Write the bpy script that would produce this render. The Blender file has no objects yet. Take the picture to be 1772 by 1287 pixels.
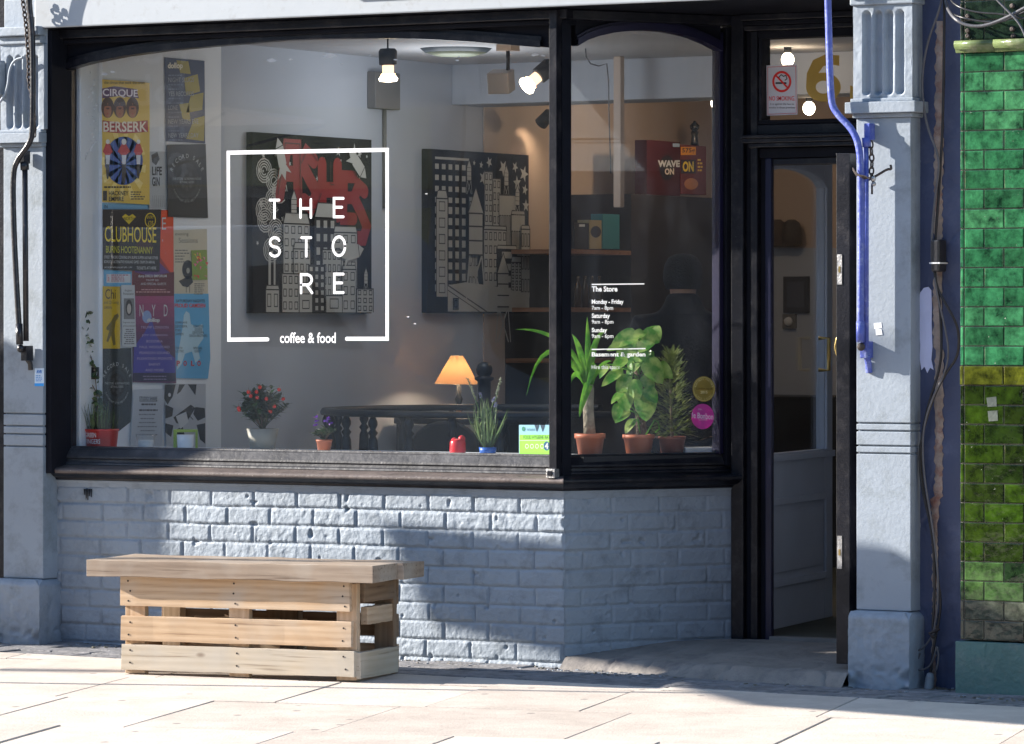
import bpy, bmesh, math, random
import numpy as np
from mathutils import Vector, Matrix, noise
R = math.radians
random.seed(7)
S = bpy.context.scene
COL = S.collection
# ------------------------------------------------------------------ camera
TH = R(30.5); F = 7600.0; CX = 886.0; HY = 556.0; CH = 1.40
FW = Vector((-math.sin(TH), math.cos(TH), 0)); RT = Vector((math.cos(TH), math.sin(TH), 0))
CAM = -(17.83 * FW + 0.209 * RT); CAM.z = CH
cd = bpy.data.cameras.new('camera'); cam = bpy.data.objects.new('camera', cd); COL.objects.link(cam)
cam.location = CAM; cam.rotation_euler = (R(90), 0, TH)
cd.sensor_width = 36; cd.lens = 36 * F / 1772; cd.shift_y = -(643.5 - HY) / 1772
cd.clip_start = 0.5; cd.clip_end = 500
S.camera = cam
S.render.resolution_x = 1024; S.render.resolution_y = 744
# ------------------------------------------------------------------ light
SUN_AZ = R(71); SUN_EL = R(22)          # azimuth measured from the facade normal towards the left
w = bpy.data.worlds.new('World'); S.world = w; w.use_nodes = True
nt = w.node_tree; bg = nt.nodes['Background']
sky = nt.nodes.new('ShaderNodeTexSky'); sky.sky_type = 'NISHITA'; sky.sun_disc = False
sky.sun_elevation = SUN_EL; sky.dust_density = .3; sky.ozone_density = 2.5
sdir = Vector((-math.sin(SUN_AZ) * math.cos(SUN_EL), -math.cos(SUN_AZ) * math.cos(SUN_EL), math.sin(SUN_EL)))
sky.sun_rotation = math.atan2(sdir.x, sdir.y)
nt.links.new(sky.outputs[0], bg.inputs[0]); bg.inputs[1].default_value = 0.11
sl = bpy.data.lights.new('sun', 'SUN'); sl.energy = 5.0; sl.angle = R(0.5); sl.color = (1, 0.93, 0.84)
so = bpy.data.objects.new('sun', sl); COL.objects.link(so); so.rotation_euler = sdir.to_track_quat('Z', 'Y').to_euler()
S.view_settings.view_transform = 'Standard'; S.view_settings.look = 'None'
S.view_settings.exposure = 1.5; S.view_settings.gamma = 1
S.cycles.max_bounces = 10; S.cycles.transparent_max_bounces = 16
S.cycles.sample_clamp_indirect = 4.0

# ------------------------------------------------------------------ pixel -> point on a real plane
def ray(px):
    a = (px - CX) / F
    return FW.x + a * RT.x, FW.y + a * RT.y
def aty(px, py, y):
    dx, dy = ray(px); t = (y - CAM.y) / dy
    return Vector((CAM.x + t * dx, y, CH - (py - HY) * t / F))
def atx(px, py, x):
    dx, dy = ray(px); t = (x - CAM.x) / dx
    return Vector((x, CAM.y + t * dy, CH - (py - HY) * t / F))
def atd(px, py, Z):
    dx, dy = ray(px)
    return Vector((CAM.x + Z * dx, CAM.y + Z * dy, CH - (py - HY) * Z / F))
def atz(px, py, z):
    return atd(px, py, (CH - z) * F / (py - HY))
def gz(x, y): return -.006 - .004 * x + .022 * y
def zof(py, p):            # height that shows at picture row py above the plan point p
    Z = (Vector((p[0], p[1], 0)) - Vector((CAM.x, CAM.y, 0))).dot(FW)
    return CH - (py - HY) * Z / F

# ------------------------------------------------------------------ materials
MATS = {}
def srgb(r, g, b):
    f = lambda c: (c / 255 / 12.92) if c / 255 <= .04045 else ((c / 255 + .055) / 1.055) ** 2.4
    return (f(r), f(g), f(b))
def node_mat(name):
    m = bpy.data.materials.new(name); m.use_nodes = True
    return m, m.node_tree, m.node_tree.nodes['Principled BSDF'], m.node_tree.links
def paint(name, col, rough=.6, var=.12, vscale=6, bump=.15, bscale=60, dirt=None, dirt_amt=0.0, dirt_scale=5, metal=0, spec=.5, flecks=None, fleck_amt=.0, coat=0):
    if name in MATS: return MATS[name]
    m, nt, b, L = node_mat(name); N = nt.nodes
    tc = N.new('ShaderNodeTexCoord'); n1 = N.new('ShaderNodeTexNoise'); n1.inputs['Scale'].default_value = vscale; n1.inputs['Detail'].default_value = 6
    L.new(tc.outputs['Object'], n1.inputs['Vector'])
    r = N.new('ShaderNodeValToRGB'); L.new(n1.outputs['Fac'], r.inputs['Fac'])
    r.color_ramp.elements[0].position = .3; r.color_ramp.elements[1].position = .7
    r.color_ramp.elements[0].color = (*[c * (1 - var) for c in col], 1); r.color_ramp.elements[1].color = (*[min(1, c * (1 + var)) for c in col], 1)
    out = r.outputs[0]
    if dirt:
        n2 = N.new('ShaderNodeTexNoise'); n2.inputs['Scale'].default_value = dirt_scale; n2.inputs['Detail'].default_value = 10; n2.inputs['Roughness'].default_value = .7
        L.new(tc.outputs['Object'], n2.inputs['Vector'])
        r2 = N.new('ShaderNodeValToRGB'); r2.color_ramp.elements[0].position = .52 - dirt_amt * .3; r2.color_ramp.elements[1].position = .72 - dirt_amt * .3
        L.new(n2.outputs['Fac'], r2.inputs['Fac'])
        mx = N.new('ShaderNodeMix'); mx.data_type = 'RGBA'; L.new(r2.outputs[0], mx.inputs[0]); L.new(out, mx.inputs[6]); mx.inputs[7].default_value = (*dirt, 1)
        out = mx.outputs[2]
    if flecks:
        n3 = N.new('ShaderNodeTexNoise'); n3.inputs['Scale'].default_value = 170; n3.inputs['Detail'].default_value = 2
        L.new(tc.outputs['Object'], n3.inputs['Vector'])
        r3 = N.new('ShaderNodeValToRGB'); r3.color_ramp.elements[0].position = .74 - fleck_amt; r3.color_ramp.elements[1].position = .77 - fleck_amt
        L.new(n3.outputs['Fac'], r3.inputs['Fac'])
        mx = N.new('ShaderNodeMix'); mx.data_type = 'RGBA'; L.new(r3.outputs[0], mx.inputs[0]); L.new(out, mx.inputs[6]); mx.inputs[7].default_value = (*flecks, 1)
        out = mx.outputs[2]
    L.new(out, b.inputs['Base Color'])
    b.inputs['Roughness'].default_value = rough; b.inputs['Metallic'].default_value = metal; b.inputs['Specular IOR Level'].default_value = spec
    b.inputs['Coat Weight'].default_value = coat
    if bump:
        n4 = N.new('ShaderNodeTexNoise'); n4.inputs['Scale'].default_value = bscale; n4.inputs['Detail'].default_value = 5
        L.new(tc.outputs['Object'], n4.inputs['Vector'])
        bp = N.new('ShaderNodeBump'); bp.inputs['Strength'].default_value = bump; bp.inputs['Distance'].default_value = .01
        L.new(n4.outputs['Fac'], bp.inputs['Height']); L.new(bp.outputs[0], b.inputs['Normal'])
    MATS[name] = m; return m
def flat(col, rough=.55):         # col = 8-bit picture colour of the printed ink
    k = 'ink_%02x%02x%02x' % tuple(col)
    g_ = sum(col) / 3; col = [max(4, min(245, g_ + (c - g_) * 1.22)) for c in col]
    return paint(k, srgb(*col), rough=rough, var=.04, bump=0)
def glow(name, col, strength):
    m, nt, b, L = node_mat(name)
    b.inputs['Base Color'].default_value = (*col, 1); b.inputs['Emission Color'].default_value = (*col, 1); b.inputs['Emission Strength'].default_value = strength
    return m
def glass_mat(name, tint=(.985, .99, .99), base_r=.045, dust_haze=.05):
    m, nt, b, L = node_mat(name); N = nt.nodes; N.remove(b)
    out = N['Material Output']
    tr = N.new('ShaderNodeBsdfTransparent'); tr.inputs[0].default_value = (*tint, 1)
    gl = N.new('ShaderNodeBsdfGlossy'); gl.inputs['Roughness'].default_value = .004
    fr = N.new('ShaderNodeFresnel')
    ge = N.new('ShaderNodeNewGeometry'); io = N.new('ShaderNodeMix'); L.new(ge.outputs['Backfacing'], io.inputs[0]); io.inputs[2].default_value = 1.45; io.inputs[3].default_value = 1 / 1.45; L.new(io.outputs[0], fr.inputs[0])
    nz = N.new('ShaderNodeTexNoise'); nz.inputs['Scale'].default_value = 1.1; nz.inputs['Detail'].default_value = 1
    tc = N.new('ShaderNodeTexCoord'); L.new(tc.outputs['Object'], nz.inputs['Vector'])
    bp = N.new('ShaderNodeBump'); bp.inputs['Strength'].default_value = .08; bp.inputs['Distance'].default_value = .02
    L.new(nz.outputs['Fac'], bp.inputs['Height']); L.new(bp.outputs[0], gl.inputs['Normal'])
    mx = N.new('ShaderNodeMixShader'); L.new(fr.outputs[0], mx.inputs[0]); L.new(tr.outputs[0], mx.inputs[1]); L.new(gl.outputs[0], mx.inputs[2])
    # dust and smears on the pane, plus a veil painted for reflected haze
    df = N.new('ShaderNodeBsdfDiffuse'); df.inputs[0].default_value = (.75, .78, .8, 1)
    n2 = N.new('ShaderNodeTexNoise'); n2.inputs['Scale'].default_value = 3.2; n2.inputs['Detail'].default_value = 8; n2.inputs['Roughness'].default_value = .6
    mp = N.new('ShaderNodeMapping'); mp.inputs['Rotation'].default_value = (0, .6, 0); mp.inputs['Scale'].default_value = (1, 1, .35)
    L.new(tc.outputs['Object'], mp.inputs[0]); L.new(mp.outputs[0], n2.inputs['Vector'])
    r = N.new('ShaderNodeValToRGB'); r.color_ramp.elements[0].position = .42; r.color_ramp.elements[1].position = .8
    r.color_ramp.elements[0].color = (dust_haze * .35,) * 3 + (1,); r.color_ramp.elements[1].color = (dust_haze * 2.2,) * 3 + (1,)
    L.new(n2.outputs['Fac'], r.inputs[0])
    n3 = N.new('ShaderNodeTexNoise'); n3.inputs['Scale'].default_value = 120; n3.inputs['Detail'].default_value = 1
    L.new(tc.outputs['Object'], n3.inputs['Vector'])
    r3 = N.new('ShaderNodeValToRGB'); r3.color_ramp.elements[0].position = .845; r3.color_ramp.elements[1].position = .87
    r3.color_ramp.elements[1].color = (.7, .7, .7, 1)
    L.new(n3.outputs['Fac'], r3.inputs[0])
    ad = N.new('ShaderNodeMath'); ad.operation = 'ADD'; ad.use_clamp = True; L.new(r.outputs[0], ad.inputs[0]); L.new(r3.outputs[0], ad.inputs[1])
    m2 = N.new('ShaderNodeMixShader'); L.new(ad.outputs[0], m2.inputs[0]); L.new(mx.outputs[0], m2.inputs[1]); L.new(df.outputs[0], m2.inputs[2])
    L.new(m2.outputs[0], out.inputs[0])
    return m
def wood(name, c1, c2, scale=1.0, rough=.75, grey=None):
    m, nt, b, L = node_mat(name); N = nt.nodes
    tc = N.new('ShaderNodeTexCoord'); oi = N.new('ShaderNodeObjectInfo')
    ad = N.new('ShaderNodeVectorMath'); ad.operation = 'ADD'
    sc = N.new('ShaderNodeVectorMath'); sc.operation = 'SCALE'; sc.inputs[3].default_value = 9
    cb = N.new('ShaderNodeCombineXYZ'); L.new(oi.outputs['Random'], cb.inputs[0]); L.new(oi.outputs['Random'], cb.inputs[2]); L.new(cb.outputs[0], sc.inputs[0])
    L.new(tc.outputs['Object'], ad.inputs[0]); L.new(sc.outputs[0], ad.inputs[1])
    mp = N.new('ShaderNodeMapping'); mp.inputs['Scale'].default_value = (.9 * scale, 13 * scale, 13 * scale); L.new(ad.outputs[0], mp.inputs[0])
    n = N.new('ShaderNodeTexNoise'); n.inputs['Scale'].default_value = 1.6; n.inputs['Detail'].default_value = 9; n.inputs['Roughness'].default_value = .62; n.inputs['Distortion'].default_value = 1.6
    L.new(mp.outputs[0], n.inputs['Vector'])
    wv = N.new('ShaderNodeTexWave'); wv.bands_direction = 'Z'; wv.inputs['Scale'].default_value = .9; wv.inputs['Distortion'].default_value = 5; wv.inputs['Detail'].default_value = 3; wv.inputs['Detail Scale'].default_value = .5
    L.new(mp.outputs[0], wv.inputs['Vector'])
    r = N.new('ShaderNodeValToRGB'); r.color_ramp.elements[0].position = .25; r.color_ramp.elements[1].position = .75
    r.color_ramp.elements[0].color = (*c1, 1); r.color_ramp.elements[1].color = (*c2, 1)
    mxf = N.new('ShaderNodeMix'); mxf.inputs[0].default_value = .18; L.new(n.outputs['Fac'], mxf.inputs[2]); L.new(wv.outputs['Fac'], mxf.inputs[3])
    L.new(mxf.outputs[0], r.inputs[0])
    # knots and grey weathering
    v = N.new('ShaderNodeTexVoronoi'); v.inputs['Scale'].default_value = 3.1
    mp2 = N.new('ShaderNodeMapping'); mp2.inputs['Scale'].default_value = (1, 2.1, 2.1); L.new(ad.outputs[0], mp2.inputs[0]); L.new(mp2.outputs[0], v.inputs['Vector'])
    rk = N.new('ShaderNodeValToRGB'); rk.color_ramp.elements[0].position = .045; rk.color_ramp.elements[1].position = .09
    rk.color_ramp.elements[0].color = (.35, .25, .18, 1); rk.color_ramp.elements[1].color = (1, 1, 1, 1)
    L.new(v.outputs['Distance'], rk.inputs[0])
    mu = N.new('ShaderNodeMix'); mu.data_type = 'RGBA'; mu.blend_type = 'MULTIPLY'; mu.inputs[0].default_value = .9
    L.new(r.outputs[0], mu.inputs[6]); L.new(rk.outputs[0], mu.inputs[7])
    n2 = N.new('ShaderNodeTexNoise'); n2.inputs['Scale'].default_value = 5; n2.inputs['Detail'].default_value = 6; L.new(ad.outputs[0], n2.inputs['Vector'])
    r2 = N.new('ShaderNodeValToRGB'); r2.color_ramp.elements[0].position = .45; r2.color_ramp.elements[1].position = .7; r2.color_ramp.elements[1].color = (.6, .6, .6, 1)
    L.new(n2.outputs['Fac'], r2.inputs[0])
    mg = N.new('ShaderNodeMix'); mg.data_type = 'RGBA'; L.new(r2.outputs[0], mg.inputs[0]); L.new(mu.outputs[2], mg.inputs[6]); mg.inputs[7].default_value = (*(grey or [c * .7 for c in c1]), 1)
    mp3 = N.new('ShaderNodeMapping'); mp3.inputs['Scale'].default_value = (1.3, 48, 48); L.new(ad.outputs[0], mp3.inputs[0]); n5 = N.new('ShaderNodeTexNoise'); n5.inputs['Scale'].default_value = 1.5; n5.inputs['Detail'].default_value = 4; L.new(mp3.outputs[0], n5.inputs['Vector'])
    r5 = N.new('ShaderNodeValToRGB'); r5.color_ramp.elements[0].position = .60; r5.color_ramp.elements[1].position = .70; r5.color_ramp.elements[0].color = (1, 1, 1, 1); r5.color_ramp.elements[1].color = (.38, .33, .30, 1); L.new(n5.outputs['Fac'], r5.inputs[0])
    m5 = N.new('ShaderNodeMix'); m5.data_type = 'RGBA'; m5.blend_type = 'MULTIPLY'; m5.inputs[0].default_value = .8; L.new(mg.outputs[2], m5.inputs[6]); L.new(r5.outputs[0], m5.inputs[7]); mg = m5
    L.new(mg.outputs[2], b.inputs['Base Color']); b.inputs['Roughness'].default_value = rough; b.inputs['Specular IOR Level'].default_value = .25
    bp = N.new('ShaderNodeBump'); bp.inputs['Strength'].default_value = .35; bp.inputs['Distance'].default_value = .003; L.new(n.outputs['Fac'], bp.inputs['Height']); L.new(bp.outputs[0], b.inputs['Normal'])
    return m
def leafmat(name, col, col2=None, rough=.4, trans=.25):
    m, nt, b, L = node_mat(name); N = nt.nodes
    tc = N.new('ShaderNodeTexCoord'); n = N.new('ShaderNodeTexNoise'); n.inputs['Scale'].default_value = 22; n.inputs['Detail'].default_value = 3; L.new(tc.outputs['Object'], n.inputs['Vector'])
    r = N.new('ShaderNodeValToRGB'); r.color_ramp.elements[0].position = .4; r.color_ramp.elements[1].position = .68
    r.color_ramp.elements[0].color = (*col, 1); r.color_ramp.elements[1].color = (*(col2 or [c * 1.5 for c in col]), 1)
    L.new(n.outputs['Fac'], r.inputs[0]); L.new(r.outputs[0], b.inputs['Base Color']); b.inputs['Roughness'].default_value = rough
    tl = N.new('ShaderNodeBsdfTranslucent'); L.new(r.outputs[0], tl.inputs[0])
    mx = N.new('ShaderNodeMixShader'); mx.inputs[0].default_value = trans
    L.new(b.outputs[0], mx.inputs[1]); L.new(tl.outputs[0], mx.inputs[2]); L.new(mx.outputs[0], N['Material Output'].inputs[0])
    return m

PB = (.265, .308, .36)
M = dict(
 grey=paint('pale_blue_grey_paint', PB, .55, .06, 3, .13, 60, dirt=(.18, .21, .23), dirt_amt=.05, dirt_scale=7),
 brick=paint('painted_brick', (.265, .31, .362), .62, .07, 4, .35, 70, dirt=(.17, .2, .23), dirt_amt=.02, dirt_scale=9),
 fascia=paint('fascia_paint', (.36, .39, .42), .5, .04, 2, .06, 30, dirt=(.28, .29, .3), dirt_amt=-.12, dirt_scale=16),
 black=paint('black_gloss_paint', (.008, .0085, .013), .34, .3, 5, .12, 90, spec=.35, dirt=(.035, .033, .036), dirt_amt=.1, dirt_scale=12, flecks=(.5, .5, .52), fleck_amt=-.035),
 black_in=paint('black_paint_plain', (.008, .009, .014), .7, .3, 5, .1, 60, spec=.12),
 dusty=paint('dusty_black_sill', (.028, .028, .032), .5, .4, 8, .25, 40, dirt=(.075, .074, .078), dirt_amt=.2, dirt_scale=9, flecks=(.4, .4, .4), fleck_amt=-.01),
 lip=paint('worn_sill_lip', (.13, .105, .095), .42, .25, 7, .2, 60, dirt=(.05, .04, .04), dirt_amt=.1, dirt_scale=14, flecks=(.55, .5, .45), fleck_amt=.02),
 navy=paint('navy_paint', (.008, .009, .035), .35, .2, 5, .1, 60),
 arch=paint('indigo_paint', (.008, .007, .032), .35, .2, 5, .1, 60),
 bluewall=paint('deep_blue_wall', (.045, .062, .13), .6, .14, 3, .35, 25, dirt=(.09, .11, .19), dirt_amt=0, dirt_scale=4),
 bluerod=paint('blue_gloss_rod', (.075, .105, .40), .45, .2, 9, .35, 60, dirt=(.26, .3, .5), dirt_amt=.04, dirt_scale=26, flecks=(.02, .02, .05), fleck_amt=.02),
 blackrod=paint('black_rod', (.018, .018, .022), .3, .2, 9, .2, 90, dirt=(.12, .09, .08), dirt_amt=-.1, dirt_scale=30),
 rust=paint('rusty_iron', (.07, .055, .05), .7, .3, 30, .4, 90, metal=.3),
 lav=paint('lavender_paint_patch', (.55, .6, .85), .6, .06, 8, .2, 40),
 plaster=paint('bare_plaster', (.30, .25, .22), .9, .3, 14, 1.0, 40, dirt=(.2, .09, .07), dirt_amt=.12, dirt_scale=12),
 plinthgreen=paint('green_plinth_paint', (.085, .17, .155), .6, .1, 5, .5, 40, dirt=(.14, .19, .18), dirt_amt=.0, dirt_scale=9),
 stone=paint('worn_step_stone', (.24, .215, .19), .85, .2, 5, .8, 22, dirt=(.13, .12, .12), dirt_amt=.1, dirt_scale=6),
 walls=paint('interior_wall_paint', (.44, .475, .54), .8, .03, 2, .05, 30),
 wallw=paint('interior_white_paint', (.76, .80, .84), .7, .02, 2, .05, 30),
 warmw=paint('interior_cream_wall', (.50, .40, .33), .8, .04, 2, .05, 30),
 ceil=paint('interior_ceiling_paint', (.50, .50, .52), .85, .03, 2, 0),
 floor=paint('interior_floor', (.06, .065, .05), .7, .2, 6, .2, 30),
 cable=paint('black_cable_rubber', (.022, .022, .025), .38, .2, 20, .1, 90),
 cablegrey=paint('grey_cable', (.10, .10, .11), .4, .2, 20, .1, 90),
 white=paint('white_paint', (.82, .83, .84), .5, .02, 5, 0),
 vinyl=paint('white_vinyl', (.90, .91, .93), .5, .01, 5, 0),
 steel=paint('scratched_steel', (.45, .44, .43), .4, .3, 40, .3, 90, metal=.8),
 brass=paint('brass', (.55, .40, .15), .3, .1, 20, 0, metal=.9),
 dark=paint('dark_interior', (.02, .021, .025), .6, .2, 5, .1, 30),
 iron=paint('painted_iron', (.012, .018, .024), .4, .2, 10, .1, 60),
 terracotta=paint('terracotta_plastic', (.45, .13, .06), .5, .08, 9, .05, 60),
 soil=paint('soil', (.03, .022, .015), .95, .4, 60, .8, 90),
 tape=paint('silver_tape', (.6, .62, .64), .45, .1, 30, .4, 60),
)

def translucent(m, col, f=.5):
    nt = m.node_tree; b = nt.nodes['Principled BSDF']; t = nt.nodes.new('ShaderNodeBsdfTranslucent'); t.inputs[0].default_value = (*col, 1)
    x = nt.nodes.new('ShaderNodeMixShader'); x.inputs[0].default_value = f; nt.links.new(b.outputs[0], x.inputs[1]); nt.links.new(t.outputs[0], x.inputs[2]); nt.links.new(x.outputs[0], nt.nodes['Material Output'].inputs[0]); return m
M['film'] = translucent(paint('translucent_white_film', (.9, .91, .93), .5, .01, 5, 0), (.95, .96, 1.0), .6)
# ------------------------------------------------------------------ mesh builder
def rot(ax, a): return Matrix.Rotation(a, 3, ax)
class MB:
    def __init__(s): s.v = []; s.f = []; s.m = []; s.sm = []; s.mats = []
    def mi(s, m):
        if m not in s.mats: s.mats.append(m)
        return s.mats.index(m)
    def add(s, vs, fs, mat, smooth=False):
        b = len(s.v); s.v += [tuple(v) for v in vs]; k = s.mi(mat)
        for f in fs: s.f.append([b + i for i in f]); s.m.append(k); s.sm.append(smooth)
        return s
    def box(s, x0, x1, y0, y1, z0, z1, mat, jit=0):
        j = lambda: random.uniform(-jit, jit) if jit else 0
        vs = [(x + j(), y + j(), z + j()) for x in (x0, x1) for y in (y0, y1) for z in (z0, z1)]
        return s.add(vs, [(0, 1, 3, 2), (4, 6, 7, 5), (0, 4, 5, 1), (2, 3, 7, 6), (0, 2, 6, 4), (1, 5, 7, 3)], mat)
    def obox(s, c, size, R3, mat):
        vs = [Vector(c) + R3 @ Vector((x * size[0] / 2, y * size[1] / 2, z * size[2] / 2)) for x in (-1, 1) for y in (-1, 1) for z in (-1, 1)]
        return s.add(vs, [(0, 1, 3, 2), (4, 6, 7, 5), (0, 4, 5, 1), (2, 3, 7, 6), (0, 2, 6, 4), (1, 5, 7, 3)], mat)
    def extrude(s, pts, d, mat, smooth=False):      # closed loop of 3-D points, extruded by vector d
        n = len(pts); d = Vector(d); vs = [Vector(p) for p in pts]; vs += [p + d for p in vs]
        fs = [tuple(range(n))[::-1], tuple(range(n, 2 * n))] + [(i, (i + 1) % n, n + (i + 1) % n, n + i) for i in range(n)]
        return s.add(vs, fs, mat, smooth)
    def tube(s, path, r, mat, n=10, smooth=True, cap=True):
        path = [Vector(p) for p in path]; rs = r if isinstance(r, (list, tuple)) else [r] * len(path)
        vs = []; up = None
        for i, p in enumerate(path):
            t = (path[min(i + 1, len(path) - 1)] - path[max(i - 1, 0)]).normalized()
            if up is None:
                up = Vector((0, 0, 1)) if abs(t.z) < .9 else Vector((1, 0, 0))
            a = t.cross(up).normalized(); b = a.cross(t).normalized(); up = b
            for k in range(n):
                q = 2 * math.pi * k / n; vs.append(p + rs[i] * (math.cos(q) * a + math.sin(q) * b))
        fs = [(i * n + k, i * n + (k + 1) % n, (i + 1) * n + (k + 1) % n, (i + 1) * n + k) for i in range(len(path) - 1) for k in range(n)]
        s.add(vs, fs, mat, smooth)
        if cap:
            s.add(vs[:n], [tuple(range(n))[::-1]], mat); s.add(vs[-n:], [tuple(range(n))], mat)
        return s
    def lathe(s, prof, c, mat, n=24, smooth=True, axis=None):     # prof = [(r, h)]
        c = Vector(c); A = Vector(axis).normalized() if axis else Vector((0, 0, 1))
        a = A.orthogonal().normalized(); b = A.cross(a)
        vs = [c + A * h + r * (math.cos(2 * math.pi * k / n) * a + math.sin(2 * math.pi * k / n) * b) for r, h in prof for k in range(n)]
        fs = [(i * n + k, i * n + (k + 1) % n, (i + 1) * n + (k + 1) % n, (i + 1) * n + k) for i in range(len(prof) - 1) for k in range(n)]
        s.add(vs, fs, mat, smooth)
        if prof[0][0] > 1e-5: s.add(vs[:n], [tuple(range(n))[::-1]], mat)
        if prof[-1][0] > 1e-5: s.add(vs[-n:], [tuple(range(n))], mat)
        return s
    def ball(s, c, r, mat, n=12, sq=(1, 1, 1)):
        c = Vector(c); vs = []; m = n // 2
        for i in range(m + 1):
            a = math.pi * i / m
            for k in range(n):
                q = 2 * math.pi * k / n
                vs.append(c + Vector((r * sq[0] * math.sin(a) * math.cos(q), r * sq[1] * math.sin(a) * math.sin(q), -r * sq[2] * math.cos(a))))
        fs = [(i * n + k, i * n + (k + 1) % n, (i + 1) * n + (k + 1) % n, (i + 1) * n + k) for i in range(m) for k in range(n)]
        return s.add(vs, fs, mat, True)
    def sweep(s, path, prof, mat, smooth=False, capends=True):   # plan path, profile (out, z); outward = to the right-hand side (-y for +x travel)
        P = [Vector((p[0], p[1])) for p in path]; n = len(P); k = len(prof); vs = []
        for i in range(n):
            ns = []
            if i > 0: d = (P[i] - P[i - 1]).normalized(); ns.append(Vector((d.y, -d.x)))
            if i < n - 1: d = (P[i + 1] - P[i]).normalized(); ns.append(Vector((d.y, -d.x)))
            m = (ns[0] + ns[-1]).normalized(); sc = 1 / m.dot(ns[0])
            for o, z in prof: q = P[i] + m * sc * o; vs.append((q.x, q.y, z))
        fs = [(i * k + j, i * k + (j + 1) % k, (i + 1) * k + (j + 1) % k, (i + 1) * k + j) for i in range(n - 1) for j in range(k)]
        s.add(vs, fs, mat, smooth)
        if capends: s.add(vs[:k], [tuple(range(k))], mat); s.add(vs[-k:], [tuple(range(k))[::-1]], mat)
        return s
    def build(s, name, parent=None, bevel=0, seg=2, fixn=True, loc=None):
        me = bpy.data.meshes.new(name); me.from_pydata(s.v, [], s.f)
        for m in s.mats: me.materials.append(m)
        me.polygons.foreach_set('material_index', s.m); me.polygons.foreach_set('use_smooth', s.sm)
        if fixn:
            bm = bmesh.new(); bm.from_mesh(me)
            bmesh.ops.remove_doubles(bm, verts=bm.verts, dist=1e-6)
            bmesh.ops.recalc_face_normals(bm, faces=bm.faces); bm.to_mesh(me); bm.free()
        me.update()
        o = bpy.data.objects.new(name, me); COL.objects.link(o)
        if parent: o.parent = parent
        if loc is not None: o.location = loc
        if bevel:
            b = o.modifiers.new('bevel', 'BEVEL'); b.width = bevel; b.segments = seg; b.limit_method = 'ANGLE'; b.angle_limit = R(40)
        return o
def tag(o, label=None, cat=None, group=None, kind=None):
    if label: o['label'] = label
    if cat: o['category'] = cat
    if group: o['group'] = group
    if kind: o['kind'] = kind
    return o
def thing(name, label, cat, group=None, loc=(0, 0, 0), rz=0):
    o = bpy.data.objects.new(name, None); COL.objects.link(o); o.location = loc; o.rotation_euler = (0, 0, rz); o.empty_display_size = .1
    return tag(o, label, cat, group)
def reparent(o, p):        # child built in world coordinates
    o.parent = p; bpy.context.view_layer.update(); o.matrix_parent_inverse = p.matrix_world.inverted(); return o
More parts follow.
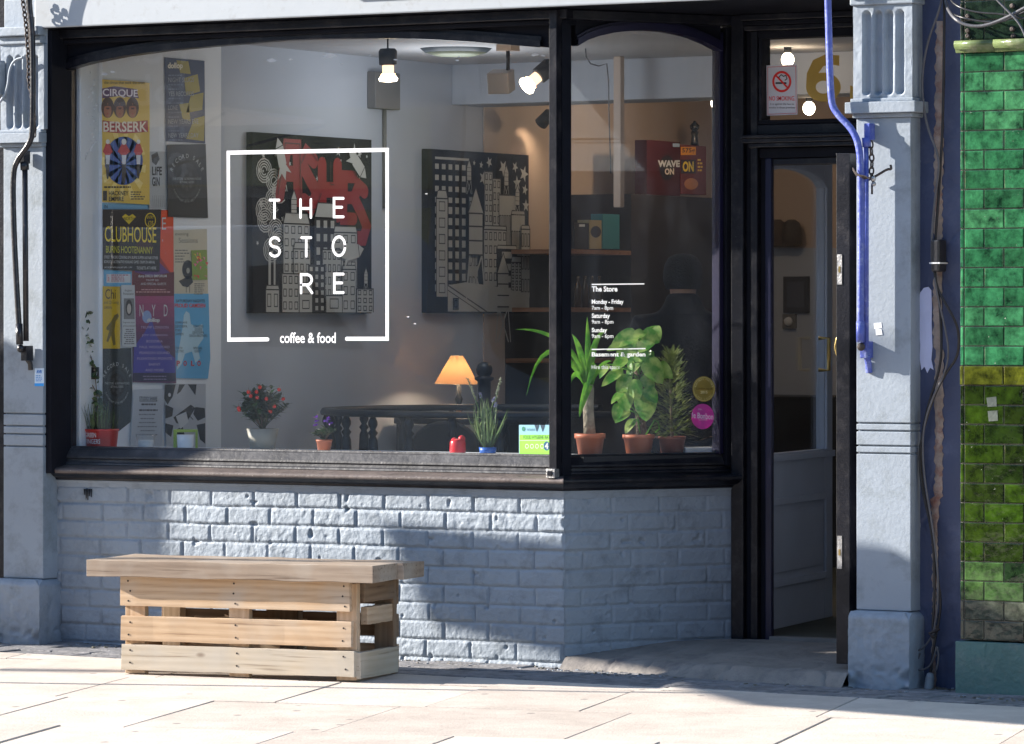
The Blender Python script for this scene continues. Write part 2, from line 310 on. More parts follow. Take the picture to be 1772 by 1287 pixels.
# ------------------------------------------------------------------ lettering
_TC = {}
def text_polys(body, bold=0.0):
    k = (body, bold)
    if k in _TC: return _TC[k]
    cu = bpy.data.curves.new('t', 'FONT'); cu.body = body; cu.size = 1; cu.resolution_u = 3; cu.fill_mode = 'FRONT'; cu.offset = bold
    o = bpy.data.objects.new('t', cu); COL.objects.link(o)
    dg = bpy.context.evaluated_depsgraph_get(); e = o.evaluated_get(dg); me = e.to_mesh()
    vs = [tuple(v.co[:2]) for v in me.vertices]; fs = [tuple(p.vertices) for p in me.polygons]
    e.to_mesh_clear(); bpy.data.objects.remove(o); bpy.data.curves.remove(cu)
    _TC[k] = (vs, fs); return vs, fs
class Panel:          # a flat printed surface on a real plane
    def __init__(s, o, u, n, mb=None, step=.0006):
        s.o = Vector(o); s.u = Vector(u).normalized(); s.n = Vector(n).normalized(); s.mb = mb or MB(); s.step = step
    def px(s, x, y):
        dx, dy = ray(x); d = Vector((dx, dy, -(y - HY) / F)); t = (s.o - CAM).dot(s.n) / d.dot(s.n); p = CAM + t * d
        return ((p - s.o).dot(s.u), p.z - s.o.z)
    def P(s, u, v, L): return s.o + s.u * u + Vector((0, 0, v)) + s.n * (L * s.step)
    def poly(s, pts, col, L=1, px=True):
        q = [s.px(*p) for p in pts] if px else pts
        s.mb.add([s.P(u, v, L) for u, v in q], [tuple(range(len(q)))], col if not isinstance(col, tuple) else flat(col)); return s
    def rect(s, x0, y0, x1, y1, col, L=1, px=True):
        return s.poly([(x0, y0), (x1, y0), (x1, y1), (x0, y1)], col, L, px)
    def disc(s, cx, cy, rx, ry, col, L=1, n=28, px=True, a0=0, a1=360):
        return s.poly([(cx + rx * math.cos(R(a0 + (a1 - a0) * i / n)), cy + ry * math.sin(R(a0 + (a1 - a0) * i / n))) for i in range(n)], col, L, px)
    def ring(s, cx, cy, rx, ry, w, col, L=1, n=36, a0=0, a1=360):
        m = col if not isinstance(col, tuple) else flat(col); k = rx and (1 - w / rx)
        q = []
        for i in range(n + 1):
            a = R(a0 + (a1 - a0) * i / n)
            q.append(s.px(cx + rx * math.cos(a), cy + ry * math.sin(a))); q.append(s.px(cx + rx * k * math.cos(a), cy + ry * k * math.sin(a)))
        s.mb.add([s.P(u, v, L) for u, v in q], [(2 * i, 2 * i + 1, 2 * i + 3, 2 * i + 2) for i in range(n)], m); return s
    def line(s, pts, w, col, L=1, px=True, closed=False, caps=False):    # w in metres
        m = col if not isinstance(col, tuple) else flat(col)
        q = [Vector(s.px(*p)) if px else Vector(p) for p in pts]; n = len(q); vs = []
        for i in range(n):
            a = q[i] - q[i - 1] if (i > 0 or closed) else q[1] - q[0]; b = q[(i + 1) % n] - q[i] if (i < n - 1 or closed) else a
            a = a.normalized(); b = b.normalized(); t = (a + b); t = t.normalized() if t.length > 1e-6 else a
            nn = Vector((-t.y, t.x)); sc = 1 / max(.4, nn.dot(Vector((-a.y, a.x))))
            vs += [q[i] + nn * w / 2 * sc, q[i] - nn * w / 2 * sc]
        s.mb.add([s.P(v.x, v.y, L) for v in vs], [(2 * i, 2 * i + 1, (2 * i + 3) % (2 * n), (2 * i + 2) % (2 * n)) for i in range(n if closed else n - 1)], m)
        if caps:
            for e, sgn, k in ((q[0], q[0] - q[1], 0), (q[-1], q[-1] - q[-2], 1)):
                a = math.atan2(sgn.y, sgn.x); pts2 = [(e.x + w / 2 * math.cos(a + R(t)), e.y + w / 2 * math.sin(a + R(t))) for t in range(-90, 91, 18)]
                s.mb.add([s.P(u, v, L) for u, v in pts2], [tuple(range(len(pts2)))], m)
        return s
    def text(s, body, x0, y0, x1, y1, col, L=3, bold=0.0, slant=0):          # fills the pixel box
        vs, fs = text_polys(body, bold)
        if not vs: return s
        ax = min(v[0] for v in vs); bx = max(v[0] for v in vs); ay = min(v[1] for v in vs); by = max(v[1] for v in vs)
        m = col if not isinstance(col, tuple) else flat(col)
        out = []
        for x, y in vs:
            fx = (x - ax) / (bx - ax); fy = (y - ay) / max(1e-6, by - ay)
            u, v = s.px(x0 + (x1 - x0) * fx, y1 + (y0 - y1) * fy + slant * fx); out.append(s.P(u, v, L))
        s.mb.add(out, fs, m); return s
    def arctext(s, body, cx, cy, rx, ry, a0, a1, h, col, L=3, flip=1):      # letters along an arc, degrees clockwise from top
        n = len(body)
        for i, ch in enumerate(body):
            if ch == ' ': continue
            a = R(a0 + (a1 - a0) * (i + .5) / n); vs, fs = text_polys(ch, .01)
            ux, uy = math.cos(a) * flip, math.sin(a) * flip
            px_, py_ = cx + rx * math.sin(a), cy - ry * math.cos(a)
            out = []
            for x, y in vs:
                x = (x - .3) * h; y = y * h
                u, v = s.px(px_ + (x * ux + y * math.sin(a) * flip) * rx / max(rx, ry), py_ + x * uy - y * math.cos(a) * flip); out.append(s.P(u, v, L))
            s.mb.add(out, fs, col if not isinstance(col, tuple) else flat(col))
        return s
def sheet(pan, x0, y0, x1, y1, col, th=.001):     # the paper itself, with thickness behind the plane
    c = [pan.px(x0, y0), pan.px(x1, y0), pan.px(x1, y1), pan.px(x0, y1)]
    pan.mb.extrude([pan.P(u, v, 0) for u, v in c], -pan.n * th, col if not isinstance(col, tuple) else flat(col))
def quadsheet(pan, pts, col, th=.001):
    c = [pan.px(*p) for p in pts]; pan.mb.extrude([pan.P(u, v, 0) for u, v in c], -pan.n * th, col if not isinstance(col, tuple) else flat(col))

# ================================================================== GROUND
GX = Vector((1, 0)); A13 = R(13)
def grid_mesh(name, x0, x1, y0, y1, step, fz, mat, kind='structure'):
    nx = int((x1 - x0) / step) + 1; ny = int((y1 - y0) / step) + 1
    vs = [(x0 + (x1 - x0) * i / nx, y0 + (y1 - y0) * j / ny) for j in range(ny + 1) for i in range(nx + 1)]
    mb = MB(); mb.add([(x, y, fz(x, y)) for x, y in vs], [(j * (nx + 1) + i, j * (nx + 1) + i + 1, (j + 1) * (nx + 1) + i + 1, (j + 1) * (nx + 1) + i) for j in range(ny) for i in range(nx)], mat)
    o = mb.build(name, fixn=False); tag(o, kind=kind); return o
def slab_material():
    m, nt, b, L = node_mat('york_stone_flags'); N = nt.nodes
    tc = N.new('ShaderNodeTexCoord'); at = N.new('ShaderNodeAttribute'); at.attribute_name = 'tone'
    n = N.new('ShaderNodeTexNoise'); n.inputs['Scale'].default_value = 3.5; n.inputs['Detail'].default_value = 12; n.inputs['Roughness'].default_value = .75; L.new(tc.outputs['Object'], n.inputs['Vector'])
    ad = N.new('ShaderNodeMath'); ad.operation = 'MULTIPLY_ADD'; L.new(at.outputs['Fac'], ad.inputs[0]); ad.inputs[1].default_value = .2; L.new(n.outputs['Fac'], ad.inputs[2])
    r = N.new('ShaderNodeValToRGB'); r.color_ramp.elements[0].position = .35; r.color_ramp.elements[1].position = .85
    r.color_ramp.elements[0].color = (.42, .36, .31, 1); r.color_ramp.elements[1].color = (.68, .605, .53, 1)
    L.new(ad.outputs[0], r.inputs[0])
    # chewing gum and stains
    v = N.new('ShaderNodeTexVoronoi'); v.inputs['Scale'].default_value = 4.5; v.inputs['Randomness'].default_value = 1; L.new(tc.outputs['Object'], v.inputs['Vector'])
    rk = N.new('ShaderNodeValToRGB'); rk.color_ramp.elements[0].position = .06; rk.color_ramp.elements[1].position = .085; rk.color_ramp.elements[0].color = (.5, .5, .52, 1); rk.color_ramp.elements[1].color = (1, 1, 1, 1)
    L.new(v.outputs['Distance'], rk.inputs[0])
    mu = N.new('ShaderNodeMix'); mu.data_type = 'RGBA'; mu.blend_type = 'MULTIPLY'; mu.inputs[0].default_value = 1; L.new(r.outputs[0], mu.inputs[6]); L.new(rk.outputs[0], mu.inputs[7])
    L.new(mu.outputs[2], b.inputs['Base Color']); b.inputs['Roughness'].default_value = .85
    n2 = N.new('ShaderNodeTexNoise'); n2.inputs['Scale'].default_value = 90; n2.inputs['Detail'].default_value = 6; L.new(tc.outputs['Object'], n2.inputs['Vector'])
    bp = N.new('ShaderNodeBump'); bp.inputs['Strength'].default_value = .5; bp.inputs['Distance'].default_value = .004; L.new(n2.outputs['Fac'], bp.inputs['Height']); L.new(bp.outputs[0], b.inputs['Normal'])
    return m
FLAG = slab_material()
SETT = paint('granite_setts', (.20, .195, .20), .8, .25, 30, .6, 60, dirt=(.10, .10, .10), dirt_amt=.1, dirt_scale=9)
JOINT = paint('joint_dirt', (.20, .18, .15), .95, .3, 30, .8, 60, dirt=(.05, .07, .03), dirt_amt=.0, dirt_scale=5)
def tone_attr(o, vals):
    a = o.data.attributes.new('tone', 'FLOAT', 'FACE'); a.data.foreach_set('value', vals)
# bed under the flags
grid_mesh('pavement_bed', -16, 9, -6.0, .9, .5, lambda x, y: gz(x, y) - .014, JOINT)
# flags, laid 13 degrees off the shopfront
mb = MB(); tones = []
ca, sa = math.cos(A13), math.sin(A13); rr = random.Random(3)
rowv = -9.0; k = 0
while rowv < 6.5:
    d = rr.choice([.6, .6, .75, .9])       # width across
    u = -20 + rr.random() * .6
    while u < 12:
        l = rr.choice([.6, .75, .9, .6])
        g = .0025; t = rr.random(); tilt = rr.uniform(-.002, .002); dz = rr.uniform(-.002, .0025)
        cs = [(u + g, rowv + g), (u + l - g, rowv + g), (u + l - g, rowv + d - g), (u + g, rowv + d - g)]
        # rows run across the pavement: local u along the shopfront-ish direction
        P = [(ca * a - sa * b, sa * a + ca * b) for a, b in cs]
        cx_ = sum(p[0] for p in P) / 4; cy_ = sum(p[1] for p in P) / 4
        if -15 < cx_ < 8.5 and cy_ < -.05 and cy_ > -6.2:
            # clip to the strip in front of the setts and to the kerb line
            def clip(pts, yl, keep_below):
                out = []
                for i in range(len(pts)):
                    a, b = pts[i], pts[(i + 1) % len(pts)]
                    ia = (a[1] <= yl) if keep_below else (a[1] >= yl); ib = (b[1] <= yl) if keep_below else (b[1] >= yl)
                    if ia: out.append(a)
                    if ia != ib: q = (yl - a[1]) / (b[1] - a[1]); out.append((a[0] + q * (b[0] - a[0]), yl))
                return out
            P = clip(P, -.485, True)
            if len(P) > 2: P = clip(P, -5.7, False)
            if len(P) > 2:
                top = [(x, y, gz(x, y) + dz + tilt * ((x - cx_) + (y - cy_)) * 2) for x, y in P]; n = len(P)
                nf = len(mb.f)
                cxm = sum(p[0] for p in top) / n; cym = sum(p[1] for p in top) / n
                ins = [(x + (cxm - x) * .008, y + (cym - y) * .008, z) for x, y, z in top]
                out_ = [(x, y, z - .002) for x, y, z in top]
                vs = ins + out_ + [(x, y, z - .02) for x, y, z in out_]
                mb.add(vs, [tuple(range(n))] + [(i, (i + 1) % n, n + (i + 1) % n, n + i)[::-1] for i in range(n)] + [(n + i, n + (i + 1) % n, 2 * n + (i + 1) % n, 2 * n + i)[::-1] for i in range(n)], FLAG)
                tones += [t] * (len(mb.f) - nf)
        u += l
    rowv += d
o = mb.build('pavement', fixn=False); tag(o, kind='structure'); tone_attr(o, tones)
# setts between the flags and the shop
mb = MB(); tones = []
for r_ in range(-1, 5):
    y1 = -.475 + .125 * r_ + .11; y0 = y1 - .118
    x = -4.5 + (r_ % 2) * .1
    while x < 3.2:
        l = rr.uniform(.16, .24); 
        y0c, y1c = max(y0, -.478), y1
        if y1c - y0c > .03:
            dz = rr.uniform(-.003, .004)
            sk = .03
            P = [(x + .004, y0c), (x + l - .004, y0c), (x + l - .004 + sk, y1c), (x + .004 + sk, y1c)]
            top = [(a, b, gz(a, b) + dz + rr.uniform(-.002, .002)) for a, b in P]
            cxm = sum(p[0] for p in top) / 4; cym = sum(p[1] for p in top) / 4
            ins = [(a + (cxm - a) * .07, b + (cym - b) * .07, c + .001) for a, b, c in top]; low = [(a, b, c - .02) for a, b, c in top]
            mb.add(ins + [(a, b, c - .003) for a, b, c in top] + low, [(0, 1, 2, 3)] + [(i, (i + 1) % 4, 4 + (i + 1) % 4, 4 + i)[::-1] for i in range(4)] + [(4 + i, 4 + (i + 1) % 4, 8 + (i + 1) % 4, 8 + i)[::-1] for i in range(4)], SETT)
        x += l
tag(mb.build('sett_paving', fixn=False), kind='structure')
ASPH = paint('asphalt', (.05, .05, .052), .9, .2, 30, .6, 90)
KERB = paint('kerb_granite', (.25, .25, .26), .8, .15, 20, .4, 60)
mb = MB()
x = -30
while x < 20: mb.box(x + .003, x + .912, -6.0, -5.706, -.25, -.128, KERB); x += .915
tag(mb.build('kerb', bevel=.01), kind='structure')
mb = MB(); mb.box(-120, 120, -120, -6.0, -.5, -.25, ASPH); mb.box(-120, 120, -5.706, 60, -.6, -.3, ASPH); tag(mb.build('ground'), kind='structure')
mb = MB()
for yy in (-6.2, -6.35, -15.0, -15.15): mb.box(-40, 30, yy - .05, yy + .05, -.25, -.246, paint('yellow_line_paint', (.6, .42, .04), .7, .1, 9, .1))
tag(mb.build('road_marking'), kind='structure')
mb = MB(); mb.box(-60, 40, -20.5, -15.4, -.4, -.12, KERB); tag(mb.build('far_pavement'), kind='structure')
# small grit and litter at the foot of the wall
mb = MB()
for i in range(420):
    x = rr.uniform(-2.9, 2.3); y = -abs(rr.gauss(0, .05)) - (.02 if x < 0 else .0)
    if x > 1.38: y -= .22 if x < 1.7 else (.02 if x < 1.85 else .27)
    elif x > .02: y = -.06 - abs(rr.gauss(0, .08))
    s_ = rr.uniform(.003, .010); z = gz(x, y) + .002
    mb.obox((x, y, z), (s_ * 1.6, s_, s_ * .7), rot('Z', rr.random() * 6), rr.choice([M['stone'], JOINT, M['grey']]))
tag(mb.build('grit'), kind='stuff', label='loose grit and crumbs of mortar along the foot of the shopfront', cat='grit')
# ================================================================== SHOP
shop = thing('shop_building', 'pale blue-grey painted corner-bay cafe front with black window frames', 'building')
# value noise, vectorised
def vnoise(x, y, seed, sc):
    rg = np.random.RandomState(seed); T = rg.rand(256, 256)
    X = x * sc + 1000; Y = y * sc + 1000; i = np.floor(X).astype(int); j = np.floor(Y).astype(int); fx = X - i; fy = Y - j
    fx = fx * fx * (3 - 2 * fx); fy = fy * fy * (3 - 2 * fy); g = lambda a, b: T[a % 256, b % 256]
    return (g(i, j) * (1 - fx) * (1 - fy) + g(i + 1, j) * fx * (1 - fy) + g(i, j + 1) * (1 - fx) * fy + g(i + 1, j + 1) * fx * fy) * 2 - 1
def fbm(x, y, seed, sc, o=4):
    return sum(vnoise(x, y, seed + k, sc * 2 ** k) * .55 ** k for k in range(o))
def brick_height(u, z, seed, soft=1.0, full=.217):
    rg = np.random.RandomState(seed)
    zz = z + .0022 * fbm(u, z, seed + 5, 3.0, 2)
    row = np.floor((.690 - zz) / .0752).astype(int); fr = (.690 - zz) / .0752 - row
    off = np.where(row % 2 == 0, 0.0, .138)
    jr = rg.rand(64) * .02 - .01
    uu = u + off + jr[row % 64] + .002 * fbm(u, z, seed + 9, 9.0, 2)
    cn = np.floor(uu / full).astype(int); fu = uu / full - cn
    R1 = rg.rand(64, 64); R2 = rg.rand(64, 64); R3_ = rg.rand(64, 64)
    a = R1[row % 64, cn % 64]; b = R2[row % 64, cn % 64]; c_ = R3_[row % 64, cn % 64]
    du = np.minimum(fu, 1 - fu) * full; dz = np.minimum(fr, 1 - fr) * .0752
    ew = .0055; n = fbm(u, z, seed + 20, 40, 3)
    du = du + n * .0013; dz = dz + n * .001
    ju = np.clip((du - .0035) / ew, 0, 1); jz = np.clip((dz - .0028 - .0022 * b) / (ew * .9), 0, 1)
    prof = (1 - (1 - ju) ** 2) * (1 - (1 - jz) ** 2)
    depth = .0052 + .0045 * a
    h = prof * depth * soft
    h += prof * (.0010 * fbm(u, z, seed + 30, 26, 4) + .0022 * (c_ - .5) * (fr - .5) * 2)
    h += .0007 * fbm(u, z, seed + 40, 60, 3) + .002 * fbm(u, z, seed + 50, 4, 2)
    rough = np.clip((c_ - .6) * 4, 0, 1)
    h += prof * rough * .0018 * np.clip(fbm(u, z, seed + 60, 45, 3), -1, .25)
    pit = np.clip(fbm(u, z, seed + 70, 22, 2) - .95, 0, 1); h -= pit * .03
    return h
def relief(name, A, B, z0, z1, hf, mat, parent, step=.005, endfade=True):
    A = Vector(A); B = Vector(B); L = (B - A).length; d = (B - A) / L; nrm = Vector((d.y, -d.x))
    nu = int(L / step); nz = int((z1 - z0) / step)
    U, Z = np.meshgrid(np.linspace(0, L, nu + 1), np.linspace(z0, z1, nz + 1))
    H = hf(U - L, Z) if name != 'x' else 0
    X = A.x + d.x * U + nrm.x * H; Y = A.y + d.y * U + nrm.y * H
    vs = np.stack([X, Y, Z], -1).reshape(-1, 3); k = np.arange(nu * nz); i = k % nu; j = k // nu; a = j * (nu + 1) + i
    fs = np.stack([a, a + 1, a + nu + 2, a + nu + 1], -1)
    me = bpy.data.meshes.new(name); me.from_pydata(vs.tolist(), [], fs.tolist()); me.materials.append(mat)
    me.polygons.foreach_set('use_smooth', [True] * len(me.polygons)); me.update()
    o = bpy.data.objects.new(name, me); COL.objects.link(o); o.parent = parent; return o
AD = Vector((.515, .857)).normalized(); AN = Vector((AD.y, -AD.x)); SA = .8096
def A_(s, out, z): p = AD * s + AN * out; return Vector((p.x, p.y, z))
XL = -2.505
bw = relief('brick_wall', (-2.56, .0), (0.0062, 0.0), -.06, .70, lambda u, z: brick_height(u, z, 11), M['brick'], shop)
bw['label'] = 'painted brick stall riser under the wide front window'
bw2 = relief('brick_wall', (-AD.x * .0062, -AD.y * .0062), (AD.x * (SA + .02), AD.y * (SA + .02)), -.06, .70, lambda u, z: brick_height(u + SA + .02, z, 23, .75, .225), M['brick'], shop)
bw2['label'] = 'painted brick stall riser under the angled doorway window'
mb = MB(); mb.add([(-2.56, .012, -.1), (0, .012, -.1), (.42, .71, -.1), (.42, .95, -.1), (-2.56, .95, -.1)] + [(-2.56, .02, .69), (-.012, .02, .69), (.40, .71, .69), (.42, .95, .69), (-2.56, .95, .69)],
   [(4, 3, 2, 1, 0), (5, 6, 7, 8, 9)] + [(i, (i + 1) % 5, 5 + (i + 1) % 5, 5 + i) for i in range(1, 5)], M['dark']); mb.build('wall_core', shop)
# mortar drips / stain of black paint under the sill
# ---- sill, swept round the bay
path = [(-2.56, 0), (0, 0), (AD.x * SA, AD.y * SA)]
def sweep2(name, prof, m1, m2, **k):
    mb = MB(); mb.sweep(path, prof, m1)
    n = len(prof)
    for i in range(n, 2 * n): mb.m[i] = mb.mi(m2)
    return mb.build(name, shop, **k)
sweep2('sill_apron', [(-.05, .712), (-.05, .676), (.006, .678), (.010, .700), (.016, .712)], M['grey'], M['grey'], bevel=.003)
sweep2('window_sill', [(-.05, .7125), (.018, .7125), (.022, .722), (.036, .728), (.05, .738), (.055, .7415), (-.05, .7415)], M['black'], M['black'], bevel=.002)
sweep2('sill_lip', [(-.05, .742), (.060, .742), (.066, .747), (.066, .757), (.060, .763), (-.005, .776), (-.05, .777)], M['lip'], M['black'], bevel=.003)
sweep2('bottom_rail', [(-.09, .7775), (-.012, .7775), (-.016, .786), (-.028, .790), (-.030, .802), (-.024, .806), (-.026, .815), (-.050, .846), (-.060, .850), (-.062, .857), (-.09, .857)], M['dusty'], M['black'], bevel=.0015)
# ---- front window frame
GY = .08                                              # glass plane of the front window
FP = Panel((0, GY, 0), (1, 0, 0), (0, -1, 0))
def gpt(x, y, yy=GY): return aty(x, y, yy)
arch = [(126, 121), (148, 114), (175, 107), (230, 96.5), (300, 87), (400, 78), (500, 69.5), (560, 67), (620, 66), (700, 66), (760, 68), (830, 72), (890, 77), (949, 82)]
AP = [aty(x, y, GY) for x, y in arch]
XR = aty(949, 500, GY).x; XG0 = AP[0].x
ZT = 2.668
mb = MB()
pts = [(p.x, p.z) for p in AP]
poly = [Vector((p[0], .035, p[1])) for p in pts] + [Vector((-.04, .035, AP[-1].z - .01)), Vector((-.04, .035, ZT)), Vector((XG0 - .005, .035, ZT))]
mb.extrude(poly, (0, .05, 0), M['black_in']); mb.build('header_panel', shop)
mb = MB()      # arch bead
for (o1, y1, w1, h1) in ((0, .012, .026, .018), (.024, .022, .018, .016)):
    n = len(pts)
    for i in range(n - 1):
        a, b = pts[i], pts[i + 1]
        P = [Vector((a[0], y1, a[1] - .003 + o1)), Vector((b[0], y1, b[1] - .003 + o1)), Vector((b[0], y1, b[1] + w1 + o1)), Vector((a[0], y1, a[1] + w1 + o1))]
        mb.add(P + [p + Vector((0, .06, 0)) for p in P], [(0, 1, 2, 3), (0, 4, 5, 1), (3, 2, 6, 7)], M['black'])
mb.build('arch_moulding', shop)
mb = MB(); mb.box(-2.56, .03, -.03, .10, 2.628, 2.668, M['black']); mb.box(-2.56, .02, -.005, .10, 2.607, 2.6275, M['black_in']); mb.build('header_rail', shop, bevel=.004)
mb = MB()
mb.box(-2.60, XL, -.09, .02, .742, 2.666, M['black_in'])
mb.box(-2.60, XL - .004, .0203, .06, .79, 2.66, M['black_in'])
mb.box(-2.60, aty(128, 500, GY).x, .0605, .10, .80, 2.655, M['black'])
o = mb.build('window_frame', shop, bevel=.003); o['label'] = 'tall black jamb at the left of the front window'
mb = MB()      # corner post of the bay
xq0, xq1 = aty(950, 500, -.05).x, aty(963, 500, -.05).x
mb.box(xq0, xq1, -.05, .07, .768, 2.662, M['black'])
mb.add([(xq1 + .0005, -.008, .768), (.0, -.008, .768), (.018, .03, .768), (xq1 + .0005, .07, .768), (xq1 + .0005, -.008, 2.662), (.0, -.008, 2.662), (.018, .03, 2.662), (xq1 + .0005, .07, 2.662)],
       [(0, 3, 2, 1), (4, 5, 6, 7), (0, 1, 5, 4), (1, 2, 6, 5), (2, 3, 7, 6), (3, 0, 4, 7)], M['black_in'])
o = mb.build('window_frame', shop, bevel=.003); o['label'] = 'black corner post between the two windows'
mb = MB(); mb.box(-.043, -.002, -.068, -.030, .765, .803, M['steel']); mb.box(-.036, -.012, -.073, -.0685, .775, .795, M['black']); mb.build('corner_bracket', shop, bevel=.003)
GLASS = glass_mat('shop_glass', dust_haze=.008); GLASS3 = glass_mat('angled_glass', dust_haze=.05); GLASS2 = glass_mat('door_glass', dust_haze=.006)  # angled pane: heavier veil painted in for reflected haze
def pane(name, pts3, nrm, mat, parent, th=.006):
    mb = MB(); mb.extrude(pts3, -Vector(nrm) * th, mat); return mb.build(name, parent)
gz0 = .853
pf = pane('glass_pane', [Vector((p.x - (.01 if i == 0 else 0), GY, p.z + .006)) for i, p in enumerate(AP)] + [Vector((-.035, GY, gz0)), Vector((XG0 - .01, GY, gz0))], (0, -1, 0), GLASS, shop)
pf['label'] = 'wide arched front window pane with white lettering'
# ---- angled window
GO = -.06
AG = Panel(A_(0, GO, 0), (AD.x, AD.y, 0), (AN.x, AN.y, 0))
arch2 = [(988, 79), (1005, 69), (1025, 62), (1050, 56.5), (1080, 53), (1110, 52), (1140, 54), (1165, 58.5), (1190, 65.5), (1215, 76), (1238, 88)]
q2 = [AG.px(x, y) for x, y in arch2]; s0, s1 = q2[0][0], q2[-1][0]
mb = MB()
mb.extrude([A_(s, -.02, z) for s, z in q2] + [A_(s1 + .001, -.02, ZT), A_(s0 - .001, -.02, ZT)], -AN.to_3d() * .05, M['black_in'])
mb.build('header_panel', shop)
mb = MB()
for i in range(len(q2) - 1):
    a, b = q2[i], q2[i + 1]
    for (o1, w1, d0) in ((-.003, .030, .002), (.022, .016, -.008)):
        P = [A_(a[0], d0, a[1] + o1), A_(b[0], d0, b[1] + o1), A_(b[0], d0, b[1] + o1 + w1), A_(a[0], d0, a[1] + o1 + w1)]
        mb.add(P + [p - AN.to_3d() * .06 for p in P], [(0, 1, 2, 3), (0, 4, 5, 1), (3, 2, 6, 7)], M['arch'])
mb.build('arch_moulding', shop)
def abox(mb, s0_, s1_, o0, o1, z0, z1, mat):
    vs = [A_(s, o, z) for s in (s0_, s1_) for o in (o0, o1) for z in (z0, z1)]
    mb.add(vs, [(0, 1, 3, 2), (4, 6, 7, 5), (0, 4, 5, 1), (2, 3, 7, 6), (0, 2, 6, 4), (1, 5, 7, 3)], mat)
mb = MB()
abox(mb, .012, s0 - .024, -.09, -.012, .85, 2.60, M['black']); abox(mb, s1, s1 + .022, -.09, -.03, .85, 2.60, M['arch']); abox(mb, s1 + .0225, s1 + .05, -.09, -.012, .80, 2.62, M['black_in']); abox(mb, s1 + .0505, SA + .005, -.09, .004, .775, 2.64, M['black'])
o = mb.build('window_frame', shop, bevel=.004); o['label'] = 'black side frames of the angled window'
mb = MB(); abox(mb, -.02, SA + .005, -.09, .012, 2.627, 2.668, M['black']); mb.build('header_rail', shop, bevel=.004)
pa = pane('glass_pane', [A_(s, GO, z + .006) for s, z in q2] + [A_(s1 + .003, GO, gz0), A_(s0 - .003, GO, gz0)], (AN.x, AN.y, 0), GLASS3, shop)
pa['label'] = 'arched angled window pane beside the doorway with opening hours'
# ---- lettering on the panes
LP = Panel((0, GY - .0025, 0), (1, 0, 0), (0, -1, 0), step=.0002); W = M['vinyl']
LW = .0165
LP.line([(463, 587), (396, 587.5), (395, 264), (670, 259), (670, 586), (600, 586)], LW, W, 0, caps=True)
def strokes(cx0, cx1, cy0, cy1, segs, w=.0115):
    for i, sg in enumerate(segs): LP.line([(cx0 + (cx1 - cx0) * a, cy0 + (cy1 - cy0) * b) for a, b in sg], w, W, i, caps=True)
TT = [[(0, 0), (1, 0)], [(.5, 0), (.5, 1)]]; HH = [[(0, 0), (0, 1)], [(1, 0), (1, 1)], [(0, .5), (1, .5)]]
EE = [[(1, 0), (0, 0), (0, 1), (1, 1)], [(0, .48), (.85, .48)]]
def arcp(cx, cy, rx, ry, a0, a1, n=12): return [(cx + rx * math.cos(R(a0 + (a1 - a0) * i / n)), cy + ry * math.sin(R(a0 + (a1 - a0) * i / n))) for i in range(n + 1)]
SS = [arcp(.5, .25, .48, .25, -25, -270, 14) + arcp(.5, .75, .5, .25, -88, 155, 14)[1:]]
OO = [arcp(.5, .5, .5, .5, 0, 360, 28)]
RRr = [[(0, 1), (0, 0), (.5, 0)] + arcp(.52, .28, .45, .28, -85, 85, 10) + [(0, .56)], [(.5, .56), (1, 1)]]
strokes(467, 483, 346, 377, TT); strokes(520, 538, 345, 376, HH); strokes(578, 594, 343, 375, EE)
strokes(467, 484, 411, 443, SS); strokes(522, 538, 411, 443, TT); strokes(576, 597, 409.5, 442, OO)
strokes(521, 540, 475, 506.5, RRr); strokes(578.5, 594, 474, 506, EE)
LP.text('coffee & food', 484.5, 575, 581, 593.5, W, 0, bold=.012)
o = LP.mb.build('window_lettering', pf, fixn=False); o['label'] = 'white vinyl lettering THE STORE coffee & food inside a square outline'
LA = Panel(A_(0, GO + .0025, 0), (AD.x, AD.y, 0), (AN.x, AN.y, 0), step=.0002)
LA.line([(1024, 492), (1115, 491)], .0048, M['film'], 0); LA.line([(1024, 604.5), (1117, 603)], .0048, M['film'], 0)
W2 = M['film']
for t, x0, y0, x1, y1, b in (('The Store', 1024, 495, 1068.5, 504.5, .03), ('Monday - Friday', 1024, 518, 1079, 528, .03), ('7am - 8pm', 1024, 529, 1061, 538, .006), ('Saturday', 1024, 542, 1055.5, 552.5, .03), ('9am - 8pm', 1024, 553, 1061.5, 562, .006),
    ('Sunday', 1024, 567, 1050.5, 577, .03), ('9am - 6pm', 1024, 577.5, 1061.5, 587, .006), ('Basement & garden', 1024, 609, 1117, 619, .03), ('Hire this space', 1024, 631.5, 1073, 640.5, .0)):
    LA.text(t, x0, y0, x1, y1, W2, 0, bold=b)
o = LA.mb.build('window_lettering', pa, fixn=False); o['label'] = 'small white opening hours lettering'
# ---- fascia and soffit
mb = MB(); mb.box(-2.575, 1.36, -.12, .3, 2.670, 3.25, M['fascia']); o = mb.build('fascia', shop, bevel=.006)
a = aty(575, 3, -.165); b = aty(900, -3, -.165)
mb = MB(); mb.box(a.x, b.x + .6, -.165, -.1205, 2.775, 3.12, wood('sign_board_wood', (.12, .05, .025), (.2, .1, .05))); mb.build('sign_board', shop, bevel=.003)
mb = MB(); mb.box(-2.6, 1.45, -.11, 1.0, 2.6695, 2.72, M['black_in']); mb.build('soffit', shop)
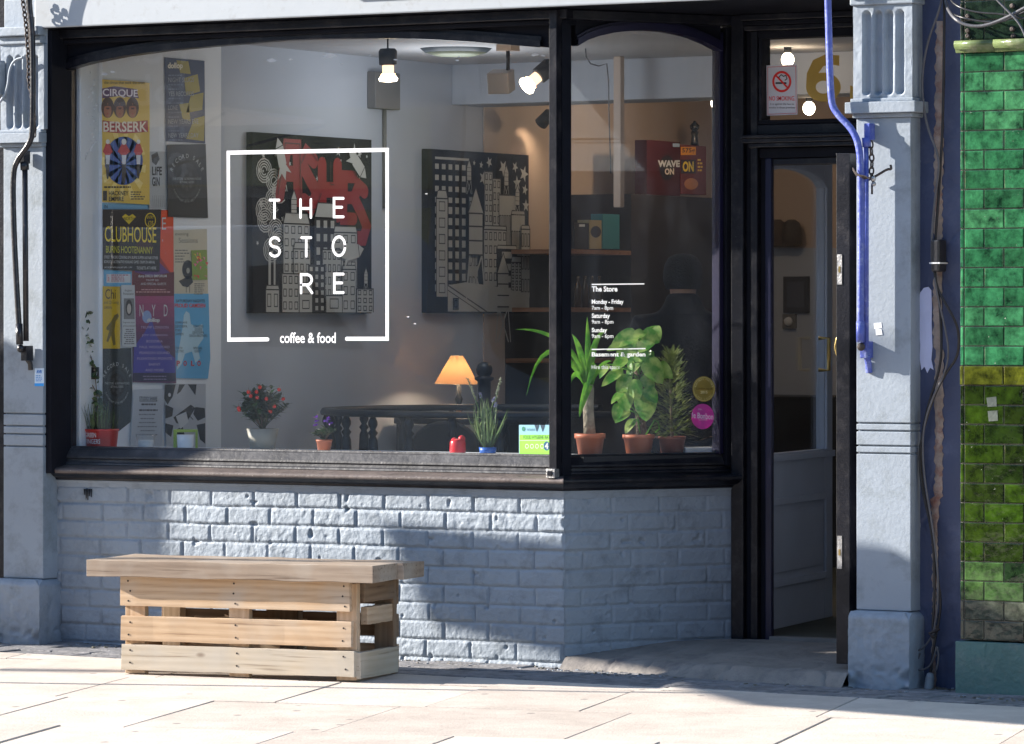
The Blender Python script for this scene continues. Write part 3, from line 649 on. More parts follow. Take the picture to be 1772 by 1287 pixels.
# ---- door frame at the back of the recess
DY = .69
def dx_(px): return aty(px, 500, DY).x
def dz_(py, px=1390): return aty(px, py, DY).z
mb = MB()
L0 = AD.x * SA - .002; L1 = dx_(1290); L2 = dx_(1300); L3 = dx_(1312); L4 = dx_(1322); L5 = dx_(1333)
ztr = dz_(250); 
mb.box(L0, L1, DY - .02, DY + .1, .0, 2.668, M['black']); mb.box(L1 + .0005, L2, DY + .005, DY + .1, .0, 2.60, M['black_in']); mb.box(L2 + .0005, L3, DY - .008, DY + .06, .0, 2.60, M['black']); mb.box(L3 + .0005, L4, DY + .02, DY + .05, .0, dz_(262), M['black_in']); mb.box(L4 + .0005, L5, DY + .008, DY + .035, .0, dz_(272), M['navy'])
XRD = 1.42
mb.box(XRD - .05, XRD + .2, DY - .02, DY + .1, .0, 2.668, M['black'])
o = mb.build('door_frame', shop, bevel=.004)
mb = MB()
for y0, y1, d in ((232, 238, -.045), (238, 246, -.035), (246, 254, -.025)): mb.box(L2 if d > -.03 else L1, XRD, DY + d, DY + .1, dz_(y1) + .0006, dz_(y0), M['black'])
mb.box(L3, XRD, DY + .008, DY + .1, dz_(272), dz_(254.5), M['black_in']); mb.box(L4, XRD, DY + .02, DY + .1, dz_(284), dz_(272.5), M['black'])
mb.box(L2 + .001, XRD, DY - .005, DY + .1, dz_(231.5), dz_(214), M['black']); mb.box(L2, XRD, DY - .0, DY + .09, dz_(213.5), dz_(206), M['black_in'])
mb.box(L1, XRD, DY - .045, DY + .1, dz_(33), 2.668, M['black']); mb.box(L1, XRD, DY - .03, DY + .1, dz_(41), dz_(33.5), M['black_in']); mb.box(L1, XRD, DY - .015, DY + .1, dz_(50), dz_(41.5), M['black']); mb.box(L2, XRD, DY - .0, DY + .09, dz_(64), dz_(50.5), M['black_in'])
mb.box(L3 + .0008, dx_(1318), DY + .0, DY + .08, dz_(206), dz_(64), M['black'])
mb.build('transom', shop, bevel=.003)
pane('glass_pane', [Vector((dx_(1315), DY + .04, dz_(208))), Vector((XRD, DY + .04, dz_(208))), Vector((XRD, DY + .04, dz_(60))), Vector((dx_(1315), DY + .04, dz_(60)))], (0, -1, 0), GLASS2, shop)['label'] = 'small fanlight pane above the door with gold house number'
TP = Panel((0, DY + .037, 0), (1, 0, 0), (0, -1, 0), step=.0004)
GOLD = paint('gold_leaf_number', (.42, .27, .05), .45, .08, 9, 0)
def six(pan, x0, x1, y0, y1, col):
    w_, h_ = x1 - x0, y1 - y0; cx, cy, rx, ry = x0 + w_ / 2, y1 - h_ * .31, w_ / 2, h_ * .31
    pan.ring(cx, cy, rx, ry, rx * .56, col, 1)
    st = [(x0 + w_ * .96, y0 + h_ * .02), (x0 + w_ * .55, y0), (x0 + w_ * .2, y0 + h_ * .12), (x0 + w_ * .02, y0 + h_ * .4), (x0, y1 - h_ * .31), (x0 + w_ * .28, y1 - h_ * .31), (x0 + w_ * .33, y0 + h_ * .42), (x0 + w_ * .5, y0 + h_ * .25), (x0 + w_ * .70, y0 + h_ * .21), (x0 + w_ * .96, y0 + h_ * .24)]
    n = len(st)//2
    for i in range(n - 1): pan.poly([st[i], st[i + 1], st[-2 - i], st[-1 - i]], col, 2)
six(TP, 1395, 1455, 94, 176, GOLD)
TP.text('5', 1471, 94, 1531, 176, GOLD, 1, bold=.05)
TP.mb.build('house_number', shop, fixn=False)
# step of the doorway: worn stone with a rounded broken nose
ZS = .085
def step_z(x, y):
    e = .03 - .15 * max(0, (x - .35)) / 1.05 + .03 * noise.noise(Vector((x * 4, 0, 5)))              # front edge line
    t = (y - (e - .13)) / .09
    t = max(0, min(1, t)); n = noise.noise(Vector((x * 7, y * 7, 3))) * .006 + noise.noise(Vector((x * 30, y * 30, 1))) * .003 + noise.noise(Vector((x * 2.2, y * 2.2, 7))) * .006
    top = .045 + .045 * max(0, min(1, y / .45))
    cxk = math.sin(x * 5.1 + noise.noise(Vector((x * 3, y * 3, 9))) * 2.5 + y * 2.0); n -= .014 * (abs(cxk) < .05) + .012 * (abs(y - .12 - .05 * math.sin(x * 3)) < .008)
    return gz(x, y) - .004 + (top - gz(x, y)) * (t * t * (3 - 2 * t)) * 1.0 + n * (.35 + .65 * (t < 1)) * (t > .01)
mb = MB(); vs = []; NX, NY = 120, 80
for j in range(NY + 1):
    for i in range(NX + 1):
        v = j / NY; yy = -.30 + 1.02 * v
        xl = (.012 if yy < .0 else AD.x / AD.y * yy - .01) - .02 * (yy < 0); xl = xl + (.0 if yy > 0 else .03)
        xr = 1.5 if yy > -.12 else aty(1482, 500, -.13).x - .008; x = xl + (xr - xl) * i / NX
        vs.append((x, yy, step_z(x, yy)))
mb.add(vs, [(j * (NX + 1) + i, j * (NX + 1) + i + 1, (j + 1) * (NX + 1) + i + 1, (j + 1) * (NX + 1) + i) for j in range(NY) for i in range(NX)], M['stone'], True)
tag(mb.build('door_step', fixn=False), kind='structure')
# ---- open outer door leaf (seen edge-on) 
e0 = atd(1458, 1150, 0); 
hx, hy = XRD - .055, DY - .02
fe = Vector((aty(1447, 1150, -.03).x, -.03)); fe2 = Vector((aty(1470, 1150, -.03).x, -.03))
dv = (Vector((hx, hy)) - fe2).normalized(); L_ = (Vector((hx, hy)) - fe2).length
zb = aty(1458, 1149, -.03).z; zt = aty(1458, 265, -.03).z
mb = MB()
q = [fe, fe2, fe2 + dv * L_, fe + dv * L_]
mb.add([(p.x, p.y, z) for z in (zb, zt) for p in q], [(3, 2, 1, 0), (4, 5, 6, 7)] + [(i, (i + 1) % 4, 4 + (i + 1) % 4, 4 + i) for i in range(4)], M['black'])
door = mb.build('outer_door', shop, bevel=.002); door['label'] = 'black outer door leaf standing open, seen edge-on'
mb = MB()
ew = (fe2 - fe)
for kk_, (y0, y1) in enumerate(((440, 492), (927, 984))):
    mb = MB()
    za, zb_ = aty(1453, y1, -.03).z, aty(1453, y0, -.03).z
    xa = fe.x + ew.x * .10; xb = fe.x + ew.x * .45
    mb.box(xa, xb, -.033, -.0305, za, zb_, M['steel']); mb.box(xa + .006, xb - .006, -.0345, -.0331, (za + zb_) / 2 - .012, (za + zb_) / 2 + .012, M['brass']); mb.build('lock_plate', door)
mb = MB(); hz = [aty(1445, y, -.03).z for y in (622, 612, 600, 588, 574)]; mb.tube([(fe.x - .0, .0, hz[0]), (fe.x - .012, 0, hz[1]), (fe.x - .018, 0, hz[2]), (fe.x - .012, 0, hz[3]), (fe.x + .0, 0, hz[4])], .006, M['brass'], 8); mb.build('handle', door)
# ---- inner glazed door, standing open inwards at the left
I0 = Vector((.462, .80)); I1 = Vector((.256, 1.94)); ID = (I1 - I0).normalized(); IN = Vector((ID.y, -ID.x)); IL = (I1 - I0).length
def I_(s, o, z): p = I0 + ID * s + IN * o; return Vector((p.x, p.y, z))
IP = Panel(I_(0, 0, 0), (ID.x, ID.y, 0), (IN.x, IN.y, 0))
zgb = IP.px(1390, 780)[1]; zst = IP.px(1390, 308)[1]; s_r = IP.px(1427, 500)[0]; zap = IP.px(1380, 293)[1]; zsp = IP.px(1427, 325)[1]
DG = paint('grey_door_paint', (.42, .47, .56), .45, .05, 4, .05, 40)
mb = MB()
def ibox(mb, s0, s1, o0, o1, z0, z1, mat):
    mb.add([I_(s, o, z) for s in (s0, s1) for o in (o0, o1) for z in (z0, z1)], [(0, 1, 3, 2), (4, 6, 7, 5), (0, 4, 5, 1), (2, 3, 7, 6), (0, 2, 6, 4), (1, 5, 7, 3)], mat)
ZB = IP.px(1390, 1078)[1]; ZD = 2.12
ibox(mb, s_r, IL, -.04, 0, ZB, ZD, DG); ibox(mb, -.03, s_r - .0005, -.04, 0, ZB, zgb, DG); ibox(mb, -.03, .02, -.04, 0, zgb + .0005, ZD, DG)
arcI = [(.021 + (s_r - .022) * t, zsp + (zap - zsp) * (1 - (2 * t - 1) ** 2) ** .6) for t in [i / 16 for i in range(17)]]
mb.extrude([I_(s, 0, z) for s, z in arcI] + [I_(s_r - .001, 0, ZD), I_(.021, 0, ZD)], -IN.to_3d() * .04, DG)
idoor = mb.build('inner_door', shop, bevel=.004); idoor['label'] = 'grey glazed inner door with arched pane, open inwards'
mb = MB(); z0_, z1_ = IP.px(1390, 995)[1], IP.px(1390, 868)[1]
for (a, b, c_, d) in ((.12, IL - .14, z1_, z1_ + .03), (.12, IL - .14, z0_ - .03, z0_), (IL - .139, IL - .11, z0_ - .03, z1_ + .03), (.09, .119, z0_ - .03, z1_ + .03)): ibox(mb, a, b, .0005, .012, c_, d, DG)
ibox(mb, .15, IL - .17, .0005, .006, z0_ + .03, z1_ - .03, DG); ibox(mb, -.03, IL, .0005, .014, zgb - .035, zgb - .008, DG)
for k in range(len(arcI) - 1):
    a, b = arcI[k], arcI[k + 1]; mb.add([I_(a[0], .012, a[1]), I_(b[0], .012, b[1]), I_(b[0], .012, b[1] + .022), I_(a[0], .012, a[1] + .022), I_(a[0], 0, a[1]), I_(b[0], 0, b[1]), I_(b[0], 0, b[1] + .022), I_(a[0], 0, a[1] + .022)], [(0, 1, 2, 3), (0, 4, 5, 1), (3, 2, 6, 7)], DG)
ibox(mb, s_r, s_r + .022, .0005, .012, zgb, zsp + .01, DG)
mb.build('moulding', idoor, bevel=.004)
pane('pane', [I_(.02, -.02, zgb), I_(s_r, -.02, zgb), I_(s_r, -.02, zap + .02), I_(.02, -.02, zap + .02)], (IN.x, IN.y, 0), GLASS2, idoor)
mb = MB(); p0 = IP.px(1417, 640); p1 = IP.px(1417, 585); mb.tube([I_(p0[0], .0, p0[1]), I_(p0[0], .045, p0[1]), I_(p1[0], .045, p1[1]), I_(p1[0], .0, p1[1])], .009, M['brass'], 8); mb.build('handle', idoor)
# ---- pilasters
def pilaster(x0, x1, y, flutes, plinth, pl_top, label, wide_l=0.0, wide_r=0.0, yb=.2, top=3.3, zcap=2.27, ovr=1.0):
    """fluted block, torus, plain shaft with two bands, crumbling plinth"""
    mb = MB(); m = M['grey']; w_ = x1 - x0
    g = gz(x0, y) - .03
    zr = [1.086, 1.066, 1.047, 1.030]
    # shaft with two scored bands
    zs = [pl_top + .004] + [zz for zz in flutes['bands'] for _ in (0,)] + [zcap - .05]
    prev = pl_top + .004
    for bz in flutes['bands']:
        mb.box(x0, x1, y, yb, prev, bz - .006, m); mb.box(x0 + .004, x1 - .004, y + .009, yb, bz - .0062, bz + .0002, m); prev = bz
    mb.box(x0, x1, y, yb, prev, zcap - .045, m)
    mb.box(x0 - .012, x1 + .012 * ovr, y - .012, yb, zcap - .0448, zcap - .028, m)
    mb.box(x0 - .034, x1 + .034 * ovr, y - .034, yb, zcap - .0278, zcap + .016, m)
    mb.box(x0 - .018, x1 + .018 * ovr, y - .018, yb, zcap + .0162, zcap + .03, m)
    o = mb.build('pilaster', shop, bevel=.007, seg=3); o['label'] = label
    # fluted block: relief grid with real grooves
    fz0, fz1 = zcap + .03, flutes['top']; nf = flutes['n']; A = Vector((x0 - .01, y - .008)); B = Vector((x1 + .01, y - .008)); L = (B - A).length
    gx0, gx1 = flutes['u0'], flutes['u1']; pitch = (gx1 - gx0) / nf
    def hf(u, z):
        U = u + L; h = np.zeros_like(U)
        for k in range(nf):
            c_ = gx0 + pitch * (k + .5); r_ = pitch * .30
            zz0, zz1 = flutes['z0'] + r_, flutes['z1'] - r_; dz = np.where(z < zz0, zz0 - z, np.where(z > zz1, z - zz1, 0)); d = np.sqrt((U - c_) ** 2 + dz ** 2)
            h -= .020 * np.clip((r_ + .003 - d) / .008, 0, 1) ** .7
        return h + .0012 * fbm(U, z, 5, 25, 3) + .0015 * fbm(U, z, 8, 6, 2)
    f = relief('fluted_block', A, B, fz0, fz1, hf, m, o, step=.004)
    mb = MB(); mb.box(x0 - .009, x1 + .0098, y + .016, yb, fz0, fz1 + .2, m)
    mb.box(x0 - .0099, x0 - .0001, y - .0075, y + .02, fz0, fz1, m); mb.box(x1 + .0002, x1 + .0099, y - .0075, y + .02, fz0, fz1, m)
    mb.box(x0 - .02, x1 + .02 * ovr, y - .02, yb, fz1 + .0005, fz1 + .035, m); mb.box(x0 - .04, x1 + .04 * ovr, y - .04, yb, fz1 + .0355, fz1 + .075, m)
    mb.build('capital', o, bevel=.006)
    # plinth: lumpy, crumbling at the foot
    P0, P1 = plinth; nrm = []
    for (a_, b_) in ((Vector((P0 - .0, y - .05)), Vector((P1 + .0, y - .05))), (Vector((P1, y - .05)), Vector((P1, y + .12)))):
        def hp(u, z, s_=len(nrm)):
            base = np.clip((g + .13 - z) / .13, 0, 1); top = np.clip((z - (pl_top - .03)) / .03, 0, 1)
            cr = np.clip(fbm(u, z, 60 + s_, 9, 3) - .25, 0, 1)
            return .003 * fbm(u, z, 33 + s_, 9, 4) + .0015 * fbm(u, z, 44, 50, 2) - .022 * top ** 2 - base * cr * .05
        nrm.append(relief('plinth', a_, b_, g, pl_top, hp, m, o, step=.005))
    mb = MB(); mb.box(P0 + .004, P1 - .02, y - .030, yb, g, pl_top + .002, m); mb.build('plinth_cap', o, bevel=.01)
    return o
xl_, xr_ = aty(6, 500, -.11).x, aty(75, 500, -.11).x
pilaster(xl_, -2.535, -.11, dict(bands=[zof(714, (xl_, -.11)), zof(735, (xl_, -.11)), zof(749, (xl_, -.11)), zof(770, (xl_, -.11))][::-1], n=4, u0=.03, u1=.21, z0=zof(222, (xl_, -.11)), z1=zof(98, (xl_, -.11)), top=zof(78, (xl_, -.11))), (xl_ - .02, -2.518),
   zof(1003, (-2.55, -.11)), 'pale blue-grey fluted pilaster at the left of the shopfront', zcap=zof(236, (-2.6, -.11)), ovr=.12)
PR = -.13
xa, xb = aty(1482, 500, PR).x, aty(1576, 500, PR).x
pr = lambda py: zof(py, (1.5, PR))
pilaster(xa, xb, PR, dict(bands=[pr(783), pr(770), pr(744), pr(731)], n=4, u0=.035, u1=.225, z0=pr(163), z1=pr(19), top=pr(8)), (xa - .012, aty(1583, 500, PR).x), pr(1058), 'pale blue-grey fluted pilaster right of the doorway', zcap=pr(183), yb=.5)
# ---- recess wall to the right of the pilaster, with bare plaster scar and a brushed paint patch
RY = -.045
rx0, rx1 = xb - .01, aty(1668, 500, RY).x + .05
def hw(u, z):
    h = .0015 * fbm(u, z, 90, 6, 4) + .0006 * fbm(u, z, 91, 60, 2)
    return h - .004 * (np.abs(fbm(u, z, 94, 2.2, 3)) < .012)
o = relief('recess_wall', (rx0, RY), (rx1, RY), -.05, 3.3, hw, M['bluewall'], shop, step=.008)
mb = MB(); rr2 = random.Random(5); RP = Panel((0, RY - .006, 0), (1, 0, 0), (0, -1, 0))
yy = 36; L_pts = []; R_pts = []
while yy < 1195:
    cxp = 1627 + (yy - 36) * (-.010) + (5 if yy > 600 else 0) - (5 if yy > 860 else 0); wv_ = 8 if yy < 480 else (8 if yy < 900 else 5)
    if yy > 1010: wv_ = 4
    L_pts.append((cxp - wv_ + rr2.uniform(-2.2, 2.2), yy)); R_pts.append((cxp + wv_ * .8 + rr2.uniform(-2, 2), yy)); yy += 6
mb = MB()
for i in range(len(L_pts) - 1):
    q = [RP.px(*p) for p in (L_pts[i], R_pts[i], R_pts[i + 1], L_pts[i + 1])]
    dpt = rr2.uniform(0, .004); ps = [Vector((u, RY - .003, v)) for u, v in q]; mid = [(ps[0] + ps[1]) / 2 - Vector((0, .006, 0)), (ps[2] + ps[3]) / 2 - Vector((0, .006, 0))]
    mb.add([ps[0], mid[0], mid[1], ps[3], ps[1], ps[2]], [(0, 1, 2, 3), (1, 4, 5, 2)], M['plaster'], True)
mb.build('plaster_scar', shop)
lp = [(1589, 520), (1592, 506), (1598, 498), (1606, 496), (1611, 502), (1612, 530), (1611.5, 560), (1613, 600), (1611, 622), (1615, 640), (1609, 636), (1604, 645), (1599, 634), (1594, 640), (1591, 620), (1592, 596), (1590, 570), (1587, 545)]
mb = MB(); mb.extrude([Vector((RP.px(*p)[0], RY - .0035, RP.px(*p)[1])) for p in lp], (0, .002, 0), M['lav']); mb.build('paint_patch', shop)
# upper storey
UB = paint('london_stock_brick', (.20, .15, .10), .85, .3, 12, .5, 40, dirt=(.08, .07, .06), dirt_amt=.1, dirt_scale=4)
mb = MB(); mb.box(-2.9, 1.7, .0, 6.5, 3.27, 6.5, UB); mb.box(-2.9, 1.66, -.17, .3, 3.252, 3.33, M['fascia'])
mb.build('upper_wall', shop)
for xw_ in (-1.9, -.2, 1.0):
    mb = MB(); mb.box(xw_ - .42, xw_ + .42, -.02, -.001, 4.1, 5.8, M['white']); mb.box(xw_ - .37, xw_ - .02 + .01, -.024, -.0205, 4.16, 5.74, M['dark']); mb.box(xw_ + .01, xw_ + .37, -.024, -.0205, 4.16, 5.74, M['dark']); mb.build('upper_window', shop)
# ---- interior shell
ZF = .10; ZC = 2.68; XW = -2.505; XE = 1.30; YB = 6.0
mb = MB(); mb.box(-2.7, XE + .3, .75, YB + .1, -.1, ZF, M['floor']); mb.box(L5, XRD, DY - .01, .76, .02, ZF - .0, M['stone']); mb.build('interior_floor', shop)
mb = MB(); mb.box(-2.7, XE + .3, .10, YB + .1, ZC, ZC + .3, M['ceil']); mb.build('ceiling', shop)
ypn = atx(383, 500, XW + .03).y
mb = MB(); mb.box(-2.72, XW, .105, YB, -.05, ZC, M['walls']); mb.build('party_wall', shop)
mb = MB(); mb.box(XW + .0005, XW + .03, atx(177, 500, XW + .03).y, ypn, .0, ZC - .001, M['wallw']); mb.box(XW + .0005, XW + .012, .106, atx(177, 500, XW + .03).y - .001, .0, ZC - .001, M['wallw']); o = mb.build('poster_board', shop, bevel=.003); o['label'] = 'white boarded end of the left wall where posters hang'
mb = MB(); mb.box(-2.15, XE, YB - .012, YB - .0005, ZF, 1.80, M['walls']); mb.build('dado_panel', shop)
mb = MB(); mb.box(-2.7, XE + .3, YB, YB + .15, -.05, ZC, M['warmw']); mb.box(XE, XE + .2, .80, YB, -.05, ZC, M['walls']); mb.build('back_wall', shop)
BY = 3.25; mb = MB(); mb.box(XW, XE, BY, BY + .3, aty(1238, 168, BY).z, ZC, M['walls']); o = mb.build('ceiling_beam', shop, bevel=.004)
mb = MB(); mb.box(XW + .013, -.06, .115, .42, .80, .848, M['wallw']); 
mb.add([(-.0595, .115, .80), (.03, .115, .80), (.38, .72, .80), (.20, .80, .80), (-.0595, .42, .80), (-.0595, .115, .848), (.03, .115, .848), (.38, .72, .848), (.20, .80, .848), (-.0595, .42, .848)],
   [(4, 3, 2, 1, 0), (5, 6, 7, 8, 9), (0, 1, 6, 5), (1, 2, 7, 6), (2, 3, 8, 7), (3, 4, 9, 8)], M['dark'])
mb.build('window_board', shop)
# neighbouring building: glazed tile pier
nb = thing('neighbouring_building', 'green glazed tile pier on a painted plinth, at the right edge', 'building')
PY = -.165
tx0 = aty(1661, 500, PY).x; 
def tile_material():
    m, nt, b, L = node_mat('glazed_tile'); N = nt.nodes
    tc = N.new('ShaderNodeTexCoord'); at = N.new('ShaderNodeAttribute'); at.attribute_name = 'glaze'; at.attribute_type = 'GEOMETRY'
    n = N.new('ShaderNodeTexNoise'); n.inputs['Scale'].default_value = 17; n.inputs['Detail'].default_value = 9; n.inputs['Roughness'].default_value = .72; L.new(tc.outputs['Object'], n.inputs['Vector'])
    r = N.new('ShaderNodeValToRGB'); r.color_ramp.elements[0].position = .34; r.color_ramp.elements[1].position = .72; r.color_ramp.elements[0].color = (.16, .18, .18, 1); r.color_ramp.elements[1].color = (2.3, 2.2, 2.0, 1); L.new(n.outputs['Fac'], r.inputs[0])
    mu = N.new('ShaderNodeMix'); mu.data_type = 'RGBA'; mu.blend_type = 'MULTIPLY'; mu.inputs[0].default_value = 1; L.new(at.outputs['Color'], mu.inputs[6]); L.new(r.outputs[0], mu.inputs[7])
    v = N.new('ShaderNodeTexNoise'); v.inputs['Scale'].default_value = 95; v.inputs['Detail'].default_value = 3; L.new(tc.outputs['Object'], v.inputs['Vector'])
    r3 = N.new('ShaderNodeValToRGB'); r3.color_ramp.elements[0].position = .73; r3.color_ramp.elements[1].position = .78; L.new(v.outputs['Fac'], r3.inputs[0])
    mx = N.new('ShaderNodeMix'); mx.data_type = 'RGBA'; L.new(r3.outputs[0], mx.inputs[0]); L.new(mu.outputs[2], mx.inputs[6]); mx.inputs[7].default_value = (.20, .22, .17, 1)
    L.new(mx.outputs[2], b.inputs['Base Color']); b.inputs['Roughness'].default_value = .12; b.inputs['IOR'].default_value = 1.5
    n2 = N.new('ShaderNodeTexNoise'); n2.inputs['Scale'].default_value = 22; n2.inputs['Detail'].default_value = 4; L.new(tc.outputs['Object'], n2.inputs['Vector'])
    ad = N.new('ShaderNodeMath'); ad.operation = 'MULTIPLY_ADD'; L.new(r3.outputs[0], ad.inputs[0]); ad.inputs[1].default_value = -.25; L.new(n2.outputs['Fac'], ad.inputs[2])
    bp = N.new('ShaderNodeBump'); bp.inputs['Strength'].default_value = .55; bp.inputs['Distance'].default_value = .006; L.new(ad.outputs[0], bp.inputs['Height']); L.new(bp.outputs[0], b.inputs['Normal'])
    return m
TILE = tile_material(); GROUT = paint('old_grout', (.16, .145, .12), .9, .3, 40, .4, 80)
mb = MB(); cols = []
zt0 = zof(92, (tx0, PY)); pit = 33.82 / (F / ((Vector((tx0, PY, 0)) - Vector((CAM.x, CAM.y, 0))).dot(FW)))
zb0 = zof(1106, (tx0, PY)); TWd = .165; rr3 = random.Random(9)
def tile(x0, x1, z0, z1, col, out=0):
    nf = len(mb.f); g = .0014; e = .005
    y = PY - out; j = lambda: rr3.uniform(-.0012, .0012)
    a = [(x0 + g, y + .006, z0 + g), (x1 - g, y + .006, z0 + g), (x1 - g, y + .006, z1 - g), (x0 + g, y + .006, z1 - g)]
    b = [(x0 + g + .001, y + .0015, z0 + g + .001), (x1 - g - .001, y + .0015, z0 + g + .001), (x1 - g - .001, y + .0015, z1 - g - .001), (x0 + g + .001, y + .0015, z1 - g - .001)]
    c_ = [(x0 + e, y + j(), z0 + e), (x1 - e, y + j(), z0 + e), (x1 - e, y + j(), z1 - e), (x0 + e, y + j(), z1 - e)]
    mb.add(a + b + c_, [(i, (i + 1) % 4, 4 + (i + 1) % 4, 4 + i) for i in range(4)] + [(4 + i, 4 + (i + 1) % 4, 8 + (i + 1) % 4, 8 + i) for i in range(4)] + [(8, 9, 10, 11)], TILE, False)
    cols.extend([tuple(q * .9 for q in col) if (abs(col[0] - col[2]) < .02 and col[0] > .04) else (col[0] * .7 + .008, col[1] * .6, col[2] * .62) if (col[2] > .03 and col[1] > .1) else (col[0] * .36, col[1] * .36, col[2] * .3 + .002)] * (len(mb.f) - nf))
def rowcol(r_, n):
    k = rr3.random()
    if r_ > 12.5: 
        t = rr3.random(); return (.012 + .03 * t, .12 + .13 * t, .05 + .055 * t)
    return None
nz_ = 0; z = zb0
while z < zof(-40, (tx0, PY)):
    nz_ += 1; r_ = nz_ - 1
    isband = (r_ == 13); out = .006 if isband else 0
    ztop = z + pit
    capz = (zof(92, (tx0, PY)), zof(70, (tx0, PY)))
    if z >= capz[0] - .01 and z < capz[0] + .02: z = capz[1]; ztop = z + pit
    x = tx0 + .018; first = True
    while x < tx0 + 1.0:
        w_ = TWd * (.5 if (first and r_ % 2 == 0) else 1); t = rr3.random(); first = False
        if r_ < 2: c_ = (.045 + .03 * t, .055 + .03 * t, .045 + .02 * t)
        elif r_ < 4: c_ = (.03 + .02 * t, .075 + .03 * t, .03)
        elif r_ < 13: c_ = (.028 + .035 * t, .055 + .085 * t * t + .01, .004)
        elif isband: c_ = (.14 + .05 * t, .17 + .05 * t, .02)
        elif z > capz[1] - .01: c_ = (.03, .05 + .02 * t, .04)
        else: c_ = (.012 + .03 * t * t, .13 + .11 * t, .055 + .05 * t)
        tile(x, x + w_, z, ztop, c_, out); x += w_
    tile(tx0, tx0 + .017, z, ztop, tuple(min(1, q * 1.2) for q in c_), out)
    z = ztop
to = mb.build('tiled_pier', nb, fixn=False); at = to.data.attributes.new('glaze', 'FLOAT_COLOR', 'FACE'); at.data.foreach_set('color', [c for q in cols for c in (*q, 1)])
mb = MB(); mb.box(tx0 + .0015, tx0 + 1.0, PY + .005, .5, zb0 - .0, 3.3, GROUT); mb.build('pier_core', nb)
mb = MB(); zc0, zc1 = zof(92, (tx0, PY)), zof(70, (tx0, PY)); CAPM = paint('olive_glazed_cap', (.13, .17, .07), .15, .3, 14, .3, 30, dirt=(.3, .3, .2), dirt_amt=-.05, dirt_scale=8)
prof = [(0, zc0), (.012, zc0 + .002), (.016, zc0 + .014), (.026, zc0 + .020), (.031, zc0 + .033), (.026, zc0 + .046), (.012, zc1 - .001), (0, zc1)]
for x0_, x1_ in ((tx0 - .012, tx0 + .148), (tx0 + .1495, tx0 + .35), (tx0 + .3515, tx0 + .6)): mb.sweep([(x0_, PY), (x1_, PY)], prof, CAPM, True)
mb.build('cap_moulding', nb)
px0 = aty(1653, 500, PY - .02).x; zpl = zof(1108, (px0, PY - .02))
def hpl(u, z): return .0025 * fbm(u, z, 120, 8, 4) + .001 * fbm(u, z, 121, 50, 2) - .02 * np.clip((.05 - z) / .08, 0, 1) * np.clip(fbm(u, z, 122, 12, 3), 0, 1) - .012 * (np.abs(u + 1.0 - (aty(1709, 500, PY - .02).x - px0) + .004 * fbm(u * 0, z, 125, 20, 2)) < .003)
relief('plinth', (px0, PY - .02), (px0 + 1.0, PY - .02), -.08, zpl - .006, hpl, M['plinthgreen'], nb, step=.005)
mb = MB(); mb.box(px0, px0 + 1.0, PY - .0195, .4, -.1, zpl - .003, M['plinthgreen']); mb.box(px0 - .0, px0 + .0045, PY - .0193, .4, -.1, zpl - .004, M['plinthgreen']); mb.build('plinth_core', nb, bevel=.004)
mb = MB(); mb.box(tx0 + 1.0, tx0 + 6, -.02, 6, -.3, 3.3, M['plinthgreen']); mb.box(tx0 - .3, tx0 + 6, 0.0, 6.5, 3.31, 7.0, UB); mb.build('wall', nb)
mb = MB(); mb.box(tx0 + 1.2, tx0 + 4.5, -.05, -.021, .5, 2.6, M['dark']); mb.build('shop_window', nb)
# building on the left
lb = thing('adjoining_shop', 'black-framed shop at the far left edge beyond the pilaster', 'building')
mb = MB(); mb.box(-9, xl_ - .002, .05, 6, -.3, 3.3, M['black_in']); mb.box(-9, -2.91, .02, 6, 3.31, 6.8, UB); mb.build('wall', lb)
mb = MB(); mb.box(xl_ - .07, xl_ - .003, -.06, .049, -.05, 3.1, M['black']); mb.box(xl_ - 4, xl_ - .0705, -.03, .049, -.05, .6, M['black']); mb.box(xl_ - 4, xl_ - .0705, -.03, .049, 2.5, 3.2, M['fascia']); mb.build('window_frame', lb, bevel=.004)
# ================================================================== POSTERS on the left wall
XP = XW + .031
def PPn(k=0): return Panel((XP + .0035 * k, 0, 0), (0, 1, 0), (1, 0, 0), step=.0004)
def rows(p, n, x0, x1, y0, dy, h, col, L=2, txt='lorem', centre=False, seed=1):
    rg = random.Random(seed)
    for i in range(n):
        w_ = (x1 - x0) * rg.uniform(.6, 1); cx = (x0 + x1) / 2 if centre else x0 + w_ / 2
        x = cx - w_ / 2
        while x < cx + w_ / 2 - 1:
            l = rg.uniform(2, 6); p.rect(x, y0 + i * dy, min(x + l, cx + w_ / 2), y0 + i * dy + h, col, L); x += l + 1.0
def poster(label, k, quad, base, draw, name='poster', cat='poster', group='posters on the left wall'):
    p = PPn(k); quadsheet(p, quad, base, .0008); draw(p)
    o = p.mb.build(name, fixn=False); tag(o, label, cat, group); return o
WH, BK, YE, RD = (205, 208, 210), (22, 24, 26), (215, 195, 60), (190, 40, 40)
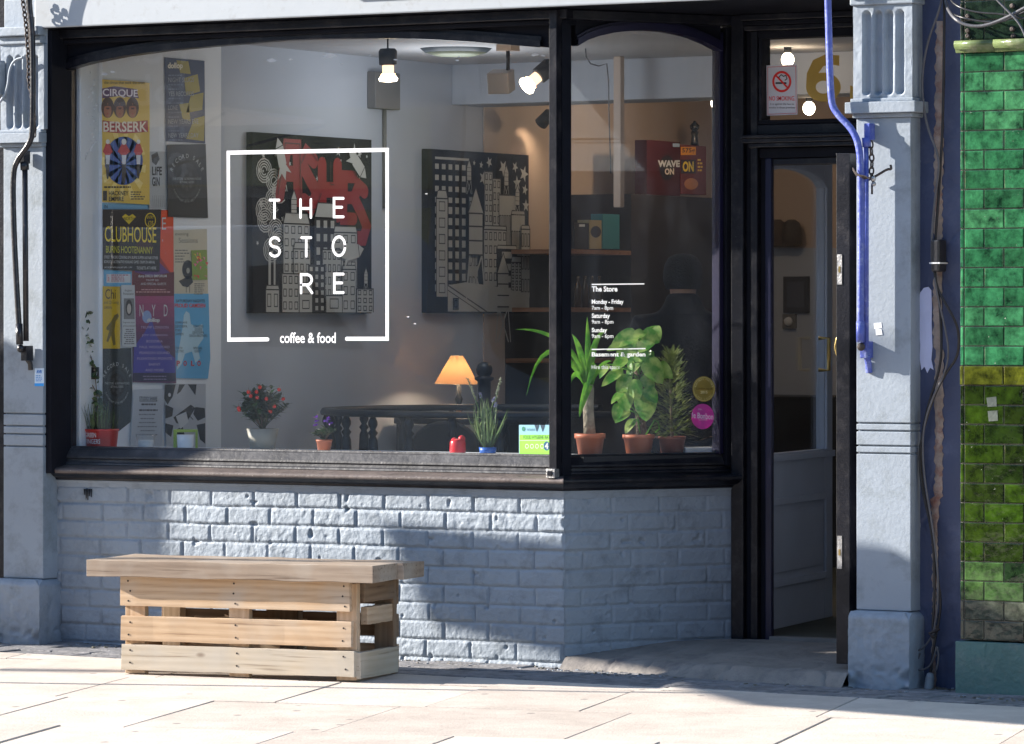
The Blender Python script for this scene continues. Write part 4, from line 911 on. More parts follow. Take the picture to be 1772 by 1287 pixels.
def d(p):
    for a in range(0, 360, 30): p.poly([(214, 285), (214 + 60 * math.cos(R(a)) * .64, 285 + 60 * math.sin(R(a)) * 1.05), (214 + 60 * math.cos(R(a + 13)) * .64, 285 + 60 * math.sin(R(a + 13)) * 1.05)], (232, 214, 140), 1)
    for x in (183, 204, 226):
        p.disc(x + 3, 186, 11, 18, (62, 40, 34), 2); p.disc(x + 3, 191, 6.6, 13, (150, 100, 78), 3, n=14); p.poly([(x - 3, 184), (x + 1, 172), (x + 3, 183)], (62, 40, 34), 4); p.poly([(x + 9, 184), (x + 5, 172), (x + 3, 183)], (62, 40, 34), 4); p.poly([(x, 186), (x + 6, 186), (x + 5, 189), (x + 1, 189)], (60, 30, 28), 4); p.poly([(x + 1, 196), (x + 5, 196), (x + 3, 198)], (150, 40, 40), 4)
    p.poly([(176, 153), (197, 149), (236, 154), (240, 170), (205, 166), (177, 170)], (80, 50, 95), 3); p.text('CIRQUE', 177, 153, 238, 168, (235, 230, 240), 5, bold=.02, slant=2)
    p.disc(214, 278, 33, 42, (35, 80, 150), 1); 
    for i in range(-3, 4): p.line([(214 + i * 9, 278 - 41 * math.sqrt(max(0, 1 - (i * 9 / 33) ** 2))), (214 + i * 9, 278 + 41 * math.sqrt(max(0, 1 - (i * 9 / 33) ** 2)))], .003, (90, 140, 190), 2)
    for x, s_ in ((186, .85), (214, 1.1), (239, .8)):
        p.poly([(x - 10 * s_, 262), (x - 3, 248), (x + 3, 248), (x + 10 * s_, 262), (x + 4, 268), (x - 4, 268)], (170, 35, 45), 3); p.disc(x, 245, 4 * s_, 5 * s_, (225, 225, 225), 4, n=12)
        p.disc(x, 293 if s_ > 1 else 290, 3.6 * s_, 24 * s_, (25, 25, 30), 3, n=16); p.poly([(x - 4, 268), (x + 4, 268), (x + 3, 284), (x - 3, 284)], (210, 215, 225), 4)
    p.poly([(177, 208), (210, 212), (255, 208), (256, 228), (215, 231), (178, 228)], (150, 30, 35), 4); p.text('BERSERK', 178, 210, 254, 228, (235, 225, 215), 6, bold=.02)
    p.text('the circus that took the town', 180, 140, 250, 145, BK, 3); rows(p, 1, 180, 250, 322, 4, 3, BK, 2)
    p.rect(178, 330, 185, 347, BK, 2); p.text('HACKNEY', 188, 330, 222, 338, BK, 3, bold=.02); p.text('EMPIRE', 188, 340, 214, 348, BK, 3, bold=.02); rows(p, 4, 226, 252, 331, 4, 2.2, (90, 80, 50), 2, seed=3)
poster('yellow circus poster CIRQUE BERSERK with motorcyclists on a blue globe', 2, [(177, 137), (259, 143), (259, 354), (177, 349)], (212, 186, 92), d)
def d(p):
    for q in ([(305, 104), (326, 106), (330, 128), (312, 126)], [(318, 135), (342, 128), (346, 158), (322, 165)], [(330, 165), (352, 160), (350, 190), (322, 195)], [(310, 180), (326, 178), (330, 210), (316, 205)], [(336, 205), (354, 200), (353, 244), (322, 240)]): p.poly(q, (150, 140, 60), 1)
    p.text('dollop', 290, 108, 316, 121, (225, 220, 200), 3, bold=.04)
    for i, t in enumerate(('NIGHT SLUGS', 'YES RECORDS', 'LONE', 'NEW YEARS EVE', 'NEW YEARS DAY')): p.text(t, 291, 134 + i * 24, 291 + 4.0 * len(t), 142 + i * 24, (170, 175, 180), 3); rows(p, 2, 291, 318, 129 + i * 24, 16, 2.4, (110, 120, 140), 3, seed=i)
poster('dark navy club night poster with mustard shapes, topmost on the wall', 1, [(285, 99), (354, 105), (355, 248), (288, 244)], (38, 50, 78), d)
def recsale(p, cx, cy, s_=1.0, t2=True):
    for r_ in (30, 27, 24, 21): p.ring(cx, cy + 4, r_ * s_, r_ * 1.48 * s_, .8, (60, 64, 66) if r_ % 2 else (30, 32, 34), 1)
    p.disc(cx, cy + 4, 17 * s_, 25 * s_, (30, 32, 33), 2)
    for a in range(0, 360, 45): p.disc(cx + 10 * math.cos(R(a)) * s_, cy + 4 + 15 * math.sin(R(a)) * s_, 3 * s_, 4.5 * s_, (58, 62, 64), 3, n=12)
    p.arctext('RECORD SALE', cx, cy + 6, 29 * s_, 43 * s_, -68, 68, 11 * s_, (175, 180, 180), 4)
    p.text('THE STORE  65 ROMAN ROAD', cx - 26 * s_, cy - 1, cx + 26 * s_, cy + 3, (170, 175, 175), 4); p.text('BETHNAL GREEN', cx - 13 * s_, cy + 5, cx + 13 * s_, cy + 9, (170, 175, 175), 4)
    p.arctext('SATURDAY 6TH DECEMBER', cx, cy + 2, 27 * s_, 43 * s_, 245, 115, 5, (150, 155, 155), 4, flip=-1); p.text('9AM UNTIL LATE', cx - 12 * s_, cy + 38 * s_, cx + 12 * s_, cy + 43 * s_, (140, 145, 145), 4)
poster('dark grey RECORD SALE poster with a record wheel, upper right of the wall', 2, [(289, 250), (356, 249), (360, 377), (291, 375)], (42, 46, 48), lambda p: recsale(p, 323, 308, .95))
def d(p):
    p.text('LIFE', 263, 288, 280, 303, BK, 2, bold=.03); p.text('GIN', 263, 306, 276, 322, BK, 2, bold=.03); p.poly([(262, 268), (272, 262), (276, 275), (270, 286), (263, 280)], BK, 1)
    for i in range(7): p.line([(264 + i * 3.2, 338), (265 + i * 3.2, 358)], .002, (120, 120, 120), 1)
poster('white poster with black lettering half hidden between yellow and grey posters', 0, [(256, 262), (289, 262), (291, 362), (256, 360)], (172, 178, 182), d)
def d(p): p.text('IN', 180, 354, 186, 360, BK, 1)
poster('pale blue strip of a poster showing under the yellow circus poster', 0, [(177, 351), (258, 353), (258, 364), (177, 362)], (120, 170, 200), d)
def d(p):
    p.poly([(211, 375), (217, 370), (223, 374), (229, 370), (235, 375), (223, 388)], YE, 1); p.text('NORTH', 214, 375, 232, 381, BK, 3); p.ring(260, 381, 9.5, 13, 1.3, YE, 1); p.text('ENTRY', 254, 373, 266, 378, YE, 2); p.text('£35', 256, 382, 265, 390, YE, 2)
    p.text('CLUBHOUSE', 181, 391, 270, 418, (225, 205, 60), 3, bold=.005, slant=2); p.text('BURNS HOOTENANNY', 183, 425, 264, 437, (190, 190, 60), 3, bold=.005, slant=2)
    p.text('STREET TRADERS COOKING UP A BURNS SUPPER LIKE NAE OTHER', 180, 442, 273, 447, WH, 3, slant=1.5); p.text('BOWLION / ALTERNATIVE HIGHLAND GAMES / DRAM ON ARRIVAL', 180, 450, 268, 455, WH, 3, slant=1); p.text('SATURDAY 24TH JANUARY 6PM - 11PM', 180, 461, 228, 465, WH, 3); p.text('TICKETS AT HERE', 236, 461, 270, 466, WH, 3)
    p.poly([(240, 403), (262, 420), (268, 436), (232, 436)], (60, 35, 40), 1)
poster('black CLUBHOUSE BURNS HOOTENANNY poster with yellow lettering', 3, [(178, 362), (279, 362), (276, 470), (178, 466)], (24, 22, 24), d)
def d(p):
    p.poly([(277, 364), (300, 364), (300, 478), (277, 445)], (205, 85, 45), 1); p.poly([(262, 440), (300, 478), (300, 500), (232, 470)], (95, 60, 120), 1); p.poly([(230, 470), (262, 478), (301, 470), (301, 512), (230, 512)], (90, 25, 35), 2)
    p.text('E', 280, 376, 287, 397, WH, 3); p.text('R', 280, 414, 282, 418, WH, 3)
    p.text('dump DISCO EMPORIUM', 239, 475, 288, 481, WH, 4, bold=.02); p.text('TRUMP DJS', 252, 483, 274, 487, WH, 4); p.text('AND SPECIAL GUESTS', 243, 489, 287, 493, WH, 4); rows(p, 2, 233, 298, 500, 4, 2, (190, 150, 150), 3, centre=True)
poster('orange and dark red club poster partly covered by the black one', 1, [(229, 363), (300, 363), (301, 514), (229, 512)], (150, 50, 35), d)
def d(p):
    for i in range(12):
        t = i / 11; c_ = (int(150 * (1 - t) + 30 * t), int(70 * (1 - t) + 25 * t), int(110 * (1 - t) + 60 * t)); p.rect(230 + t * .0, 512 + i * 12.3, 301 + .25 * i, 512 + i * 12.3 + 12.4, c_, 1)
    p.disc(254, 548, 8, 11, (140, 160, 200), 2); p.poly([(232, 600), (250, 575), (262, 552), (270, 580), (285, 605), (303, 620), (303, 645), (230, 645)], (70, 65, 150), 2)
    for c_, x in (('N', 241), ('Y', 262), ('D', 283)): p.text(c_, x, 527, x + 6.5, 547, WH, 4)
    p.text('dollop', 254, 550, 276, 559, WH, 4, bold=.05)
    for i, t in enumerate(('TRUMP LONDON', 'JOY ORBISON', 'BODDIKA', 'PAUL WOOLFORD', 'PEARSON SOUND', 'FLOATING POINTS', 'BARNT', 'AND MORE')): p.text(t, 267 - 2.0 * len(t), 564 + i * 10 + (4 if i else 0), 267 + 2.0 * len(t), 568.5 + i * 10 + (4 if i else 0), (190, 175, 205), 4)
    rows(p, 2, 236, 300, 650, 5, 2, (140, 130, 160), 3, centre=True)
poster('purple and orange NYD poster with white names', 2, [(230, 512), (300, 512), (305, 663), (230, 661)], (95, 50, 90), d)
def d(p):
    p.text('evening', 303, 402, 326, 409, (110, 110, 100), 2); p.text('Sessions', 309, 411, 342, 420, (120, 120, 110), 2); rows(p, 5, 303, 328, 432, 5, 2, (110, 110, 105), 2, seed=5); rows(p, 6, 336, 356, 490, 3.5, 1.8, (110, 110, 105), 2, seed=6)
    p.disc(325, 466, 10, 16, BK, 2); p.disc(325, 468, 3, 5, (150, 150, 140), 3, n=14); p.poly([(309, 486), (330, 476), (334, 488), (325, 497), (316, 495)], BK, 2); p.line([(322, 496), (322, 506)], .004, BK, 2); p.line([(328, 495), (328, 506)], .004, BK, 2)
poster('cream poster with a black bird carrying a record', 1, [(300, 398), (358, 396), (360, 508), (302, 508)], (196, 190, 170), d)
def d(p):
    rg = random.Random(4)
    for i in range(26): x, y = rg.uniform(333, 355), rg.uniform(436, 478); p.poly([(x, y), (x + rg.uniform(2, 6), y + 1), (x + rg.uniform(1, 5), y + rg.uniform(3, 7))], rg.choice([(210, 60, 60), (230, 200, 70), (220, 120, 150), (90, 170, 80), (240, 230, 220)]), 1 + i % 4)
poster('small multicoloured flyer pinned over the cream poster', 2, [(331, 433), (358, 432), (359, 484), (333, 484)], (130, 150, 60), d, 'flyer', 'flyer')
def d(p):
    p.text('SATURDAY NIGHTS', 304, 518, 354, 523, BK, 2, bold=.02); p.text('PROUD CAMDEN', 302, 525, 355, 532, RD, 2, bold=.03)
    p.poly([(318, 545), (322, 538), (328, 542), (330, 560), (340, 566), (350, 560), (352, 585), (342, 600), (346, 620), (338, 628), (332, 608), (320, 612), (314, 630), (306, 640), (308, 610), (312, 590), (316, 565)], (180, 210, 225), 1)
    for i, t in enumerate(('JOHN JAKE', 'DEVSTEPPA', 'RYAN', 'DAMIEN')): p.text(t, 303, 556 + i * 6.5, 303 + len(t) * 2.3, 560.5 + i * 6.5, BK, 3)
    for i, t in enumerate(('GORGEOUS', 'GEORGE', 'DEVSTEPPA', 'DIXON BROTHERS')): p.text(t, 343 - len(t) * 1.1, 562 + i * 5.5, 343 + len(t) * 1.1, 566.5 + i * 5.5, BK, 3)
    p.text('TENTH', 303, 600, 315, 604, BK, 3); p.text('ELECTRIC', 302, 605.5, 318, 609.5, BK, 3); p.text('SPECIAL', 334, 600, 350, 604, BK, 3); p.text('GUEST', 336, 605.5, 348, 609.5, BK, 3)
    for c_, x in (('P', 305), ('O', 317), ('L', 330), ('O', 341)): p.text(c_, x, 624, x + 6, 633, (170, 35, 50), 3, bold=.04)
poster('bright blue poster with red POLO lettering', 1, [(301, 508), (361, 508), (364, 620), (360, 655), (304, 654)], (95, 165, 205), d)
def d(p):
    p.text('Chi', 182, 500, 200, 517, BK, 2); p.text('and Qi Gong', 180, 520, 205, 527, (90, 90, 60), 2); p.text('GREEN', 180, 530, 193, 534, BK, 2)
    p.poly([(184, 566), (192, 556), (198, 545), (204, 542), (206, 547), (200, 556), (198, 572), (200, 596), (196, 598), (192, 580), (187, 592), (184, 590), (189, 572), (184, 570)], (110, 100, 50), 1)
poster('mustard yellow Chi poster with a stretching figure', 2, [(178, 495), (208, 496), (208, 603), (178, 603)], (190, 165, 45), d)
def d(p):
    p.text('English', 216, 501, 228, 505, BK, 2); p.text('Pronunciation', 213, 506, 231, 510, BK, 2); p.poly([(214, 516), (232, 516), (233, 552), (214, 552)], (120, 122, 124), 1); p.disc(223, 532, 6, 14, (40, 40, 42), 2, n=16); p.disc(223, 534, 3.6, 9, (190, 185, 180), 3, n=14)
    p.text('Improve your', 213, 556, 233, 560, BK, 2); p.text('pronunciation!', 213, 562, 234, 566, BK, 2); rows(p, 8, 214, 234, 569, 3.5, 1.8, (110, 110, 115), 2, centre=True, seed=8)
poster('narrow white English pronunciation leaflet with a portrait', 3, [(210, 493), (233, 493), (236, 600), (212, 600)], (196, 202, 206), d, 'leaflet', 'leaflet')
def d(p): p.rect(184, 474, 226, 489, (205, 210, 215), 1); p.text('Dance', 186, 475, 189, 487, RD, 2); rows(p, 4, 192, 222, 475, 3.4, 1.6, (160, 90, 110), 2, seed=2)
poster('small pale blue bordered flyer under the black Clubhouse poster', 1, [(180, 466), (228, 470), (227, 494), (180, 496)], (110, 170, 205), d, 'flyer', 'flyer')
poster('curling RECORD SALE poster behind the red plant pot', 1, [(178, 603), (227, 602), (229, 680), (226, 730), (178, 768)], (44, 54, 58), lambda p: recsale(p, 202, 662, .82))
def d(p):
    p.text('STUDIO SHARE', 241, 686, 272, 693, BK, 2, bold=.01); p.line([(241, 694), (272, 694)], .002, BK, 2); rows(p, 2, 238, 276, 698, 10, 3, (80, 80, 85), 2, centre=True, seed=1); rows(p, 6, 236, 274, 716, 7, 2, (130, 132, 138), 2, centre=True, seed=9)
poster('white STUDIO SHARE notice, lowest row of the wall', 2, [(231, 674), (287, 672), (281, 720), (282, 775), (225, 775)], (190, 196, 204), d, 'notice', 'notice')
def d(p):
    p.poly([(285, 665), (304, 665), (299, 685), (290, 700), (284, 690)], BK, 1); p.disc(293, 683, 6, 8, BK, 2, n=14); p.disc(293, 683, 2.4, 3.5, WH, 3, n=10); p.poly([(310, 665), (320, 665), (312, 678), (306, 682)], BK, 1); p.poly([(325, 665), (340, 665), (338, 684)], BK, 1)
    p.poly([(286, 700), (300, 706), (298, 720), (286, 724)], BK, 1); p.poly([(300, 722), (330, 700), (338, 706), (320, 735), (305, 732)], BK, 1); p.poly([(304, 720), (322, 712), (326, 730), (312, 742)], WH, 2); p.poly([(338, 704), (354, 706), (355, 722), (342, 728), (334, 716)], BK, 2); p.line([(322, 714), (334, 726)], .004, BK, 3)
    p.poly([(286, 732), (300, 736), (296, 756), (286, 748)], BK, 1); p.poly([(340, 735), (355, 732), (355, 768), (346, 760)], BK, 1); p.poly([(300, 745), (316, 738), (320, 755), (300, 768)], BK, 1)
poster('black and white collage poster of eyes and hands', 2, [(284, 664), (356, 664), (356, 776), (288, 776)], (184, 188, 194), d)
p = Panel((XW + .0125, 0, 0), (0, 1, 0), (1, 0, 0), step=.0004)
quadsheet(p, [(158, 635), (172, 635), (172, 656), (158, 656)], (26, 26, 28)); p.text('D', 162, 639, 168, 651, WH, 2); o = p.mb.build('sticker', fixn=False); tag(o, 'small black square sticker with a white letter, on the white boarding', 'sticker')
# ================================================================== CANVASES
XCn = XW + .035
def canvas(label, x0, y0, x1, y1, draw):
    p = Panel((XCn + .0005, 0, 0), (0, 1, 0), (1, 0, 0), step=.0004)
    a0, b0 = p.px(x0, y0); a1, b1 = p.px(x1, y1); CB = paint('canvas_black', (.005, .006, .010), .8, .2, 20, .15, 200, spec=.15)
    p.mb.box(XW + .001, XCn, a0, a1, b1, b0, CB); draw(p, a0, a1, b1, b0)
    o = p.mb.build('canvas', fixn=False); tag(o, label, 'painting', 'canvases on the left wall'); return o
INK = (172, 172, 168); LN = (30, 32, 36)
def star(p, u, v, r_, col, L, rg):
    a = rg.random() * 6; pts = []
    for i in range(10): q = r_ if i % 2 == 0 else r_ * .42; pts.append((u + q * math.cos(a + i * .628), v + q * math.sin(a + i * .628)))
    p.poly(pts, col, L, px=False)
def bldg(p, u0, u1, v0, v1, L, nw, nh, rg, inv=False, roof=0):
    c1, c2 = (INK, LN) if not inv else (LN, INK)
    p.poly([(u0, v0), (u1, v0), (u1, v1), (u0, v1)], c1, L, px=False); p.line([(u0, v0), (u0, v1), (u1, v1), (u1, v0)], .006, LN, L + 1, px=False)
    if roof: m = (u0 + u1) / 2; p.poly([(u0, v1), (u1, v1), (u1 - roof * .4, v1 + roof), (u0 + roof * .4, v1 + roof)], INK, L, px=False); p.line([(u0, v1), (u1, v1), (u1 - roof * .4, v1 + roof), (u0 + roof * .4, v1 + roof), (u0, v1)], .005, LN, L + 1, px=False)
    dw, dh = (u1 - u0) / nw, (v1 - v0) / nh
    for i in range(nw):
        for j in range(nh):
            a, b = u0 + dw * (i + .25), v0 + dh * (j + .25)
            q = [(a, b), (a + dw * .5, b), (a + dw * .5, b + dh * .55), (a, b + dh * .55)]
            if inv: p.poly(q, c2, L + 1, px=False)
            else: p.line(q, .005, LN, L + 1, px=False, closed=True)
def tower(p, u, v, s_, L):      # water tower
    p.poly([(u - .05 * s_, v), (u + .05 * s_, v), (u + .05 * s_, v + .16 * s_), (u - .05 * s_, v + .16 * s_)], INK, L, px=False); p.poly([(u - .058 * s_, v + .16 * s_), (u + .058 * s_, v + .16 * s_), (u, v + .26 * s_)], INK, L, px=False)
    for k in (0, .055, .11, .16): p.line([(u - .055 * s_, v + k * s_), (u + .055 * s_, v + k * s_)], .006 * s_, LN, L + 1, px=False)
    p.line([(u - .058 * s_, v + .16 * s_), (u, v + .26 * s_), (u + .058 * s_, v + .16 * s_)], .005, LN, L + 1, px=False)
    for a, b in ((-.045, -.07), (.045, .07), (-.045, .05), (.045, -.05)): p.line([(u + a * s_, v), (u + b * s_, v - .17 * s_)], .009 * s_, INK, L, px=False)
def d1(p, a, b, c_, d_):
    rg = random.Random(12); W_, H_ = b - a, d_ - c_; U = lambda t: a + t * W_; V = lambda t: c_ + t * H_
    for i in range(46):
        u, v = rg.random(), rg.random()
        if v < .45 and .15 < u < .95: continue
        star(p, U(.03 + .94 * u), V(.05 + .9 * v), rg.uniform(.008, .026), INK, 1, rg)
    for i in range(9):       # swirling smoke
        cx, cy = U(.15 + .07 * math.sin(i * 1.3)), V(.35 + .055 * i)
        for r_ in (.07, .055, .04, .025): p.line([(cx + r_ * math.cos(t * .5) * .9, cy + r_ * math.sin(t * .5) * .8) for t in range(0, 12)], .006, INK, 1 + i % 3, px=False)
    red = (118, 12, 22)
    def fat(pts, w_=.075, L=4): p.line([(U(x), V(y)) for x, y in pts], w_, red, L, px=False, caps=True); 
    fat([(.22, .66), (.28, .93), (.36, .93), (.37, .64)]); fat([(.24, .78), (.37, .78)], L=5); fat([(.50, .86), (.44, .90), (.40, .84), (.47, .75), (.53, .68), (.48, .60), (.42, .63)], L=6)
    fat([(.57, .84), (.57, .56)], L=7); fat([(.70, .84), (.70, .56)], L=8); fat([(.57, .70), (.70, .70)], L=9); fat([(.84, .78), (.76, .78), (.75, .54), (.84, .54)], .06, L=10); fat([(.76, .66), (.83, .66)], .06, L=11); fat([(.93, .70), (.88, .73), (.84, .66), (.90, .58), (.95, .50), (.92, .43), (.86, .43)], .07, L=12)
    for pts in ([(.20, .66), (.26, .95), (.38, .95), (.39, .62)], [(.53, .86), (.45, .93), (.39, .84)], [(.42, .57), (.52, .59), (.56, .68)], [(.64, .86), (.64, .73), (.67, .73)], [(.64, .56), (.64, .66)]): p.line([(U(x), V(y)) for x, y in pts], .005, (50, 12, 18), 14, px=False)
    for k, (x0, x1, y1, nw, nh, iv, rf) in enumerate([(.24, .46, .50, 4, 7, False, .05), (.50, .68, .54, 3, 7, True, .07), (.66, .86, .46, 3, 6, False, .03), (.32, .46, .36, 3, 5, False, .03), (.56, .72, .36, 4, 5, False, 0), (.44, .58, .27, 3, 6, True, 0), (.22, .36, .22, 3, 3, False, 0), (.36, .47, .17, 1, 2, False, 0), (.72, .84, .25, 2, 3, False, .02), (.58, .72, .10, 1, 1, False, 0), (.08, .19, .13, 2, 1, False, .02), (.84, .985, .14, 3, 3, False, 0)]):
        bldg(p, U(x0), U(x1), V(.005), V(y1), 16 + 3 * k, nw, nh, rg, iv, rf)
    tower(p, U(.33), V(.55), .45, 15); tower(p, U(.92), V(.17), .3, 50); p.line([(U(.13), V(.15)), (U(.13), V(.33))], .02, INK, 15, px=False); p.line([(U(.17), V(.15)), (U(.17), V(.30))], .015, INK, 15, px=False)
    for cx, cy, an in ((.2, .88, 1.9), (.86, .84, -.7), (.82, .35, .2)):      # little rockets
        ca_, sa_ = math.cos(an), math.sin(an); T = lambda x, y: (U(cx) + (x * ca_ - y * sa_) * .13, V(cy) + (x * sa_ + y * ca_) * .13)
        p.poly([T(-.4, -.25), T(.3, -.25), T(.65, 0), T(.3, .25), T(-.4, .25)], INK, 51, px=False); p.poly([T(-.4, -.2), T(-.8, -.45), T(-.65, -.15), T(-.95, 0), T(-.65, .15), T(-.8, .45), T(-.4, .2)], INK, 51, px=False); p.line([T(.3, -.25), T(.3, .25)], .005, LN, 52, px=False)
canvas('black canvas of a night city with rockets and red ASHES lettering', 437, 228, 643, 542, d1)
def d2(p, a, b, c_, d_):
    rg = random.Random(3); W_, H_ = b - a, d_ - c_; U = lambda t: a + t * W_; V = lambda t: c_ + t * H_
    for x, y, r_ in ((.52, .92, .02), (.6, .94, .03), (.74, .91, .045), (.86, .92, .03), (.95, .88, .045), (.88, .82, .04), (.96, .78, .03), (.54, .84, .04), (.97, .68, .035), (.45, .93, .015)): star(p, U(x), V(y), r_, INK, 1, rg)
    p.poly([(U(.07), V(.94)), (U(.40), V(.94)), (U(.40), V(.955)), (U(.07), V(.955))], INK, 1, px=False)
    for j in range(12):
        for i in range(5): x, y = .07 + .065 * i, .88 - .068 * j; p.poly([(U(x), V(y)), (U(x + .036), V(y)), (U(x + .036), V(y + .033 + .01 * (j > 3))), (U(x), V(y + .033 + .01 * (j > 3)))], INK, 1, px=False)
    specs = [(.55, .63, .88, 2, 12, False, 0), (.63, .71, .84, 2, 10, False, 0), (.69, .86, .74, 7, 1, False, 0), (.39, .48, .72, 3, 4, False, 0), (.81, .95, .62, 6, 1, False, .02), (.07, .18, .70, 1, 6, False, .04), (.53, .76, .52, 5, 5, False, .02), (.66, .86, .40, 1, 4, True, .02), (.80, .99, .32, 5, 6, False, .03), (.90, .99, .53, 3, 3, False, .02)]
    for k, (x0, x1, y1, nw, nh, iv, rf) in enumerate(specs): bldg(p, U(x0), U(x1), V(.1), V(y1), 4 + 3 * k, nw, nh, rg, iv, rf)
    p.poly([(U(.17), V(.01)), (U(.98), V(.01)), (U(.98), V(.12)), (U(.62), V(.17)), (U(.34), V(.19)), (U(.17), V(.17))], INK, 36, px=False); p.line([(U(.17), V(.17)), (U(.55), V(.01))], .007, LN, 37, px=False); p.line([(U(.17), V(.14)), (U(.48), V(.01))], .005, LN, 37, px=False)
    tower(p, U(.44), V(.36), 1.3, 40); tower(p, U(.71), V(.04), 1.05, 44); tower(p, U(.40), V(.82), .4, 2); tower(p, U(.77), V(.80), .4, 3); tower(p, U(.87), V(.68), .4, 20)
    for i in range(4): bldg(p, U(.22 + i * .001), U(.27), V(.02), V(.09), 38, 1, 1, rg)
canvas('black canvas of pale skyscrapers and water towers under stars', 740, 257, 915, 542, d2)
# ================================================================== LIGHTS
BULB = glow('lit_bulb', (1.0, .84, .6), 7); BULBN = glow('lit_bulb_neck', (1.0, .6, .35), .9)
def light(kind, name, loc, energy, col, parent, r_=.03, aim=None, size=R(70), blend=.6):
    l = bpy.data.lights.new(name, kind); l.energy = energy; l.color = col; l.shadow_soft_size = r_
    if kind == 'SPOT': l.spot_size = size; l.spot_blend = blend
    o = bpy.data.objects.new(name, l); COL.objects.link(o); o.parent = parent; o.location = loc
    if aim is not None: o.rotation_euler = (Vector(loc) - Vector(aim)).to_track_quat('Z', 'Y').to_euler()
    return o
WARM = (1.0, .72, .46)
def spotbulb(label, top, tip, ceiling_z, e=6):
    t = thing('spotlight', label, 'light', 'reflector bulbs under the ceiling'); top = Vector(top); tip = Vector(tip); ax = (tip - top).normalized(); L = (tip - top).length
    mb = MB(); mb.lathe([(.0, 0), (.034, .0), (.042, .012), (.040, L * .48), (.03, L * .5)], top, M['dark'], 18, axis=ax); mb.tube([top, (top.x, top.y, ceiling_z)], .004, M['cable'], 6); mb.build('holder', t)
    mb = MB(); mb.lathe([(.026, L * .5), (.026, L * .74), (.034, L * .76)], top, BULBN, 16, axis=ax); mb.lathe([(.032, L * .80), (.043, L * .9), (.038, L * .97), (.0, L)], top, BULB, 20, axis=ax); mb.build('bulb', t)
    light('SPOT', 'bulb_light', tip + ax * .02, e, WARM, t, .04, tip + ax, R(120), .9); return t
spotbulb('lit reflector bulb hanging straight down above the window lettering', atd(671, 84, 19.6), atd(672, 142, 19.6), ZC, 2.2)
spotbulb('lit reflector bulb tilted to the left beside the corner post', atd(955, 112, 20.05), atd(907, 152, 20.0), ZC, 2.2)
t = thing('speaker', 'grey cube loudspeaker on a rod hanging from the ceiling', 'loudspeaker')
mb = MB(); c_ = atd(867, 141, 20.3); mb.obox(c_, (.105, .105, .10), rot('Z', R(14)) @ rot('X', R(14)), paint('speaker_grey', (.25, .23, .22), .6, .05, 9, .1)); mb.build('cabinet', t, bevel=.006)
mb = MB(); tp = atd(879, 88, 20.3); mb.tube([tp, (tp.x, tp.y, c_.z + .02)], .009, M['dark'], 10); mb.box(tp.x - .04, tp.x + .04, tp.y - .04, tp.y + .04, tp.z, ZC - .001, M['warmw']); mb.build('bracket', t)
COVER = glow('added_glow_cover', (.20, .22, .16), .15)  # weak glow added to the lamp covers
for k, (x0, x1, y, lab) in enumerate(((332, 460, 92, 'flush ceiling lamp with added cover glow and fill light, above the posters'), (722, 856, 80, 'flush ceiling lamp with added cover glow and fill light, beside the cube loudspeaker'))):
    t = thing('ceiling_lamp', lab, 'ceiling lamp', 'flush ceiling lamps'); c_ = atd((x0 + x1) / 2, y, 20.6); r_ = (x1 - x0) / 2 / F * 20.6
    mb = MB(); mb.lathe([(r_ * .9, ZC - c_.z - .001), (r_, .03), (r_, .0), (r_ * .8, -.03)], (c_.x, c_.y, c_.z), paint('lamp_metal', (.06, .075, .09), .5, .1, 9, 0), 32); mb.build('body', t)
    mb = MB(); mb.lathe([(r_ * .79, -.0302), (r_ * .5, -.045), (0, -.05)], (c_.x, c_.y, c_.z), COVER, 32); mb.build('diffuser', t); light('POINT', 'bulb_light', c_ - Vector((0, 0, .30)), 4.0, (.92, .96, 1.0), t, .25)  # point light is added fill that brightens the room
for k, (x, y, Z, lab, e) in enumerate(((1363, 103, 20.5, 'round lit bulb above the no smoking sign', .6), (1400, 187, 21.5, 'lit bulb low behind the fanlight', .5), (1240, 178, 22.6, 'lit wall bulb at the edge of the angled window', 3), (1010, 210, 23.6, 'small lit bulb under the beam near the shelves', 7))):
    t = thing('hanging_bulb', lab, 'light bulb', 'bare bulbs in the back of the cafe'); c_ = atd(x, y, Z); mb = MB(); mb.ball(c_, .03, BULB, 14, (1, 1, 1.15)); mb.build('bulb', t)
    if k == 3: bpy.data.objects.remove(t.children[0]); bpy.data.objects.remove(t); continue
    mb = MB(); mb.lathe([(.018, .03), (.018, .07), (.006, .08)], c_, M['dark'], 12); mb.tube([c_ + Vector((0, 0, .07)), (c_.x, c_.y, ZC)], .003, M['cable'], 6); mb.build('socket', t)
    light('POINT', 'bulb_light', c_ - Vector((0, 0, .05)), e, WARM, t, .03)
# wall washer hidden beyond the corner post
t = thing('spotlight', 'small black spotlight under the ceiling beam, mostly behind the corner post', 'light', 'reflector bulbs under the ceiling'); c_ = atd(952, 196, 22.3)
mb = MB(); mb.lathe([(.0, 0), (.03, 0), (.035, .08)], c_, M['dark'], 16, axis=(-.6, .1, -.5)); mb.tube([c_, (c_.x, c_.y, 2.47)], .006, M['dark'], 8); mb.build('holder', t)
light('SPOT', 'bulb_light', c_ + Vector((-.05, .01, -.05)), 11, WARM, t, .03, atx(903, 262, XW), R(80), .9)
